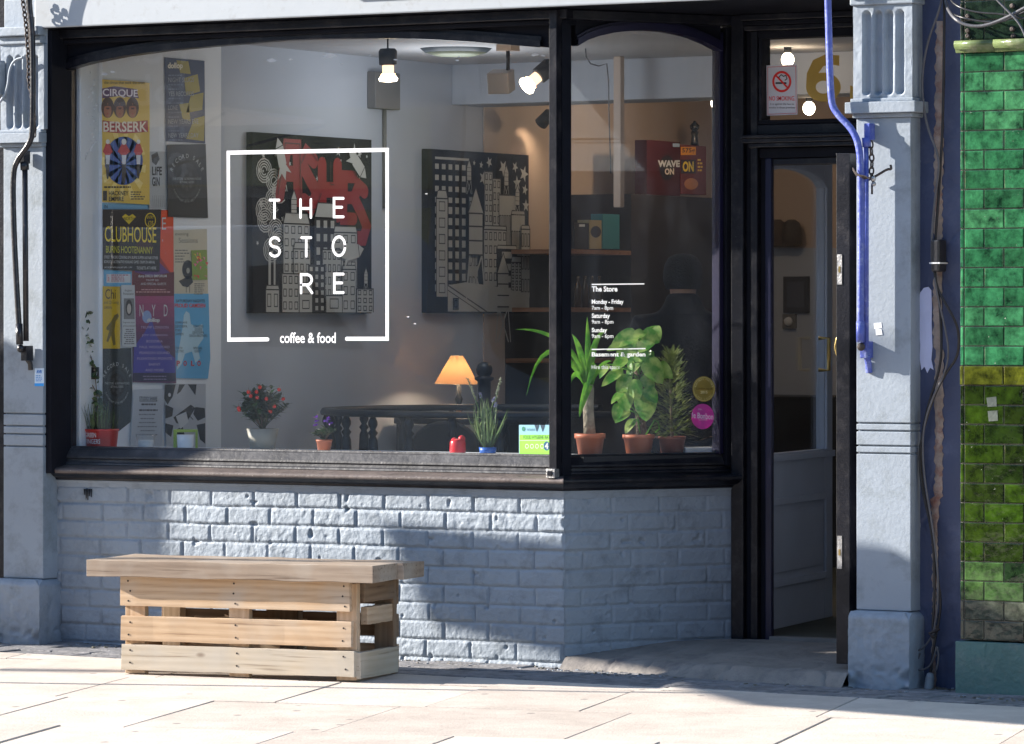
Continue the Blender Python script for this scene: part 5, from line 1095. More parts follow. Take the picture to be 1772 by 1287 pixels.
# junction box with a pipe on the wall
t = thing('junction_box', 'beige box with a conduit below, high on the wall left of the second canvas', 'electrical box')
p0, p1 = atx(650, 187, XW + .05), atx(693, 127, XW + .05); JB = paint('beige_box', (.17, .165, .155), .6, .05, 9, .05)
mb = MB(); mb.box(XW + .0005, XW + .05, p0.y, p1.y, p0.z, p1.z, JB); mb.build('box', t, bevel=.004)
mb = MB(); ym = atx(668, 187, XW + .02).y; mb.tube([(XW + .012, ym, p0.z), (XW + .012, ym, 1.95)], .010, JB, 8); mb.build('conduit', t)
# ================================================================== TABLE LAMP, STAIR RAIL, CHAIR
ZL = 21.4; t = thing('table_lamp', 'lit table lamp with a cream conical shade beside the stair post', 'lamp')
bt = atd(794, 722, ZL); s0_ = atd(790, 664, ZL); s1_ = atd(797, 616, ZL); tilt = (s1_ - s0_).normalized()
mb = MB(); mb.lathe([(.108, 0), (.030, .137)], s0_, None or paint('lamp_shade_cloth', (.70, .55, .38), .8, .04, 30, .1, 120), 36, axis=(0.02, 0, 1)); mb.lathe([(.107, 0.001), (.029, .1371)], s0_, paint('lamp_shade_cloth', (.62, .36, .20)), 36, axis=(0.02, 0, 1))
sh = mb.build('lamp_shade', t, fixn=False)
sm = sh.data.materials[0]; ns = sm.node_tree; tl = ns.nodes.new('ShaderNodeBsdfTranslucent'); tl.inputs[0].default_value = (.9, .66, .42, 1); mxs = ns.nodes.new('ShaderNodeMixShader'); mxs.inputs[0].default_value = .6
b_ = ns.nodes['Principled BSDF']; ns.links.new(b_.outputs[0], mxs.inputs[1]); ns.links.new(tl.outputs[0], mxs.inputs[2]); ns.links.new(mxs.outputs[0], ns.nodes['Material Output'].inputs[0])
# the caps of the lathe close the shade; cut them away
bm = bmesh.new(); bm.from_mesh(sh.data); bmesh.ops.delete(bm, geom=[f for f in bm.faces if len(f.verts) > 4], context='FACES'); bm.to_mesh(sh.data); bm.free()
mb = MB(); mb.lathe([(.05, 0), (.05, .012), (.018, .03), (.012, .06), (.02, .09), (.011, .11), (.011, s0_.z - bt.z + .03)], bt, M['iron'], 16); mb.build('stand', t)
mb = MB(); mb.ball(s0_ + Vector((0, 0, .06)), .026, BULB, 12); mb.build('bulb', t)
light('POINT', 'bulb_light', s0_ + Vector((0, 0, .055)), 6, WARM, t, .03)
t = thing('side_table', 'dark side table under the lit lamp', 'table'); mb = MB(); mb.box(bt.x - .25, bt.x + .35, bt.y - .2, bt.y + .2, bt.z - .03, bt.z - .001, M['dark']); mb.build('table_top', t, bevel=.004)
for sx in (-.22, .32):
    for sy in (-.17, .17): mb = MB(); mb.box(bt.x + sx - .02, bt.x + sx + .02, bt.y + sy - .02, bt.y + sy + .02, ZF, bt.z - .0305, M['dark']); mb.build('leg', t)
t = thing('stair_railing', 'dark iron curved stair railing with round-headed post and turned balusters', 'railing')
cc = Vector((CAM.x, CAM.y)) + 20.3 * Vector((FW.x, FW.y)) + .045 * Vector((RT.x, RT.y)); rr_ = .9; zr = .985
def cp(a, r_=rr_): return Vector((cc.x + r_ * (math.cos(a) * RT.x + math.sin(a) * FW.x), cc.y + r_ * (math.cos(a) * RT.y + math.sin(a) * FW.y)))
mb = MB(); an = [R(65 + 230 * i / 60) for i in range(61)]
ring = [(-.028, -.014), (.028, -.014), (.032, .0), (.022, .016), (-.022, .016), (-.032, 0)]
vs = []
for a in an:
    for o_, dz in ring: q = cp(a, rr_ + o_); vs.append((q.x, q.y, zr + dz))
mb.add(vs, [(i * 6 + k, i * 6 + (k + 1) % 6, (i + 1) * 6 + (k + 1) % 6, (i + 1) * 6 + k) for i in range(60) for k in range(6)], M['iron'], True); mb.build('handrail', t)
bal = MB(); prof = [(.012, -.85), (.016, -.5), (.012, -.40), (.024, -.37), (.014, -.34), (.022, -.28), (.026, -.2), (.022, -.12), (.014, -.10), (.024, -.085), (.012, -.07), (.022, -.05), (.022, -.035), (.012, -.015)]
first = None
for a in [R(q) for q in (78, 95, 112, 129, 146, 163, 180, 194, 208, 222, 236, 250, 264, 278)]:
    q = cp(a)
    if first is None: first = MB().lathe(prof, (0, 0, 0), M['iron'], 14).build('baluster', t); first.location = (q.x, q.y, zr)
    else: o = first.copy(); COL.objects.link(o); o.location = (q.x, q.y, zr)
nl = atd(838, 640, 20.95); mb = MB(); mb.lathe([(.045, ZF - nl.z), (.045, -.16), (.030, -.15), (.032, -.055), (.046, -.045), (.046, -.035), (.022, -.028), (.03, -.02)], nl, M['iron'], 20); mb.ball(nl, .04, M['iron'], 20); mb.build('newel_post', t)
t = thing('armchair', 'dark round-backed chair behind the stair railing', 'chair'); ac = atd(770, 728, 20.75); wc = .155
mb = MB(); a_ = [(-wc + .0, -.62)] + [(wc * math.cos(R(180 - i * 15)), -.11 + .11 * math.sin(R(i * 15))) for i in range(13)] + [(wc, -.62)]
mb.extrude([(ac.x + u * RT.x, ac.y + u * RT.y, ac.z + v) for u, v in a_], FW * .07, M['dark']); mb.build('backrest', t, bevel=.015)
mb = MB(); mb.obox((ac.x + FW.x * .28, ac.y + FW.y * .28, .52), (.34, .42, .1), rot('Z', TH), M['dark']); mb.build('seat', t, bevel=.02)
for sx in (-.14, .14):
    for sy in (.1, .45): q = ac + RT * sx + FW * sy; mb = MB(); mb.tube([(q.x, q.y, ZF), (q.x, q.y, .48)], .016, M['dark'], 8); mb.build('leg', t)
# ================================================================== BACK OF THE SHOP
mb = MB(); mb.box(XW + .0004, XW + .008, BY + .301, YB - .001, .0, ZC - .001, M['warmw']); o = mb.build('party_wall', shop); o['label'] = 'cream-painted rear part of the left wall'
XC = -2.12
t = thing('shelf_unit', 'dark tall cupboard and open shelves against the rear left wall', 'shelves')
zt_ = atx(1150, 338, XC).z; ya, ym_, yz = atx(985, 400, XC).y, atx(1092, 400, XC).y, atx(1262, 400, XC).y
WS = wood('shelf_wood', (.20, .10, .055), (.30, .16, .09))
mb = MB(); mb.box(XW + .01, XC, ym_, yz, ZF, zt_, paint('cupboard_dark', (.020, .016, .017), .6, .1, 9, .05)); mb.build('cabinet', t, bevel=.004)
zs_ = [atx(1030, y, XC).z for y in (432, 532, 620)]
for z in zs_: mb = MB(); mb.box(XW + .01, XC, ya, ym_ - .001, z - .022, z, WS); mb.build('shelf', t)
mb = MB(); mb.box(XW + .0095, XW + .014, ya, ym_ - .002, ZF, zs_[0], paint('cupboard_dark', (.045, .035, .035))); mb.build('back_panel', t)
def carton(label, x0, x1, y0, y1, col, X=XC, dep=.07, deco=None, g='cartons on the rear shelves', name='carton'):
    a, b = atx(x0, y1, X - .03), atx(x1, y0, X - .03); z0_ = a.z
    p = Panel((X - .0295, 0, 0), (0, 1, 0), (1, 0, 0), step=.0005); p.mb.box(X - .03 - dep, X - .03, a.y, b.y, z0_, b.z, flat(col))
    if deco: deco(p)
    o = p.mb.build(name, fixn=False); tag(o, label, 'box', g); return o
def dd(p): p.disc(1154, 290, 13, 22, (25, 22, 24), 1); p.text('WAVE', 1138, 277, 1176, 289, WH, 3, bold=.05); p.text('ON', 1150, 291, 1166, 302, (220, 210, 200), 3, bold=.04); p.rect(1164, 248, 1176, 254, (150, 170, 190), 1)
carton('red cereal carton reading WAVE ON on top of the dark cupboard', 1119, 1177, 246, 336, (58, 12, 17), deco=dd)
def dd(p): p.rect(1178, 254, 1204, 268, (215, 150, 50), 1); p.text('575g', 1180, 256, 1202, 266, BK, 3, bold=.02); p.rect(1178, 276, 1204, 300, (35, 22, 26), 1); p.text('ON', 1181, 279, 1200, 297, (225, 200, 60), 3, bold=.04); rows(p, 4, 1207, 1218, 275, 6, 3, (230, 190, 60), 2); p.disc(1196, 318, 12, 10, (170, 120, 80), 1)
carton('orange-edged carton marked 575g next to the red one', 1178, 1222, 253, 335, (95, 34, 20), deco=dd)
def dd(p): p.rect(1002, 388, 1012, 392, WH, 1)
carton('black box with a white label, leftmost on the top shelf', 994, 1019, 386, 430, (30, 30, 34), deco=dd)
def dd(p): p.disc(1031, 401, 9, 10, (30, 25, 28), 1)
carton('beige box with a black disc on the top shelf', 1020, 1041, 381, 430, (150, 140, 110), deco=dd)
carton('teal box, rightmost on the top shelf', 1043, 1072, 371, 430, (60, 120, 130))
btl = None
for k, x in enumerate((1000, 1012, 1024, 1037)):
    c_ = atx(x, 532, XC - .05)
    o = MB().lathe([(.019, 0), (.019, .10), (.008, .13), (.009, .145), (.009, .16)], (0, 0, 0), paint('amber_glass', (.05, .03, .01), .15, .1, 9, 0), 14).build('bottle') if btl is None else btl.copy()
    if btl is None: btl = o
    else: COL.objects.link(o)
    o.location = (c_.x, c_.y, zs_[1] + .0005); tag(o, 'dark glass bottle in the row on the middle rear shelf', 'bottle', 'bottles on the middle shelf')
t = thing('pepper_mill', 'black turned pepper mill standing on the orange carton', 'pepper mill'); c_ = atx(1202, 253, XC - .08)
mb = MB(); mb.lathe([(.024, 0), (.020, .03), (.016, .06), (.022, .08), (.014, .086)], (c_.x, c_.y, atx(1202, 253, XC - .03).z + .001), paint('black_lacquer', (.01, .01, .01), .2, .1, 9, 0), 16); mb.build('body', t)
mb = MB(); mb.lathe([(.014, .0865), (.026, .10), (.026, .115), (.010, .13), (.005, .14)], (c_.x, c_.y, atx(1202, 253, XC - .03).z + .001), paint('black_lacquer', (.01, .01, .01)), 16); mb.build('cap', t)
mb = MB(); c_ = atd(1071, 200, 21.2); mb.box(c_.x - .02, c_.x + .02, c_.y - .02, c_.y + .02, 1.95, ZC - .001, M['warmw']); o = mb.build('duct_pipe', bevel=.004); tag(o, 'white vertical trunking hanging behind the angled window', 'pipe')
mb = MB(); q0 = atd(1015, 84, 20.6); mb.tube([atd(x, y, 20.6) for x, y in ((1013, 78), (1014, 98), (1022, 110), (1036, 114), (1050, 110), (1053, 140), (1054, 200), (1057, 300))], .0035, M['cablegrey'], 6); o = mb.build('hanging_cable'); tag(o, 'thin loose cable looping down behind the top of the angled window', 'cable')
t = thing('picture_frame', 'small dark picture frame seen through the glazed door', 'picture'); a, b = aty(1357, 541, YB - .02), aty(1401, 478, YB - .02)
mb = MB(); mb.box(a.x, b.x, YB - .035, YB - .0125, a.z, b.z, M['dark']); mb.build('frame', t, bevel=.003); mb = MB(); mb.box(a.x + .025, b.x - .025, YB - .037, YB - .0351, a.z + .03, b.z - .03, flat((70, 72, 80))); mb.build('picture', t)
t = thing('wall_thermostat', 'round dial below the small dark picture frame', 'thermostat'); a = aty(1367, 556, YB - .02); mb = MB(); mb.box(a.x - .04, a.x + .04, YB - .035, YB - .0125, a.z - .04, a.z + .04, JB); mb.build('box', t, bevel=.003); mb = MB(); mb.lathe([(.025, 0), (.022, .015), (0, .016)], (a.x, YB - .0352, a.z), M['white'], 20, axis=(0, -1, 0)); mb.build('dial', t)
a, b = aty(1378, 415, YB - .1), aty(1405, 386, YB - .1); t = thing('wall_cupboard', 'low counter along the back wall with an orange box above', 'counter'); mb = MB(); mb.box(-2.1, .9, YB - .6, YB - .001, ZF, 1.0, M['dark']); mb.build('counter', t)
# two coats on pegs by the back wall
for k, x in enumerate((1345, 1370)):
    c_ = aty(x, 402, YB - .08); mb = MB(); mb.lathe([(.02, .07), (.045, .05), (.06, -.01), (.055, -.07), (.03, -.08)], c_, M['dark'] if k else paint('brown_coat', (.05, .035, .03), .8, .2, 9, .3, 30), 14); o = mb.build('hanging_bag'); tag(o, ['small brown bag hanging on the back wall behind the door glass', 'small black bag hanging on the back wall behind the door glass'][k], 'bag', 'bags on the back wall')
# ================================================================== STICKERS AND SIGNS ON GLASS
p = Panel((0, DY + .033, 0), (1, 0, 0), (0, -1, 0), step=.0004)
quadsheet(p, [(1326, 113), (1379, 111), (1380, 198), (1327, 200)], (205, 206, 214)); RDs = (200, 50, 45)
p.line([(1328.5, 116), (1377, 114), (1378, 195.5), (1329, 197.5)], .0025, (200, 120, 120), 1, closed=True)
p.ring(1353, 141, 16.5, 18.5, 3.6, RDs, 2); p.rect(1342, 142, 1361, 145, BK, 1); p.line([(1350, 138), (1348, 133), (1352, 129), (1356, 132), (1360, 130), (1362, 136), (1358, 139)], .004, BK, 1); p.line([(1342, 129.5), (1364, 152.5)], .0075, RDs, 3)
p.text('NO SMOKING.', 1331, 166, 1376, 174, RDs, 2, bold=.005); p.text('It is against the law to', 1333, 178, 1374, 182.5, BK, 2); p.text('smoke in these premises', 1331, 184, 1376, 188.5, BK, 2)
o = p.mb.build('no_smoking_sign', fixn=False); tag(o, 'white NO SMOKING sign with red ring inside the fanlight', 'sign')
p = Panel(A_(0, GO - .0085, 0), (AD.x, AD.y, 0), (AN.x, AN.y, 0), step=.0003)
def round_sticker(cx, cy, col, label, deco):
    p = Panel(A_(0, GO + .002, 0), (AD.x, AD.y, 0), (AN.x, AN.y, 0), step=.0004)
    q = [p.px(cx + 19.5 * math.cos(R(a)), cy + 22 * math.sin(R(a))) for a in range(0, 360, 10)]; p.mb.extrude([p.P(u, v, 0) for u, v in q], -p.n * .0006, translucent(paint('film_%d' % int(cy), srgb(*col), .5, .04, 9, 0), srgb(*col), .4)); deco(p); o = p.mb.build('round_sticker', fixn=False); tag(o, label, 'sticker', 'round stickers on the angled window')
def dd(p): p.ring(1218, 673, 18, 20.5, .8, (215, 205, 140), 1); p.arctext('BUSINESS PARTNER', 1218, 673, 14, 16, -80, 80, 4.0, (225, 215, 160), 2); p.text('London.co.uk', 1205, 670, 1233, 674, (90, 75, 40), 2); p.text('2015', 1212, 676, 1224, 681, (230, 220, 170), 2, bold=.02); p.arctext('LOVE LOCAL', 1218, 673, 16, 18.5, 240, 120, 3.5, (225, 215, 160), 2, flip=-1)
round_sticker(1218, 673, (176, 158, 82), 'gold round sticker marked 2015 on the angled window', dd)
def dd(p): p.text('le Bonbon', 1198, 713, 1234, 723, (240, 225, 240), 2, slant=3, bold=.01); p.text('RECOMMENDED', 1209, 725, 1224, 727.5, (240, 210, 230), 2); p.text('. this .', 1206, 706, 1216, 709.5, (240, 210, 230), 2)
round_sticker(1216, 720.5, (222, 92, 190), 'bright pink round sticker below the gold one', dd)
p = Panel((0, GY + .0065, 0), (1, 0, 0), (0, -1, 0), step=-.0004); p = Panel((0, GY - .0012, 0), (1, 0, 0), (0, -1, 0), step=.0004)
quadsheet(p, [(898, 735), (951, 735), (951, 788), (898, 787)], (150, 190, 205)); GR = (150, 215, 90)
p.rect(899, 752, 951, 787, GR, 1); p.text('FOOD HYGIENE RATING', 906, 753, 960, 759.5, (60, 80, 70), 2); p.line([(899, 762), (950, 762)], .002, WH, 2)
for k in range(4): p.ring(912 + k * 8.7, 772, 3, 4, .7, (240, 250, 235), 2, n=16)
p.disc(946, 771.5, 5.5, 8, (50, 95, 120), 2); p.text('4', 943, 766, 949, 777, WH, 3, bold=.03); p.disc(906, 742, 3, 4, (70, 130, 110), 2); p.text('food standards', 912, 740, 926, 745, (70, 110, 120), 2)
for x in (930, 940): p.poly([(x - 5, 735), (x + 3, 735), (x + 1, 742), (x - 1, 747), (x - 3, 741)], (50, 70, 85), 2)
o = p.mb.build('hygiene_sticker', fixn=False); tag(o, 'green and pale blue food hygiene rating 4 sticker in the window corner', 'sticker')
# torn tape and glue remains at the top of the pane
mb = MB(); p = Panel((0, GY - .0007, 0), (1, 0, 0), (0, -1, 0), mb=mb, step=.0001); rg = random.Random(2)
for (x, y, s_) in ((570, 97, 9), (503, 103, 3), (470, 104, 6), (791, 104, 3), (795, 98, 2), (926, 94, 7), (940, 96, 4), (684, 103, 3), (180, 128, 5), (195, 124, 4), (738, 335, 2), (718, 560, 2), (706, 548, 2), (590, 110, 2), (640, 96, 2)):
    p.poly([(x + s_ * 1.6 * math.cos(a) * rg.uniform(.5, 1), y + s_ * .6 * math.sin(a) * rg.uniform(.4, 1)) for a in [k * .7 for k in range(9)]], M['tape'], 0)
for k in range(34):
    if k < 18: x, y = 155 + rg.uniform(-3, 12), 125 + k * 7
    else: x, y = 146 + (k - 18) * 1.4 + rg.uniform(-2, 2), 275 - (k - 18) * 2.2
    p.poly([(x - .7, y - 1.6), (x + .7, y - 1.8), (x + .9, y + 1.2), (x - .5, y + 1.5)], M['tape'], 0)
mb.build('tape_remains', pf, fixn=False)['kind'] = 'stuff'
# ================================================================== PLANTS AND THINGS ON THE WINDOW BOARD
ZW = .8485
def leaf(mb, p, d, n, L, W, mat, curl=.0, seg=5, kind='lance', fold=.25):
    p = Vector(p); d = Vector(d).normalized(); n = Vector(n); s_ = d.cross(n)
    if s_.length < 1e-4: s_ = d.orthogonal()
    s_.normalize(); n = s_.cross(d).normalized(); vs = []; c = p.copy(); dd_ = d.copy()
    for i in range(seg + 1):
        t = i / seg
        w_ = {'lance': math.sin(math.pi * min(1, t * .92 + .06)) ** .8, 'strap': (1 - t ** 3) * (.6 + .4 * min(1, t * 4)), 'heart': (1.78 * t ** .42 * (1 - t) ** .8 if 0 < t < 1 else 0), 'round': math.sqrt(max(0, 1 - (2 * t - 1) ** 2))}[kind] * W / 2
        w_ = max(w_, .0004)
        vs += [c - s_ * w_ + n * w_ * fold, c, c + s_ * w_ + n * w_ * fold]
        dd_ = (dd_ - n * curl / seg).normalized(); n = s_.cross(dd_).normalized(); c = c + dd_ * L / seg
    mb.add(vs, [(3 * i + k, 3 * i + k + 1, 3 * i + k + 4, 3 * i + k + 3) for i in range(seg) for k in (0, 1)], mat, True)
def rdir(rg, zlo=-.2, zhi=1): a = rg.uniform(0, 6.283); z = rg.uniform(zlo, zhi); r_ = math.sqrt(max(0, 1 - z * z)); return Vector((r_ * math.cos(a), r_ * math.sin(a), z))
def pot(name, t, c, r0, r1, h, mat, rim=.008, rimh=.02, soil=True, n=28):
    mb = MB(); prof = [(r0, 0), (r1 - (r1 - r0) * rimh / h, h - rimh), (r1 + rim * .6, h - rimh), (r1 + rim * .6, h), (r1 - .004, h), (r1 - .008, h - .012)]
    if rim <= 0: prof = [(r0, 0), (r1, h), (r1 - .005, h), (r1 - .008, h - .012)]
    mb.lathe(prof, c, mat, n); o = mb.build(name, t)
    if soil: mb = MB(); mb.lathe([(r1 - .009, h - .014), (r1 * .5, h - .009), (0, h - .008)], c, M['soil'], n); mb.build('soil', t)
    return o
def wp(px, y=.22): v = aty(px, 500, y); return Vector((v.x, y, ZW))
def ap(px, off=-.22):
    q = Panel(A_(0, off, 0), (AD.x, AD.y, 0), (AN.x, AN.y, 0)); s = q.px(px, 500)[0]; v = A_(s, off, 0); v.z = ZW; return v
def sc_at(p): return F / ((Vector((p.x, p.y, 0)) - Vector((CAM.x, CAM.y, 0))).dot(FW))
DKG = leafmat('dark_green_leaf', (.018, .055, .022), (.04, .10, .035), .35); BRG = leafmat('bright_green_leaf', (.07, .27, .022), (.22, .50, .05), .3, .55); VAR = leafmat('variegated_leaf', (.07, .27, .03), (.46, .60, .17), .3, .5)
CONI = leafmat('conifer_green', (.12, .17, .05), (.30, .34, .11), .6, .5); GRS = leafmat('hyacinth_green', (.10, .18, .07), (.24, .34, .13), .45, .45); IVY = leafmat('ivy_green', (.03, .06, .025), (.08, .10, .05), .45, .2); STEM = paint('woody_stem', (.16, .12, .08), .85, .25, 30, .6, 60); BERRY = paint('red_berry', (.65, .03, .015), .25, .1, 9, 0)
VIO = leafmat('violet_petal', (.17, .04, .42), (.25, .08, .55), .5, .3); HYA = leafmat('pale_blue_floret', (.35, .36, .55), (.5, .5, .7), .5, .3); TIP = leafmat('seed_spike', (.35, .38, .28), (.5, .5, .4), .6, .2)
def scatter_plant(t, base, top_c, rx, rz, nst, nl, L, W, mats, rg, stem_r=.0018, kind='lance', droop=.5, seg=4):
    mb = MB(); lf = MB()
    for i in range(nst):
        e = rdir(rg, -.1, 1); e = Vector((e.x * rx, e.y * rx, e.z * rz)) * rg.uniform(.55, 1); tip = top_c + e; b = base + Vector((rg.uniform(-.01, .01), rg.uniform(-.01, .01), 0)); mid = (b + tip) / 2 + Vector((e.x * .15, e.y * .15, .02))
        pts = [b.lerp(mid, s_ / 4).lerp(mid.lerp(tip, s_ / 4), s_ / 4) for s_ in range(5)]; mb.tube(pts, [stem_r * (1 - .12 * s_) for s_ in range(5)], STEM if rg.random() < .4 else mats[0], 5)
        for k in range(nl):
            q = rg.uniform(.3, 1); p = b.lerp(mid, q).lerp(mid.lerp(tip, q), q); dr = (rdir(rg, -.4, .6) + (tip - b).normalized() * .5).normalized(); leaf(lf, p, dr, Vector((0, 0, 1)), L * rg.uniform(.65, 1.15), W * rg.uniform(.7, 1.1), rg.choice(mats), curl=droop * rg.random(), seg=seg, kind=kind)
    mb.build('stem', t); return lf.build('leaves', t, fixn=False)
rg = random.Random(21)
# 1 red metal pot with trailing ivy
t = thing('potted_plant', 'red GREEN FINGERS tin pot with a tall thin trailing plant, far left of the window', 'plant', 'pots along the window'); c_ = wp(176, .2); k = sc_at(c_)
pot('pot', t, c_, 26 / k, 29.5 / k, 32 / k, paint('red_enamel', (.62, .03, .02), .35, .05, 9, .03), rim=.003, rimh=.008)
pp = Panel((c_.x, c_.y, c_.z), RT, -FW, step=.0005); cr = MB()
def wrap_text(body, x0, x1, y0, y1, R_, mat, cen, mb):
    vs, fs = text_polys(body, .005); ax = min(v[0] for v in vs); bx = max(v[0] for v in vs); ay = min(v[1] for v in vs); by = max(v[1] for v in vs); o_ = []
    for x, y in vs:
        px_ = x0 + (x1 - x0) * (x - ax) / (bx - ax); py_ = y1 + (y0 - y1) * (y - ay) / (by - ay); kk = sc_at(cen); u = (px_ - (CX + F * (cen - CAM).dot(RT) / (cen - CAM).dot(FW))) / kk; u = max(-R_ * .97, min(R_ * .97, u)); dd_ = math.sqrt(R_ * R_ - u * u) + .002
        q = cen + RT * u - FW * dd_; q.z = CH - (py_ - HY) / kk; o_.append(q)
    mb.add(o_, fs, mat)
wrap_text('GREEN', 148, 169, 748, 756, 29.5 / k, M['vinyl'], c_, cr); wrap_text('FINGERS', 149, 176, 759, 767, 28.5 / k, M['vinyl'], c_, cr); cr.build('lettering', t, fixn=False)
st = MB(); lf = MB()
for (pts, dens) in (([(182, 738), (176, 700), (160, 660), (146, 600), (141, 560), (134, 520)], 30), ([(170, 738), (165, 690), (168, 640), (150, 600), (148, 545), (150, 532)], 26), ([(178, 738), (170, 700), (152, 680), (142, 640)], 18), ([(160, 738), (150, 705), (141, 690)], 4)):
    P = [atd(x + 4 * math.sin(i * 2.3), y, (c_ - CAM).dot(FW) + .02 * math.sin(i)) for i, (x, y) in enumerate(pts)]; st.tube(P, .0022, STEM, 5)
    for j in range(dens * 2): i = rg.randrange(len(P) - 1); p = P[i].lerp(P[i + 1], rg.random()) + Vector((rg.uniform(-.012, .012), rg.uniform(-.01, .01), 0)); leaf(lf, p, rdir(rg, -.7, .3), rdir(rg, 0, 1), rg.uniform(.018, .038), rg.uniform(.018, .032), rg.choice([IVY, DKG, GRS]), .4, 4, 'heart')
st.build('stem', t); lf.build('leaves', t, fixn=False)
lf = MB()
for j in range(160): a = rg.uniform(0, 6.28); r_ = rg.uniform(0, 27) / k; p = c_ + Vector((r_ * math.cos(a), r_ * math.sin(a), 30 / k)); leaf(lf, p, (math.cos(a) * .45, math.sin(a) * .45, 1), (math.cos(a), math.sin(a), .2), rg.uniform(.03, .13), .0045, rg.choice([GRS, IVY]), rg.uniform(0, .8), 5, 'strap')
lf.build('seedlings', t, fixn=False)
# 2 candle glass and 3 small green-backed frame
t = thing('tealight_glass', 'clear tumbler with a white candle in front of the white notice', 'candle holder'); c_ = wp(252, .2); k = sc_at(c_)
mb = MB(); mb.lathe([(13 / k, 0), (17.5 / k, 24 / k), (16.8 / k, 24 / k), (12.4 / k, .004), (0, .004)], c_, glass_mat('tumbler_glass', dust_haze=.02), 24); mb.build('glass', t); mb = MB(); mb.lathe([(12.2 / k, .005), (14 / k, 14 / k), (0, 14.5 / k)], c_, M['white'], 24); mb.build('candle', t)
t = thing('photo_holder', 'small lime green framed card holding a white mug-like shape by the collage', 'ornament'); c_ = wp(321, .24); k = sc_at(c_); z0 = ZW; LG = paint('lime_frame', (.28, .40, .04), .5, .05, 9, 0)
def rbox(mb, u0, u1, v0, v1, w0, w1, mat, c_=None): mb.add([c_ + RT * u + FW * w_ + Vector((0, 0, v)) for u in (u0, u1) for w_ in (w0, w1) for v in (v0, v1)], [(0, 1, 3, 2), (4, 6, 7, 5), (0, 4, 5, 1), (2, 3, 7, 6), (0, 2, 6, 4), (1, 5, 7, 3)], mat)
mb = MB(); rbox(mb, -21 / k, 21 / k, 28 / k, 33 / k, 0, .015, LG, c_); rbox(mb, -21 / k, -15 / k, 0, 27.9 / k, 0, .015, LG, c_); rbox(mb, 17 / k, 21 / k, 0, 27.9 / k, 0, .015, LG, c_); mb.build('frame', t, bevel=.001)
mb = MB(); mb.lathe([(11 / k, 0), (14 / k, .01), (15 / k, 24 / k), (14 / k, 24 / k), (13 / k, .012), (0, .011)], c_ + FW * -.01, M['white'], 20); mb.build('cup', t)
# 4 grey pot with winter cherry
t = thing('potted_plant', 'bushy plant with red berries in a round grey pot below the lettering', 'plant', 'pots along the window'); c_ = wp(454, .24); k = sc_at(c_)
pot('pot', t, c_, 21 / k, 28.5 / k, 37 / k, paint('taupe_pot', (.30, .285, .24), .5, .04, 9, .03), rim=.0, n=36)
scatter_plant(t, c_ + Vector((0, 0, 36 / k)), c_ + Vector((.0, 0, 72 / k)), 46 / k, 42 / k, 46, 22, .038, .017, [DKG, DKG, IVY], rg)
for (x, y) in ((413, 706), (414, 709), (434, 685), (444, 678), (445, 688), (483, 674), (475, 703), (430, 678), (461, 690), (450, 670), (490, 690), (468, 712)):
    mb = MB(); q = atd(x, y, (c_ - CAM).dot(FW) - .07 + rg.uniform(0, .03)); mb.ball(q, .0085, BERRY, 10); mb.tube([q, q + Vector((0, 0, .02))], .001, STEM, 4); mb.build('berry', t)
# 5 violet
t = thing('potted_plant', 'small violet with purple flowers in a brown pot by the stair railing', 'plant', 'pots along the window'); c_ = wp(561, .22); k = sc_at(c_)
pot('pot', t, c_, 11 / k, 14 / k, 20 / k, M['terracotta'], rim=.002, rimh=.008)
scatter_plant(t, c_ + Vector((0, 0, 19 / k)), c_ + Vector((0, 0, 28 / k)), 22 / k, 14 / k, 14, 6, .03, .024, [IVY, DKG], rg, kind='round')
mb = MB()
for x, y in ((547, 722), (549, 729), (568, 724), (564, 729), (572, 733), (546, 735)):
    q = atd(x, y, (c_ - CAM).dot(FW) - .02)
    for a in range(7): leaf(mb, q, rdir(rg, -.5, .8), rdir(rg, 0, 1), .012, .011, VIO, .2, 3, 'round')
mb.build('flowers', t, fixn=False)
# 6 red bottle-shaped ornament
t = thing('red_ornament', 'small glossy red two-humped plastic ornament left of the blue pot', 'ornament'); c_ = wp(792, .2); k = sc_at(c_)
mb = MB(); REDP = paint('red_gloss', (.70, .03, .04), .25, .05, 9, 0); mb.lathe([(13.5 / k, 0), (14 / k, .01), (13.6 / k, 20 / k), (11.5 / k, 24 / k), (8 / k, 25.5 / k), (0, 25 / k)], c_, REDP, 24); mb.build('body', t)
for u, h in ((-6, 26), (7, 30)): mb = MB(); mb.ball(c_ + RT * (u / k) + Vector((0, 0, h / k - .012)), 6.4 / k, REDP, 14, (1, 1, 1.1)); mb.build('hump', t)
# 7 grape hyacinth in a blue pot
t = thing('potted_plant', 'grassy grape hyacinth with pale spikes in a small blue pot', 'plant', 'pots along the window'); c_ = wp(844, .2); k = sc_at(c_)
pot('pot', t, c_, 13.5 / k, 15.5 / k, 12 / k, paint('blue_plastic', (.03, .13, .48), .35, .05, 9, 0), rim=.0)
mb = MB()
for j in range(95):
    a = rg.uniform(0, 6.28); b = c_ + Vector((math.cos(a) * 10 / k * rg.random(), math.sin(a) * 10 / k * rg.random(), 11 / k)); o_ = rg.uniform(.15, .95) if j < 80 else rg.uniform(.6, 1.1); L = rg.uniform(.09, .21) if j < 80 else .2
    leaf(mb, b, (math.cos(a) * o_, math.sin(a) * o_, 1), (math.cos(a), math.sin(a), .1), L, .009, GRS, rg.uniform(.0, .8) + (1.6 if j >= 80 else 0), 8, 'strap', .3)
mb.build('leaves', t, fixn=False)
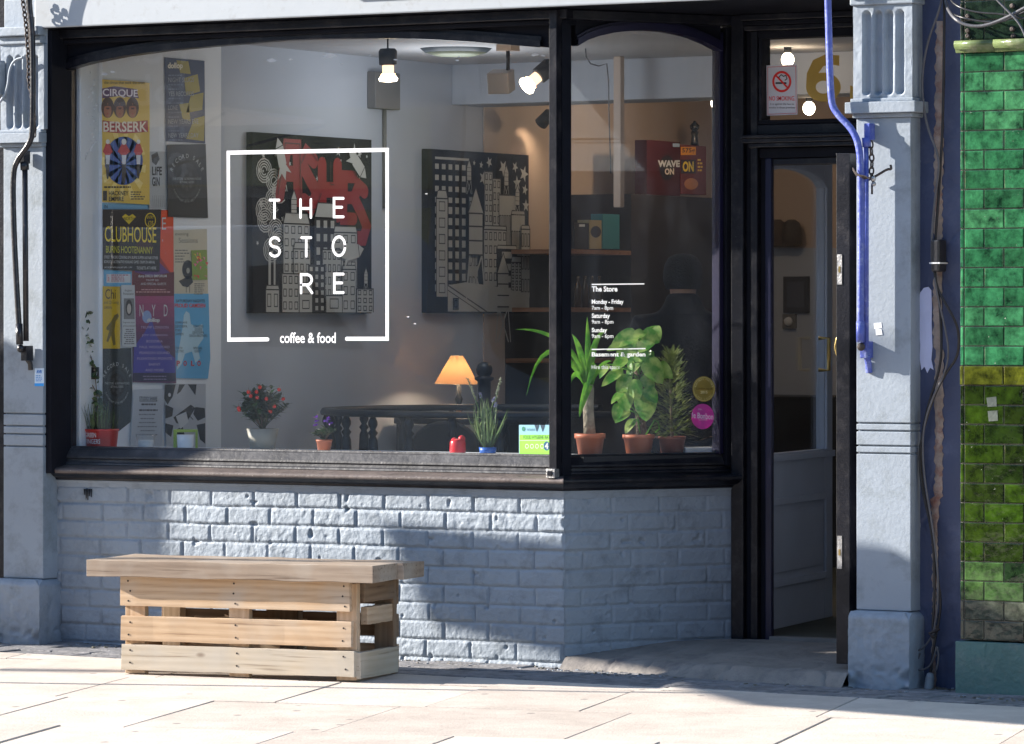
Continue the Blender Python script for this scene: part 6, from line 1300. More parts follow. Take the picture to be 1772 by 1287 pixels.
for (bx_, by_, tx_, ty_, m_) in ((838, 745, 809, 655, TIP), (850, 745, 867, 655, TIP), (845, 745, 830, 680, HYA), (846, 745, 856, 688, HYA), (849, 745, 859, 698, HYA)):
    Zp = (c_ - CAM).dot(FW); b = atd(bx_, by_, Zp); e = atd(tx_, ty_, Zp - .02); m1 = b.lerp(e, .5) + RT * (.012 if tx_ < 840 else -.012) * 1; pts = [b.lerp(m1, s_ / 8).lerp(m1.lerp(e, s_ / 8), s_ / 8) for s_ in range(9)]
    mb = MB(); mb.tube(pts, .0022, GRS, 6); nspk = 70 if m_ is TIP else 26; lo = .62 if m_ is TIP else .86
    for j in range(nspk): s_ = rg.uniform(lo, 1); q = b.lerp(m1, s_).lerp(m1.lerp(e, s_), s_); leaf(mb, q, rdir(rg, .0, 1), rdir(rg), .010 if m_ is TIP else .009, .004 if m_ is TIP else .008, m_, .1, 2, 'round')
    mb.build('flower_spike', t, fixn=False)
# --- angled window
t = thing('potted_plant', 'yucca with bare trunk and long bright leaves in a terracotta pot behind the angled window', 'plant', 'pots behind the angled window'); c_ = ap(1021, -.16); k = sc_at(c_)
pot('pot', t, c_, 20 / k, 26 / k, 38 / k, M['terracotta'], rim=.004, rimh=.02)
Zp = (c_ - CAM).dot(FW); top = atd(1020, 668, Zp)
mb = MB(); mb.tube([atd(1021, 756, Zp), atd(1018, 710, Zp), atd(1020, 672, Zp), atd(1021, 664, Zp)], [.026, .022, .019, .012], paint('yucca_bark', (.27, .235, .18), .9, .35, 40, 1.0, 50), 14); mb.build('trunk', t)
mb = MB(); cro = atd(1016, 672, Zp)
def strap(mb, pts, W, mat, dz=0):
    P = [atd(x, y, Zp + dz * i) for i, (x, y) in enumerate(pts)]; n = len(P); vs = []
    Q = [P[0].lerp(P[1], 0)]; N_ = 10; 
    def bez(s_):
        q = P[:]
        while len(q) > 1: q = [q[i].lerp(q[i + 1], s_) for i in range(len(q) - 1)]
        return q[0]
    for i in range(N_ + 1):
        s_ = i / N_; c = bez(s_); d_ = (bez(min(1, s_ + .05)) - bez(max(0, s_ - .05))).normalized(); sd = d_.cross(FW).normalized(); w_ = W / 2 * (1 - s_ ** 2.5) * (.55 + .45 * min(1, s_ * 3)) + .0005; vs += [c - sd * w_ - FW * w_ * .3, c, c + sd * w_ - FW * w_ * .3]
    mb.add(vs, [(3 * i + k_, 3 * i + k_ + 1, 3 * i + k_ + 4, 3 * i + k_ + 3) for i in range(N_) for k_ in (0, 1)], mat, True)
for pts, W_, dz in (([(1018, 670), (1018, 600), (1016, 548)], .030, 0), ([(1018, 672), (1022, 610), (1030, 575), (1052, 570)], .03, -.01), ([(1016, 672), (1028, 640), (1004, 700), (1003, 722)], .040, -.02), ([(1020, 672), (1040, 600), (1024, 640), (1010, 690)], .036, -.03), ([(1016, 668), (1005, 600), (990, 578)], .028, .0), ([(1014, 668), (1000, 620), (985, 610)], .026, -.01), ([(1014, 668), (1005, 640), (990, 640), (986, 668)], .028, -.01), ([(1015, 668), (1000, 590), (940, 566), (892, 570)], .022, .0), ([(1014, 668), (980, 600), (935, 570), (911, 684)], .026, -.01), ([(1017, 668), (1010, 610), (1000, 590), (992, 580)], .02, -.02), ([(1018, 670), (1042, 620), (1058, 625)], .022, .01)): strap(mb, pts, W_, BRG, dz)
mb.build('leaves', t, fixn=False)
t = thing('potted_plant', 'climbing plant with large variegated heart leaves in the middle terracotta pot', 'plant', 'pots behind the angled window'); c_ = ap(1105, -.16); k = sc_at(c_)
pot('pot', t, c_, 21 / k, 27 / k, 35 / k, M['terracotta'], rim=.004, rimh=.016); Zp = (c_ - CAM).dot(FW)
mb = MB(); mb.tube([atd(1110, 756, Zp + .02), atd(1108, 700, Zp + .02), atd(1106, 630, Zp + .02), atd(1103, 585, Zp + .02)], .022, paint('moss_pole', (.10, .07, .045), .95, .4, 40, 1.5, 50), 12); mb.build('moss_pole', t)
mb = MB(); lf = MB()
leaves_ = [(1082, 585, 50, 34, -160), (1105, 578, 22, 20, 200), (1125, 582, 32, 26, -35), (1083, 608, 36, 30, 200), (1098, 630, 34, 32, 230), (1060, 650, 44, 20, 215), (1131, 640, 48, 34, -60), (1150, 640, 34, 22, -50), (1083, 690, 38, 34, 265), (1068, 686, 26, 18, 215), (1117, 702, 46, 38, -85), (1077, 718, 30, 22, 215), (1068, 712, 32, 20, 255), (1140, 650, 30, 20, 10), (1088, 655, 56, 16, -100), (1137, 575, 24, 18, -75), (1065, 600, 26, 18, 190), (1112, 610, 26, 22, -70), (1045, 640, 26, 16, 230), (1120, 660, 26, 22, -30), (1095, 600, 30, 24, 240), (1122, 622, 34, 26, -100), (1078, 662, 34, 24, 235), (1100, 672, 32, 26, -75), (1126, 682, 30, 24, -50), (1090, 735, 28, 20, 230), (1115, 598, 30, 22, 20), (1072, 628, 32, 24, 215)]
for i, (x, y, L, W_, a) in enumerate(leaves_):
    a_ = R(a); tipx, tipy = x + L * math.cos(a_) * .5, y - L * math.sin(a_) * .5; bx_, by_ = x - L * math.cos(a_) * .5, y + L * math.sin(a_) * .5; dz = rg.uniform(-.07, -.01)
    b = atd(bx_, by_, Zp + dz); e = atd(tipx, tipy, Zp + dz - .025); leaf(lf, b, e - b, -FW * .8 + Vector((0, 0, .35)) - RT * rg.uniform(-.1, 1.0), (e - b).length * 1.08, W_ / k * 1.3, VAR, curl=.35, seg=9, kind='heart', fold=.22)
    q0 = atd(1108, min(750, by_ + 25), Zp); mb.tube([q0, (q0 + b) / 2 + Vector((0, 0, .02)), b], .0028, BRG, 6)
mb.tube([atd(1118, 752, Zp - .03), atd(1128, 735, Zp - .05), atd(1132, 727, Zp - .06), atd(1139, 730, Zp - .06), atd(1141, 742, Zp - .06), atd(1134, 748, Zp - .05)], .003, BRG, 6)
mb.build('stem', t); lf.build('leaves', t, fixn=False)
t = thing('potted_plant', 'feathery dwarf conifer in the right-hand terracotta pot', 'plant', 'pots behind the angled window'); c_ = ap(1163, -.14); k = sc_at(c_)
pot('pot', t, c_, 19 / k, 23.5 / k, 31 / k, paint('dark_terracotta', (.25, .06, .035), .5, .08, 9, .05, 60), rim=.003, rimh=.012); mb = MB(); mb.tube([c_ + Vector((0, 0, 28 / k)), c_ + Vector((-.01, 0, 150 / k))], [.007, .003], STEM, 8); mb.build('trunk', t)
mb = MB()
for j in range(600):
    h = rg.random() ** 1.25; z = 34 + 140 * h; rad = (36 * (1 - h) ** .75 + 5) * rg.uniform(.35, 1) * (1 + .15 * math.sin(j)); a = rg.uniform(0, 6.283)
    b = c_ + Vector((math.cos(a) * rad / k * .95, math.sin(a) * rad / k * .95, z / k)); d_ = Vector((math.cos(a) * .8, math.sin(a) * .8, rg.uniform(-.1, .7) - .3 * (1 - h) + .5 * h)).normalized(); L = rg.uniform(.03, .06); s1_ = d_.cross(Vector((0, 0, 1))).normalized()
    for m_ in range(7):
        q = b + d_ * L * m_ / 7
        for sg in (-1, 1): leaf(mb, q, (d_ + s1_ * sg * .8 + Vector((0, 0, .15))), d_.cross(s1_), L * .32 * (1 - m_ / 12), .0036, CONI, 0, 1, 'strap', 0)
    leaf(mb, b, d_, d_.cross(s1_), L, .004, CONI, 0, 2, 'strap', 0)
mb.build('foliage', t, fixn=False)
mb = MB(); q = Panel(A_(0, -.1, 0), (AD.x, AD.y, 0), (AN.x, AN.y, 0)); a0 = q.px(1187, 500)[0]; a1 = q.px(1238, 500)[0]; abox(mb, a0, a1, -.16, -.10, ZW + .0005, ZW + .028, M['white']); o = mb.build('white_board', bevel=.002); tag(o, 'low white board lying right of the conifer pot', 'board')
# ================================================================== PERSON inside, seen from behind
def skin_body(name, joints, edges, mat, parent, sub=2, root=0, loc=None):
    me = bpy.data.meshes.new(name); me.from_pydata([j[0] for j in joints], edges, []); o = bpy.data.objects.new(name, me); COL.objects.link(o); o.parent = parent
    o.modifiers.new('skin', 'SKIN'); bpy.context.view_layer.update()
    if not me.skin_vertices: bpy.context.view_layer.objects.active = o
    for i, j in enumerate(joints): r_ = j[1]; me.skin_vertices[0].data[i].radius = r_ if isinstance(r_, tuple) else (r_, r_); me.skin_vertices[0].data[i].use_root = (i == root)
    s_ = o.modifiers.new('sub', 'SUBSURF'); s_.levels = sub; s_.render_levels = sub; me.materials.append(mat)
    for p in me.polygons: p.use_smooth = True
    dg = bpy.context.evaluated_depsgraph_get(); m2 = bpy.data.meshes.new_from_object(o.evaluated_get(dg)); o.modifiers.clear(); o.data = m2; m2.polygons.foreach_set('use_smooth', [True] * len(m2.polygons)); 
    if not m2.materials: m2.materials.append(mat)
    return o
pc = atd(1182, 500, 19.3); t = thing('person', 'person in a dark coat and dark knitted hat seen from behind inside the doorway window', 'person', loc=(pc.x, pc.y, ZF), rz=TH)
H = zof(440, pc) - ZF; s_ = H / 1.72
SK = paint('skin', (.42, .24, .17), .55, .06, 20, .05); COAT = paint('dark_coat', (.006, .006, .008), .95, .2, 30, .3, 90); HATM = paint('dark_knit_hat', (.005, .005, .006), .97, .2, 60, .8, 120); TR = paint('dark_trousers', (.02, .022, .03), .85, .2, 20, .2)
V = lambda x, y, z: (x * s_, y * s_, z * s_)
J = [(V(0, 0, .92), (.15, .11)), (V(0, 0, 1.12), (.14, .10)), (V(0, 0, 1.34), (.17, .11)), (V(0, .0, 1.45), (.07, .065)), (V(0, .01, 1.53), (.055, .06)), (V(0, .02, 1.60), (.075, .09)), (V(0, .02, 1.67), (.07, .085))]
E_ = [(0, 1), (1, 2), (2, 3), (3, 4), (4, 5), (5, 6)]
for sg in (-1, 1):
    b = len(J); J += [(V(.16 * sg, 0, 1.38), .055), (V(.24 * sg, .0, 1.12), .045), (V(.23 * sg, .10, .90), .035), (V(.225 * sg, .14, .83), (.02, .035))]; E_ += [(2, b), (b, b + 1), (b + 1, b + 2), (b + 2, b + 3)]
    for f, (dx, L) in enumerate(((-.024, .07), (-.008, .08), (.008, .078), (.024, .06))):
        c = len(J); J += [(V((.225 + dx * .3) * sg, .145 + dx, .79), .009), (V((.22 + dx * .3) * sg, .15 + dx, .79 - L * .6), .008), (V((.212) * sg, .155 + dx, .79 - L), .007)]; E_ += [(b + 3, c), (c, c + 1), (c + 1, c + 2)]
    c = len(J); J += [(V(.205 * sg, .175, .82), .010), (V(.195 * sg, .19, .78), .008)]; E_ += [(b + 3, c), (c, c + 1)]
    b = len(J); J += [(V(.09 * sg, 0, .82), .085), (V(.10 * sg, .01, .48), .055), (V(.10 * sg, -.02, .09), .038), (V(.10 * sg, .0, .035), (.038, .035)), (V(.105 * sg, .13, .03), (.04, .022))]; E_ += [(0, b), (b, b + 1), (b + 1, b + 2), (b + 2, b + 3), (b + 3, b + 4)]
body = skin_body('body', J, E_, SK, t, 2)
mb = MB()      # face details on the far side of the head
for sg in (-1, 1): mb.ball(V(.03 * sg, .105, 1.61), .011, M['white'], 10); mb.ball(V(.077 * sg, .015, 1.595), .03, SK, 10, (.35, .7, 1.1))
mb.ball(V(0, .115, 1.585), .016, SK, 10, (.8, 1, 1.5)); mb.ball(V(0, .10, 1.545), .02, paint('lips', (.35, .12, .10), .5, .05, 9, 0), 10, (1.2, .4, .3)); mb.build('face', body)
J2 = [(V(0, 0, .80), (.21, .15)), (V(0, 0, 1.0), (.20, .14)), (V(0, 0, 1.15), (.20, .135)), (V(0, -.005, 1.33), (.215, .13)), (V(0, -.005, 1.435), (.12, .09)), (V(0, .0, 1.50), (.082, .08)), (V(0, .0, 1.545), (.080, .08))]; E2 = [(0, 1), (1, 2), (2, 3), (3, 4), (4, 5), (5, 6)]
for sg in (-1, 1): b = len(J2); J2 += [(V(.19 * sg, 0, 1.365), .082), (V(.265 * sg, .0, 1.12), .065), (V(.245 * sg, .09, .92), .055)]; E2 += [(3, b), (b, b + 1), (b + 1, b + 2)]
skin_body('coat', J2, E2, COAT, t, 2)
J3 = [(V(0, 0, .84), .12)]; E3 = []
for sg in (-1, 1): b = len(J3); J3 += [(V(.10 * sg, 0, .76), .10), (V(.11 * sg, .01, .48), .078), (V(.105 * sg, -.02, .10), .062)]; E3 += [(0, b), (b, b + 1), (b + 1, b + 2)]
skin_body('trousers', J3, E3, TR, t, 2)
mb = MB(); mb.lathe([(.088 * s_, 1.555 * s_), (.098 * s_, 1.58 * s_), (.104 * s_, 1.60 * s_), (.103 * s_, 1.63 * s_), (.096 * s_, 1.67 * s_), (.075 * s_, 1.705 * s_), (.04 * s_, 1.722 * s_), (0, 1.725 * s_)], (0, .012, 0), HATM, 24)
mb.v = [(x * .92, (y - .012) * 1.12 + .012, z) for x, y, z in mb.v]; mb.build('knitted_hat', t)
for sg in (-1, 1): mb = MB(); mb.ball(V(.105 * sg, .05, .04), .05, M['dark'], 14, (.95, 2.4, .85)); mb.build('shoe', t)
# ================================================================== BENCH of pallet wood
BO = Vector((-1.477, -1.0)); BA = math.atan2(.155, 1.028)
bench = thing('pallet_bench', 'pallet-wood bench with a thick two-plank top in front of the brick wall', 'bench', loc=(BO.x, BO.y, gz(-1, -.9) + .003), rz=BA)
WP = wood('pale_pallet_wood', (.42, .27, .155), (.66, .49, .33), 1.0, .8, (.50, .44, .37)); WG = wood('bleached_pallet_wood', (.45, .37, .27), (.60, .52, .41), 1.0, .8, (.48, .45, .40)); WT = wood('weathered_top_wood', (.24, .18, .135), (.38, .30, .23), 1.0, .85, (.42, .38, .33)); WD = wood('dark_pallet_wood', (.16, .10, .06), (.28, .19, .12), 1.0, .8, (.2, .17, .14))
NAIL = paint('rusty_nail', (.03, .02, .015), .7, .2, 9, 0)
rb = random.Random(8)
def board(name, L, Wd, T, loc, mat, rot_=(0, 0, 0), nails=(), chip=.0015, seg=14, label=None):
    mb = MB(); vs = []; n = seg
    for i in range(n + 1):
        x = L * i / n; e = lambda: rb.uniform(-chip, chip)
        for (y, z) in ((0, 0), (T, 0), (T, Wd), (0, Wd)): vs.append((x + (e() * 2 if i in (0, n) else 0), y + e() * .6, z + e()))
    mb.add(vs, [(4 * i + k, 4 * i + (k + 1) % 4, 4 * i + 4 + (k + 1) % 4, 4 * i + 4 + k) for i in range(n) for k in range(4)] + [(0, 1, 2, 3), (4 * n + 3, 4 * n + 2, 4 * n + 1, 4 * n)], mat)
    for (x, z) in nails: mb.lathe([(.0042, -.0018), (.0042, .0002)], (x, 0, z), NAIL, 8, axis=(0, 1, 0))
    o = mb.build(name, bench, bevel=.0022); o.location = loc; o.rotation_euler = rot_
    if label: o['label'] = label
    return o
TS, D_ = .021, .385
zt = .392
nl_ = lambda zs: [(x + rb.uniform(-.006, .006), z) for x in (.04, .51, .985) for z in zs]
board('slat', 1.012, .118, TS, (0, -TS, .274), WP, nails=nl_((.02, .06, .1)), label='wide top front slat'); board('slat', 1.018, .100, TS, (.002, -TS, .133), WP, nails=nl_((.025, .075)), label='knotty middle front slat'); board('slat', 1.03, .102, TS, (.004, -TS, .016), WG, nails=nl_((.03, .08)), label='bleached bottom front slat')
for x in (.012, .475, .945): board('post', .385, .088, .034, (x, .0005, 0), WP, rot_=(0, -R(90), 0), chip=.001).location = (x + .088, .0005, 0)
for z, w_, m_ in ((.28, .10, WD), (.15, .09, WD), (.02, .10, WP)): board('slat', 1.04, w_, TS, (.0, D_, z), m_)
for x in (.0, .475, .955): board('post', .385, .085, .034, (x + .085, D_ - .035, 0), WD, rot_=(0, -R(90), 0))
# inner posts and boards seen through the gaps
for x, y in ((.09, .18), (.62, .17)): board('post', .385, .08, .05, (x + .08, y, 0), WP if x < .5 else WD, rot_=(0, -R(90), 0))
board('slat', .5, .22, .018, (.2, .24, .0), WP, label='inner board behind the front slats')
# end boards
board('end_board', .375, .105, TS, (1.052, -.004, .008), WG, rot_=(0, 0, R(90)), label='bleached bottom end board at the right'); board('end_board', .32, .10, TS, (-.003, .09, .03), WD, rot_=(0, 0, R(90)))
board('end_board', .30, .075, .03, (1.04, .06, .305), WD, rot_=(0, 0, R(90))); board('end_board', .26, .07, .03, (1.035, .10, .215), WP, rot_=(0, 0, R(90)))
board('plank', 1.262, .066, .245, (-.135, -.062, zt), WT, chip=.0025, nails=(), label='front plank of the thick weathered top'); board('plank', 1.305, .064, .215, (-.150, .1865, zt + .001), WT, chip=.0025, label='rear plank of the thick weathered top')
# ================================================================== AWNING ARMS, CHAINS, FIXINGS
def chain(pts, parent, y, name='chain', ln=.028, r_=.0035, mat=None):
    P = [aty(px_, py_, y) for px_, py_ in pts]; mb = MB(); d_acc = 0; i = 0; k = 0
    tot = sum((P[j + 1] - P[j]).length for j in range(len(P) - 1)); n = int(tot / (ln * .8))
    for j in range(n):
        s__ = j / n * tot; q = 0
        while s__ > (P[q + 1] - P[q]).length: s__ -= (P[q + 1] - P[q]).length; q += 1
        d = (P[q + 1] - P[q]).normalized(); c = P[q] + d * s__; sd = (Vector((0, 1, 0)) if j % 2 else d.cross(Vector((0, 1, 0)))).normalized()
        ring_ = [c + d * math.cos(a) * ln * .55 + sd * math.sin(a) * ln * .32 for a in [2 * math.pi * m / 10 for m in range(11)]]; mb.tube(ring_, r_, mat or M['rust'], 6, cap=False)
    return mb.build(name, parent)
def pxtube(mb, pts, r_, mat, y, n=12, sm=3):
    P = [aty(p[0], p[1], y if len(p) < 3 else p[2]) for p in pts]
    for _ in range(sm):
        Q = [P[0]]
        for i in range(len(P) - 1): Q += [P[i].lerp(P[i + 1], .25), P[i].lerp(P[i + 1], .75)]
        P = Q + [P[-1]]
    mb.tube(P, r_, mat, n)
YA = -.185
t = thing('awning_arm', 'black iron awning arm with a chain on the left pilaster', 'awning arm', 'folding awning arms')
mb = MB(); pxtube(mb, [(50, -60, -.2), (50, 5), (57, 60), (57, 225), (52, 248), (28, 278), (22, 305), (24, 400), (29, 500), (33, 565)], .0125, M['blackrod'], YA); mb.tube([aty(33, 560, YA), aty(34, 596, YA)], .0155, M['blackrod'], 12); mb.build('bar', t)
mb = MB(); mb.tube([aty(43, 282, -.16), aty(45, 590, -.16)], .0125, M['blackrod'], 12); mb.tube([aty(42, 280, -.16), aty(43, 294, -.16)], .019, M['blackrod'], 12); mb.build('rod', t)
mb = MB(); a = aty(46, 275, -.13); mb.box(a.x - .013, a.x + .013, -.165, -.12, a.z - .02, a.z + .035, M['blackrod']); mb.build('bracket', t, bevel=.002); mb = MB(); a = aty(47, 610, -.14); mb.box(a.x - .012, a.x + .018, -.17, -.12, a.z - .035, a.z + .03, M['blackrod']); mb.ball(aty(36, 603, -.18), .018, M['blackrod'], 12); mb.tube([aty(40, 612, -.16), aty(52, 628, -.13), aty(53, 640, -.125)], .012, M['blackrod'], 8); mb.build('bracket', t, bevel=.002)
chain([(38, -10), (46, 50), (50, 110), (50, 140), (58, 180), (60, 240)], t, -.17); chain([(47, -5), (52, 40), (54, 90)], t, -.175)
t = thing('awning_arm', 'bright blue awning arm with a hanging chain on the right pilaster', 'awning arm', 'folding awning arms')
YB2 = -.20
mb = MB(); pxtube(mb, [(1431, -60, -.22), (1433, 10), (1437, 165), (1443, 192), (1478, 226), (1489, 262), (1490, 330), (1490, 440), (1489, 562)], .0135, M['bluerod'], YB2); mb.tube([aty(1489, 556, YB2), aty(1489, 592, YB2)], .0165, M['bluerod'], 12); mb.build('bar', t)
mb = MB(); mb.tube([aty(1499, 245, -.175), aty(1499, 600, -.175)], .010, M['bluerod'], 12); mb.tube([aty(1499, 238, -.175), aty(1500, 254, -.175)], .017, M['bluerod'], 12); mb.build('rod', t)
mb = MB(); a = aty(1503, 226, -.16); mb.box(a.x - .013, a.x + .012, -.175, PR + .005, a.z - .035, a.z + .028, M['bluerod']); mb.build('bracket', t, bevel=.003); mb = MB(); a = aty(1499, 606, -.16); mb.box(a.x - .016, a.x + .014, -.185, PR + .005, a.z - .03, a.z + .035, M['bluerod']); mb.ball(aty(1490, 600, -.20), .016, M['rust'], 12); a = aty(1504, 632, PR - .008); mb.tube([aty(1500, 615, -.17), aty(1503, 630, PR - .01), aty(1504, 645, PR - .006)], .0135, M['bluerod'], 8); mb.build('bracket', t, bevel=.003)
chain([(1507, 250), (1509, 280), (1508, 300), (1511, 318)], t, -.17)
mb = MB()
for k_ in range(5): pxtube(mb, [(1476, 290 + k_), (1484, 302 + k_ * 1.3), (1497, 304 + k_ * 1.5), (1506, 310 - k_)], .0022, M['rust'], -.225 + .006 * k_, 6, 2)
pxtube(mb, [(1503, 311), (1520, 302), (1536, 292), (1543, 293), (1541, 285)], .005, M['rust'], -.16, 8, 2); mb.ball(aty(1511, 309, -.17), .012, M['steel'], 10); mb.ball(aty(1512, 318, -.17), .010, M['steel'], 10); mb.tube([aty(1509, 318, -.17), aty(1509, 336, -.17)], .004, M['rust'], 6)
mb.build('hook_and_wire', t)
# scraps on the pilasters
mb = MB(); p = Panel((0, PR - .0085, 0), (1, 0, 0), (0, -1, 0), step=.0008)
for q in ([(1512, 559), (1525, 558), (1526, 567), (1513, 569)], [(1515, 568), (1525, 569), (1527, 579), (1516, 580)]): quadsheet(Panel((0, PR - .0015 - .0008 * (q[0][1] > 560), 0), (1, 0, 0), (0, -1, 0), mb=mb), q, M['vinyl'])
o = mb.build('paper_scrap'); tag(o, 'torn white paper scrap stuck on the right pilaster beside the blue arm', 'paper')
p = Panel((0, -.1112, 0), (1, 0, 0), (0, -1, 0), step=.0005); quadsheet(p, [(60, 637), (76, 637), (76, 668), (60, 668)], (205, 220, 235)); p.text('AVR', 63, 640, 73, 646, (60, 120, 190), 2, bold=.03); rows(p, 4, 62, 74, 649, 3, 1.6, (120, 160, 205), 2, seed=3); p.rect(60, 663, 76, 668, (60, 150, 215), 2)
o = p.mb.build('small_sticker', fixn=False); tag(o, 'small white and light blue AVR sticker on the left pilaster', 'sticker')
mb = MB(); p = Panel((0, PY - .0012, 0), (1, 0, 0), (0, -1, 0), mb=mb, step=.0004)
for q in ([(1707, 688), (1724, 686), (1725, 703), (1709, 704)], [(1709, 711), (1726, 710), (1727, 728), (1711, 729)]): p.poly(q, paint('torn_paper', (.10, .12, .10), .7, .2, 60, .2), 1)
o = mb.build('sticker_remains', fixn=False); tag(o, 'two torn grey sticker remains on the dark olive tiles', 'sticker')
t = thing('wall_conduit', 'pale conduit curling off a small box at the top of the left pilaster', 'pipe'); mb = MB(); pxtube(mb, [(-8, 185), (4, 172), (14, 150), (16, 122), (24, 104), (40, 99)], .006, M['grey'], -.15, 8, 2); mb.build('pipe', t); mb = MB(); a = aty(3, 105, -.13); b = aty(8, 165, -.13); mb.box(a.x - .06, b.x, -.165, -.122, b.z, a.z, M['grey']); mb.build('box', t, bevel=.006)
# ================================================================== CABLES
CY = RY - .03
def cable(label, pts, r_=.0055, mat=None, y=CY, g='cables down the blue recess', name='cable'):
    mb = MB(); pxtube(mb, pts, r_, mat or M['cable'], y, 8, 3); o = mb.build(name); tag(o, label, 'cable', g); return o
cable('straight black cable running down over the plaster scar', [(1634, -40), (1634, 40), (1632, 200), (1627, 300), (1619, 410), (1617, 450), (1619, 490), (1626, 515), (1630, 600), (1626, 640), (1606, 700), (1594, 760), (1593, 820), (1606, 890), (1618, 950), (1622, 1000), (1629, 1040), (1624, 1080), (1617, 1110), (1610, 1165)])
cable('grey cable bowing to the left at the top of the recess', [(1633, -30), (1628, 12), (1605, 70), (1595, 130), (1597, 180), (1606, 225), (1622, 262), (1626, 290), (1617, 350), (1613, 400), (1612, 440), (1615, 470)], .005, M['cablegrey'], CY - .012)
cable('black cable bulging right behind the tile pier and back', [(1617, 470), (1622, 500), (1636, 525), (1656, 560), (1660, 590), (1656, 620), (1640, 640), (1618, 680), (1598, 740), (1590, 790), (1596, 850), (1610, 905), (1617, 960), (1617, 1040), (1613, 1085), (1618, 1100)], .0055, None, CY - .008)
cable('thin grey cable alongside the others, lower recess', [(1617, 480), (1624, 520), (1634, 560), (1643, 610), (1634, 650), (1612, 690), (1596, 745), (1598, 820), (1612, 900), (1620, 960), (1624, 1010), (1622, 1060), (1614, 1098)], .004, M['cablegrey'], CY - .016)
cable('pale wire looping over the bottom of the recess', [(1616, 1095), (1600, 1120), (1584, 1128), (1578, 1142), (1584, 1158), (1598, 1160), (1612, 1150), (1618, 1130), (1622, 1115), (1625, 1140), (1620, 1160)], .004, M['cablegrey'], CY - .02)
cable('short stiff wire standing in the ground beside the pilaster', [(1592, 1130), (1582, 1155), (1578, 1180), (1577, 1204)], .0045, M['cablegrey'], CY - .02)
YT = PY - .05
cable('thick bundled cable sagging across the top tiles', [(1634, -30, CY), (1636, 8, CY), (1650, 32, YT), (1672, 44, YT), (1700, 46, YT), (1735, 34, YT), (1772, 14, YT), (1810, -6, YT)], .0065, M['cablegrey'], YT, 'cables across the tiled pier')
cable('thin wire running right along the bundled cable', [(1632, -20, CY), (1640, 18, CY), (1655, 28, YT), (1690, 36, YT), (1730, 40, YT), (1760, 26, YT), (1800, 8, YT)], .004, M['cable'], YT - .01, 'cables across the tiled pier')
cable('wire crossing down to the right over the tiles', [(1700, -30), (1725, 0), (1748, 22), (1768, 45), (1780, 80)], .0045, M['cablegrey'], YT - .015, 'cables across the tiled pier')
cable('nearly level wire over the top tiles', [(1640, -10, CY), (1652, 10, YT), (1690, 22, YT), (1740, 24, YT), (1790, 36, YT)], .004, M['cable'], YT - .005, 'cables across the tiled pier')
for k_, (x, y) in enumerate(((1622, 1098), (1614, 1096))): pass
mb = MB(); mb.tube([aty(1626, 1088, CY - .01), aty(1608, 1096, CY - .03), aty(1616, 1104, CY - .03)], .006, M['rust'], 8); o = mb.build('cable_clip'); tag(o, 'rusty clip gathering the cables near the ground', 'clip')
t = thing('cable_box', 'black oblong junction sleeve on the cables in the recess', 'cable box'); a, b = aty(1615, 470, CY - .02), aty(1630, 414, CY - .02); mb = MB(); mb.box(a.x, b.x, CY - .045, RY - .006, a.z, b.z, M['cable']); mb.build('sleeve', t, bevel=.008, seg=3); mb = MB(); mb.box(a.x - .004, b.x + .004, CY - .048, RY - .006, a.z + .03, a.z + .036, M['tape']); mb.build('cable_tie', t)
mb = MB(); mb.lathe([(.022, 0), (.020, .02), (.017, .085), (.012, .10), (.006, .104)], aty(1605, 1210, -.10), paint('galvanised_sleeve', (.22, .25, .28), .55, .25, 18, .3, 60, dirt=(.25, .12, .12), dirt_amt=.05, dirt_scale=30), 16, axis=(.03 * 4, 0, 1)); o = mb.build('pipe_stub'); tag(o, 'short painted metal pipe stub leaning at the foot of the recess', 'pipe')
for k_, (x, y) in enumerate(((1675, 28), (1752, 10), (1752, 50), (1675, 62), (1754, 62), (1675, 53))):
    c = aty(x, y, PY - .001); mb = MB(); mb.lathe([(.010, -.004), (.010, .004), (.006, .008)], c, M['rust'], 10, axis=(0, -1, 0)); o = mb.build('bolt_head'); tag(o, 'rusty bolt head in the topmost dark tiles', 'bolt', 'rusty bolts in the tiles')
mb = MB()
for j in range(60):
    x, y = rb.gauss(1.70, .05), -.10 + rb.gauss(0, .04); leaf(mb, (x, y, gz(x, y) + .004), rdir(rb, -.05, .3), (0, 0, 1), rb.uniform(.01, .04), rb.uniform(.004, .012), rb.choice([leafmat('dead_leaf', (.25, .18, .08)) if j == 0 else bpy.data.materials['dead_leaf'], M['stone']]) if j != 5 else BRG, .5, 3)
o = mb.build('leaf_litter', fixn=False); tag(o, 'dead leaves and rubbish around the pipe stub', 'litter', kind='stuff')
# ================================================================== STREET outside the frame (added shade casters first; the rest fills the reflections)
t = thing('added_lamp_post', 'grey lamp post added out of view left of the shop to shade the right pilaster', 'shade caster', loc=(-15.0, -5.55, gz(-15, -5.5)))  # added out of view; its pole throws a shade strip on the right pilaster
mb = MB(); mb.lathe([(.10, 0), (.10, .9), (.06, 1.0), (.052, 3.0), (.05, 8.2)], (0, 0, 0), KERB, 20); mb.build('pole', t); mb = MB(); mb.tube([(0, 0, 8.2), (0, -.2, 8.4), (0, -.9, 8.5)], .035, KERB, 10); mb.build('arm', t); mb = MB(); mb.box(-.12, .12, -1.5, -.9, 8.42, 8.56, KERB); mb.build('lantern', t, bevel=.03)
t = thing('added_shade_canopy', 'pale canvas canopy added out of view left of the shop to shade wall and pavement', 'parasol', loc=(0, 0, 0)); CAN = translucent(paint('shade_canvas', (.70, .68, .62), .8, .1, 5, .2), (.75, .73, .68), .45)
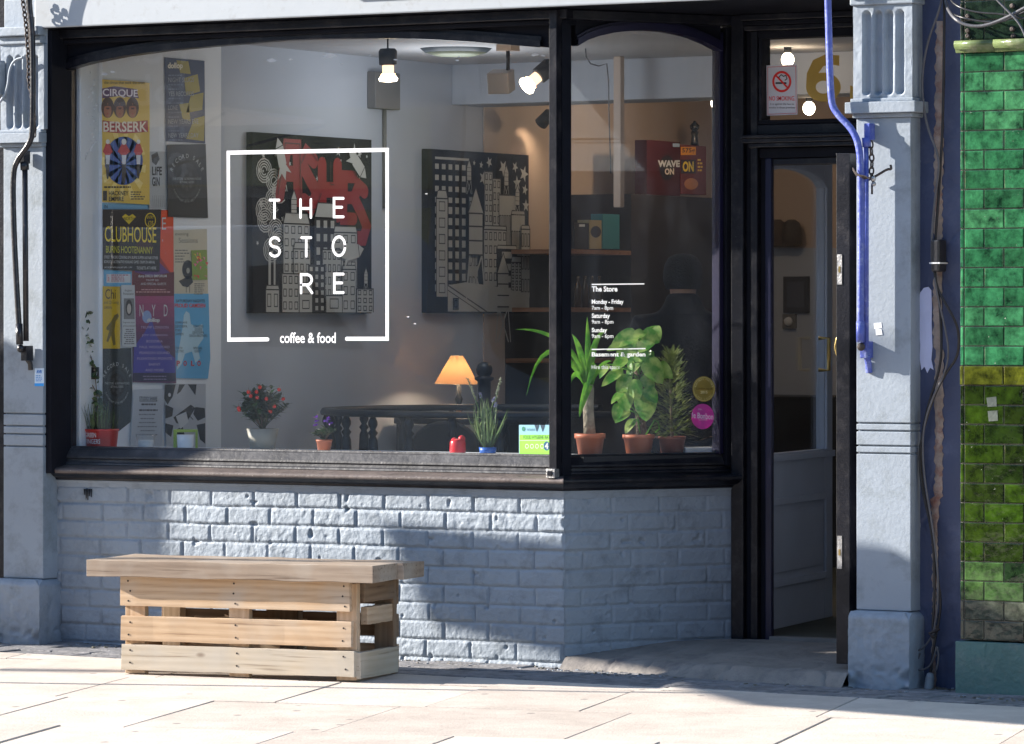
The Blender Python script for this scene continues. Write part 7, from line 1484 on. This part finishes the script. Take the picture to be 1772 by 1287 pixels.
rc = [(-5.2, -1.50), (-2.9, -1.65), (-3.2, -3.0), (-4.4, -2.85), (-4.85, -2.45), (-5.15, -2.0), (-5.9, -1.82)]  # outline of the added canopy, shaped for its shadow on wall and pavement
mb = MB(); mb.extrude([(x, y, 2.40) for x, y in rc], (0, 0, .02), CAN); mb.build('canopy', t)
mb = MB(); mb.tube([(-4.0, -2.3, -.06), (-4.0, -2.3, 2.4)], .018, M['iron'], 10); mb.lathe([(.25, 0), (.25, .05), (.03, .08)], (-4.0, -2.3, -.07), M['iron'], 20); mb.build('pole', t)
for x, y in rc[:3]: mb = MB(); mb.tube([(-4.0, -2.3, 2.1), (x, y, 2.39)], .008, M['iron'], 6); mb.build('rib', t)
t = thing('added_shade_panel', 'dark grey panel added out of view left of the shop to shade the left pilaster', 'advertising panel')  # added out of view to keep the lower left pilaster in shade
mb = MB(); mb.box(-7.7, -6.6, -1.62, -1.42, -.1, 2.98, M['iron']); mb.build('cabinet', t, bevel=.02)
mb = MB(); mb.box(-7.6, -6.7, -1.63, -1.621, .6, 2.8, M['wallw']); mb.build('panel', t)
# opposite terrace
cols_ = [(.22, .19, .18), (.40, .42, .46), (.17, .14, .14), (.28, .28, .30), (.5, .52, .56), (.18, .17, .18), (.33, .34, .37), (.26, .29, .35)]
fcs = [(.05, .12, .25), (.5, .5, .48), (.35, .05, .05), (.1, .25, .12), (.55, .5, .2), (.04, .04, .05), (.6, .6, .62), (.2, .1, .3)]
x = -44
k_ = 0
names = ['tall brown brick terrace house over a blue shop', 'cream rendered terrace house over a pale shop', 'dark brick terrace house over a red shop', 'buff brick terrace house over a green shop', 'white rendered terrace house over a yellow shop', 'plain brick terrace house over a black shop', 'sandy brick terrace house over a white shop', 'grey rendered terrace house over a purple shop']
while x < 24:
    w_ = [6.4, 5.6, 7.0, 5.8][k_ % 4]; h = [9.5, 8.6, 10.2, 9.0, 8.2][k_ % 5]; c_ = cols_[k_ % 8]; f_ = fcs[k_ % 8]
    t = thing('terrace_house', 'opposite: ' + names[k_ % 8] + (', nearer end' if k_ >= 8 else ''), 'house', 'houses across the street'); wm = paint('opp_wall_%d' % (k_ % 8), c_, .85, .12, 3, .2); fm = paint('opp_fascia_%d' % (k_ % 8), f_, .5, .05, 3, 0)
    mb = MB(); mb.box(x + .01, x + w_ - .01, -30, -20.5, -.12, h, wm); mb.build('wall', t)
    mb = MB(); mb.box(x + .2, x + w_ - .2, -20.49, -20.3, 2.7, 3.5, fm); mb.build('fascia', t)
    mb = MB(); mb.box(x + .5, x + w_ - 1.6, -20.49, -20.44, .6, 2.6, M['dark']); mb.build('shop_window', t); mb = MB(); mb.box(x + w_ - 1.4, x + w_ - .5, -20.49, -20.42, 0, 2.5, fm); mb.build('door', t)
    for xx in (x + .02, x + w_ - .36): mb = MB(); mb.box(xx, xx + .34, -20.49, -20.2, -.1, 3.6, M['fascia']); mb.build('pilaster', t)
    for j in range(2):
        for i in range(2 + (k_ % 2)): xw_ = x + 1.0 + i * (w_ - 2) / (1 + k_ % 2) - .0; mb = MB(); mb.box(xw_ - .5, xw_ + .5, -20.49, -20.46, 4.4 + j * 2.6, 6.0 + j * 2.6, M['white']); mb.box(xw_ - .42, xw_ + .42, -20.459, -20.45, 4.48 + j * 2.6, 5.92 + j * 2.6, M['dark']); mb.build('window', t)
    x += w_; k_ += 1
p = Panel((-18.6, -20.24, 3.0), (1, 0, 0), (0, 1, 0), step=.01)
t = thing('shop_sign', 'white lettered board of a job agency across the street', 'sign'); mb = MB(); mb.box(-19.2, -15.6, -20.29, -20.25, 2.72, 4.5, paint('sign_blue_grey', (.16, .2, .26), .5, .05, 3, 0)); mb.build('board', t)
mb = MB()
for i, tx_ in enumerate(('Permanent', 'Jobs Here', 'in Hackney', '01737')):
    vs, fs = text_polys(tx_, .01); mb.add([(-16.0 - v[0] * .55, -20.24, 4.0 - i * .42 + v[1] * .45) for v in vs], fs, M['vinyl'])
mb.build('lettering', t, fixn=False)
YR = paint('yellow_rail_paint', (.65, .45, .05), .5, .08, 9, 0)
t = thing('guard_rail', 'yellow painted guard rail along the far kerb', 'railing'); mb = MB(); mb.tube([(-30, -15.7, .95), (-4, -15.7, .95)], .03, YR, 8); mb.build('top_rail', t); mb = MB(); mb.tube([(-30, -15.7, .3), (-4, -15.7, .3)], .025, YR, 8); mb.build('bottom_rail', t)
for i in range(14): mb = MB(); mb.tube([(-30 + 2 * i, -15.7, -.12), (-30 + 2 * i, -15.7, .95)], .028, YR, 8); mb.build('post', t)
# parked van across the street
t = thing('parked_van', 'white panel van parked by the far kerb', 'van'); VX = -13.5
body_ = [(0, .35), (0, 2.25), (.1, 2.4), (3.6, 2.4), (3.9, 2.2), (4.5, 1.35), (5.1, 1.15), (5.25, .9), (5.25, .35)]
mb = MB(); mb.extrude([(VX + a, -14.6, b - .25) for a, b in body_], (0, 1.9, 0), paint('van_white', (.75, .76, .78), .25, .02, 3, 0, coat=.5)); mb.build('body', t, bevel=.05)
mb = MB(); mb.extrude([(VX + 3.3, -12.698, 1.2), (VX + 4.35, -12.698, 1.2), (VX + 3.8, -12.698, 1.85), (VX + 3.3, -12.698, 1.85)], (0, .01, 0), M['dark']); mb.build('side_window', t)
for wx in (.95, 4.35):
    for wy in (-14.58, -12.72): mb = MB(); mb.lathe([(.33, -.1), (.33, .1), (.2, .12), (0, .12)], (VX + wx, wy, .08), M['cable'], 24, axis=(0, 1 if wy > -13 else -1, 0)); mb.build('wheel', t)

mb = MB()
for x_, l_ in ((146, 10), (149, 16), (152, 19), (155, 12), (158, 14)): mb.tube([aty(x_, 846, -.013), aty(x_, 846 + l_, -.0135)], [.0035, .0018], M['black'], 6)
mb.build('paint_drip', shop)
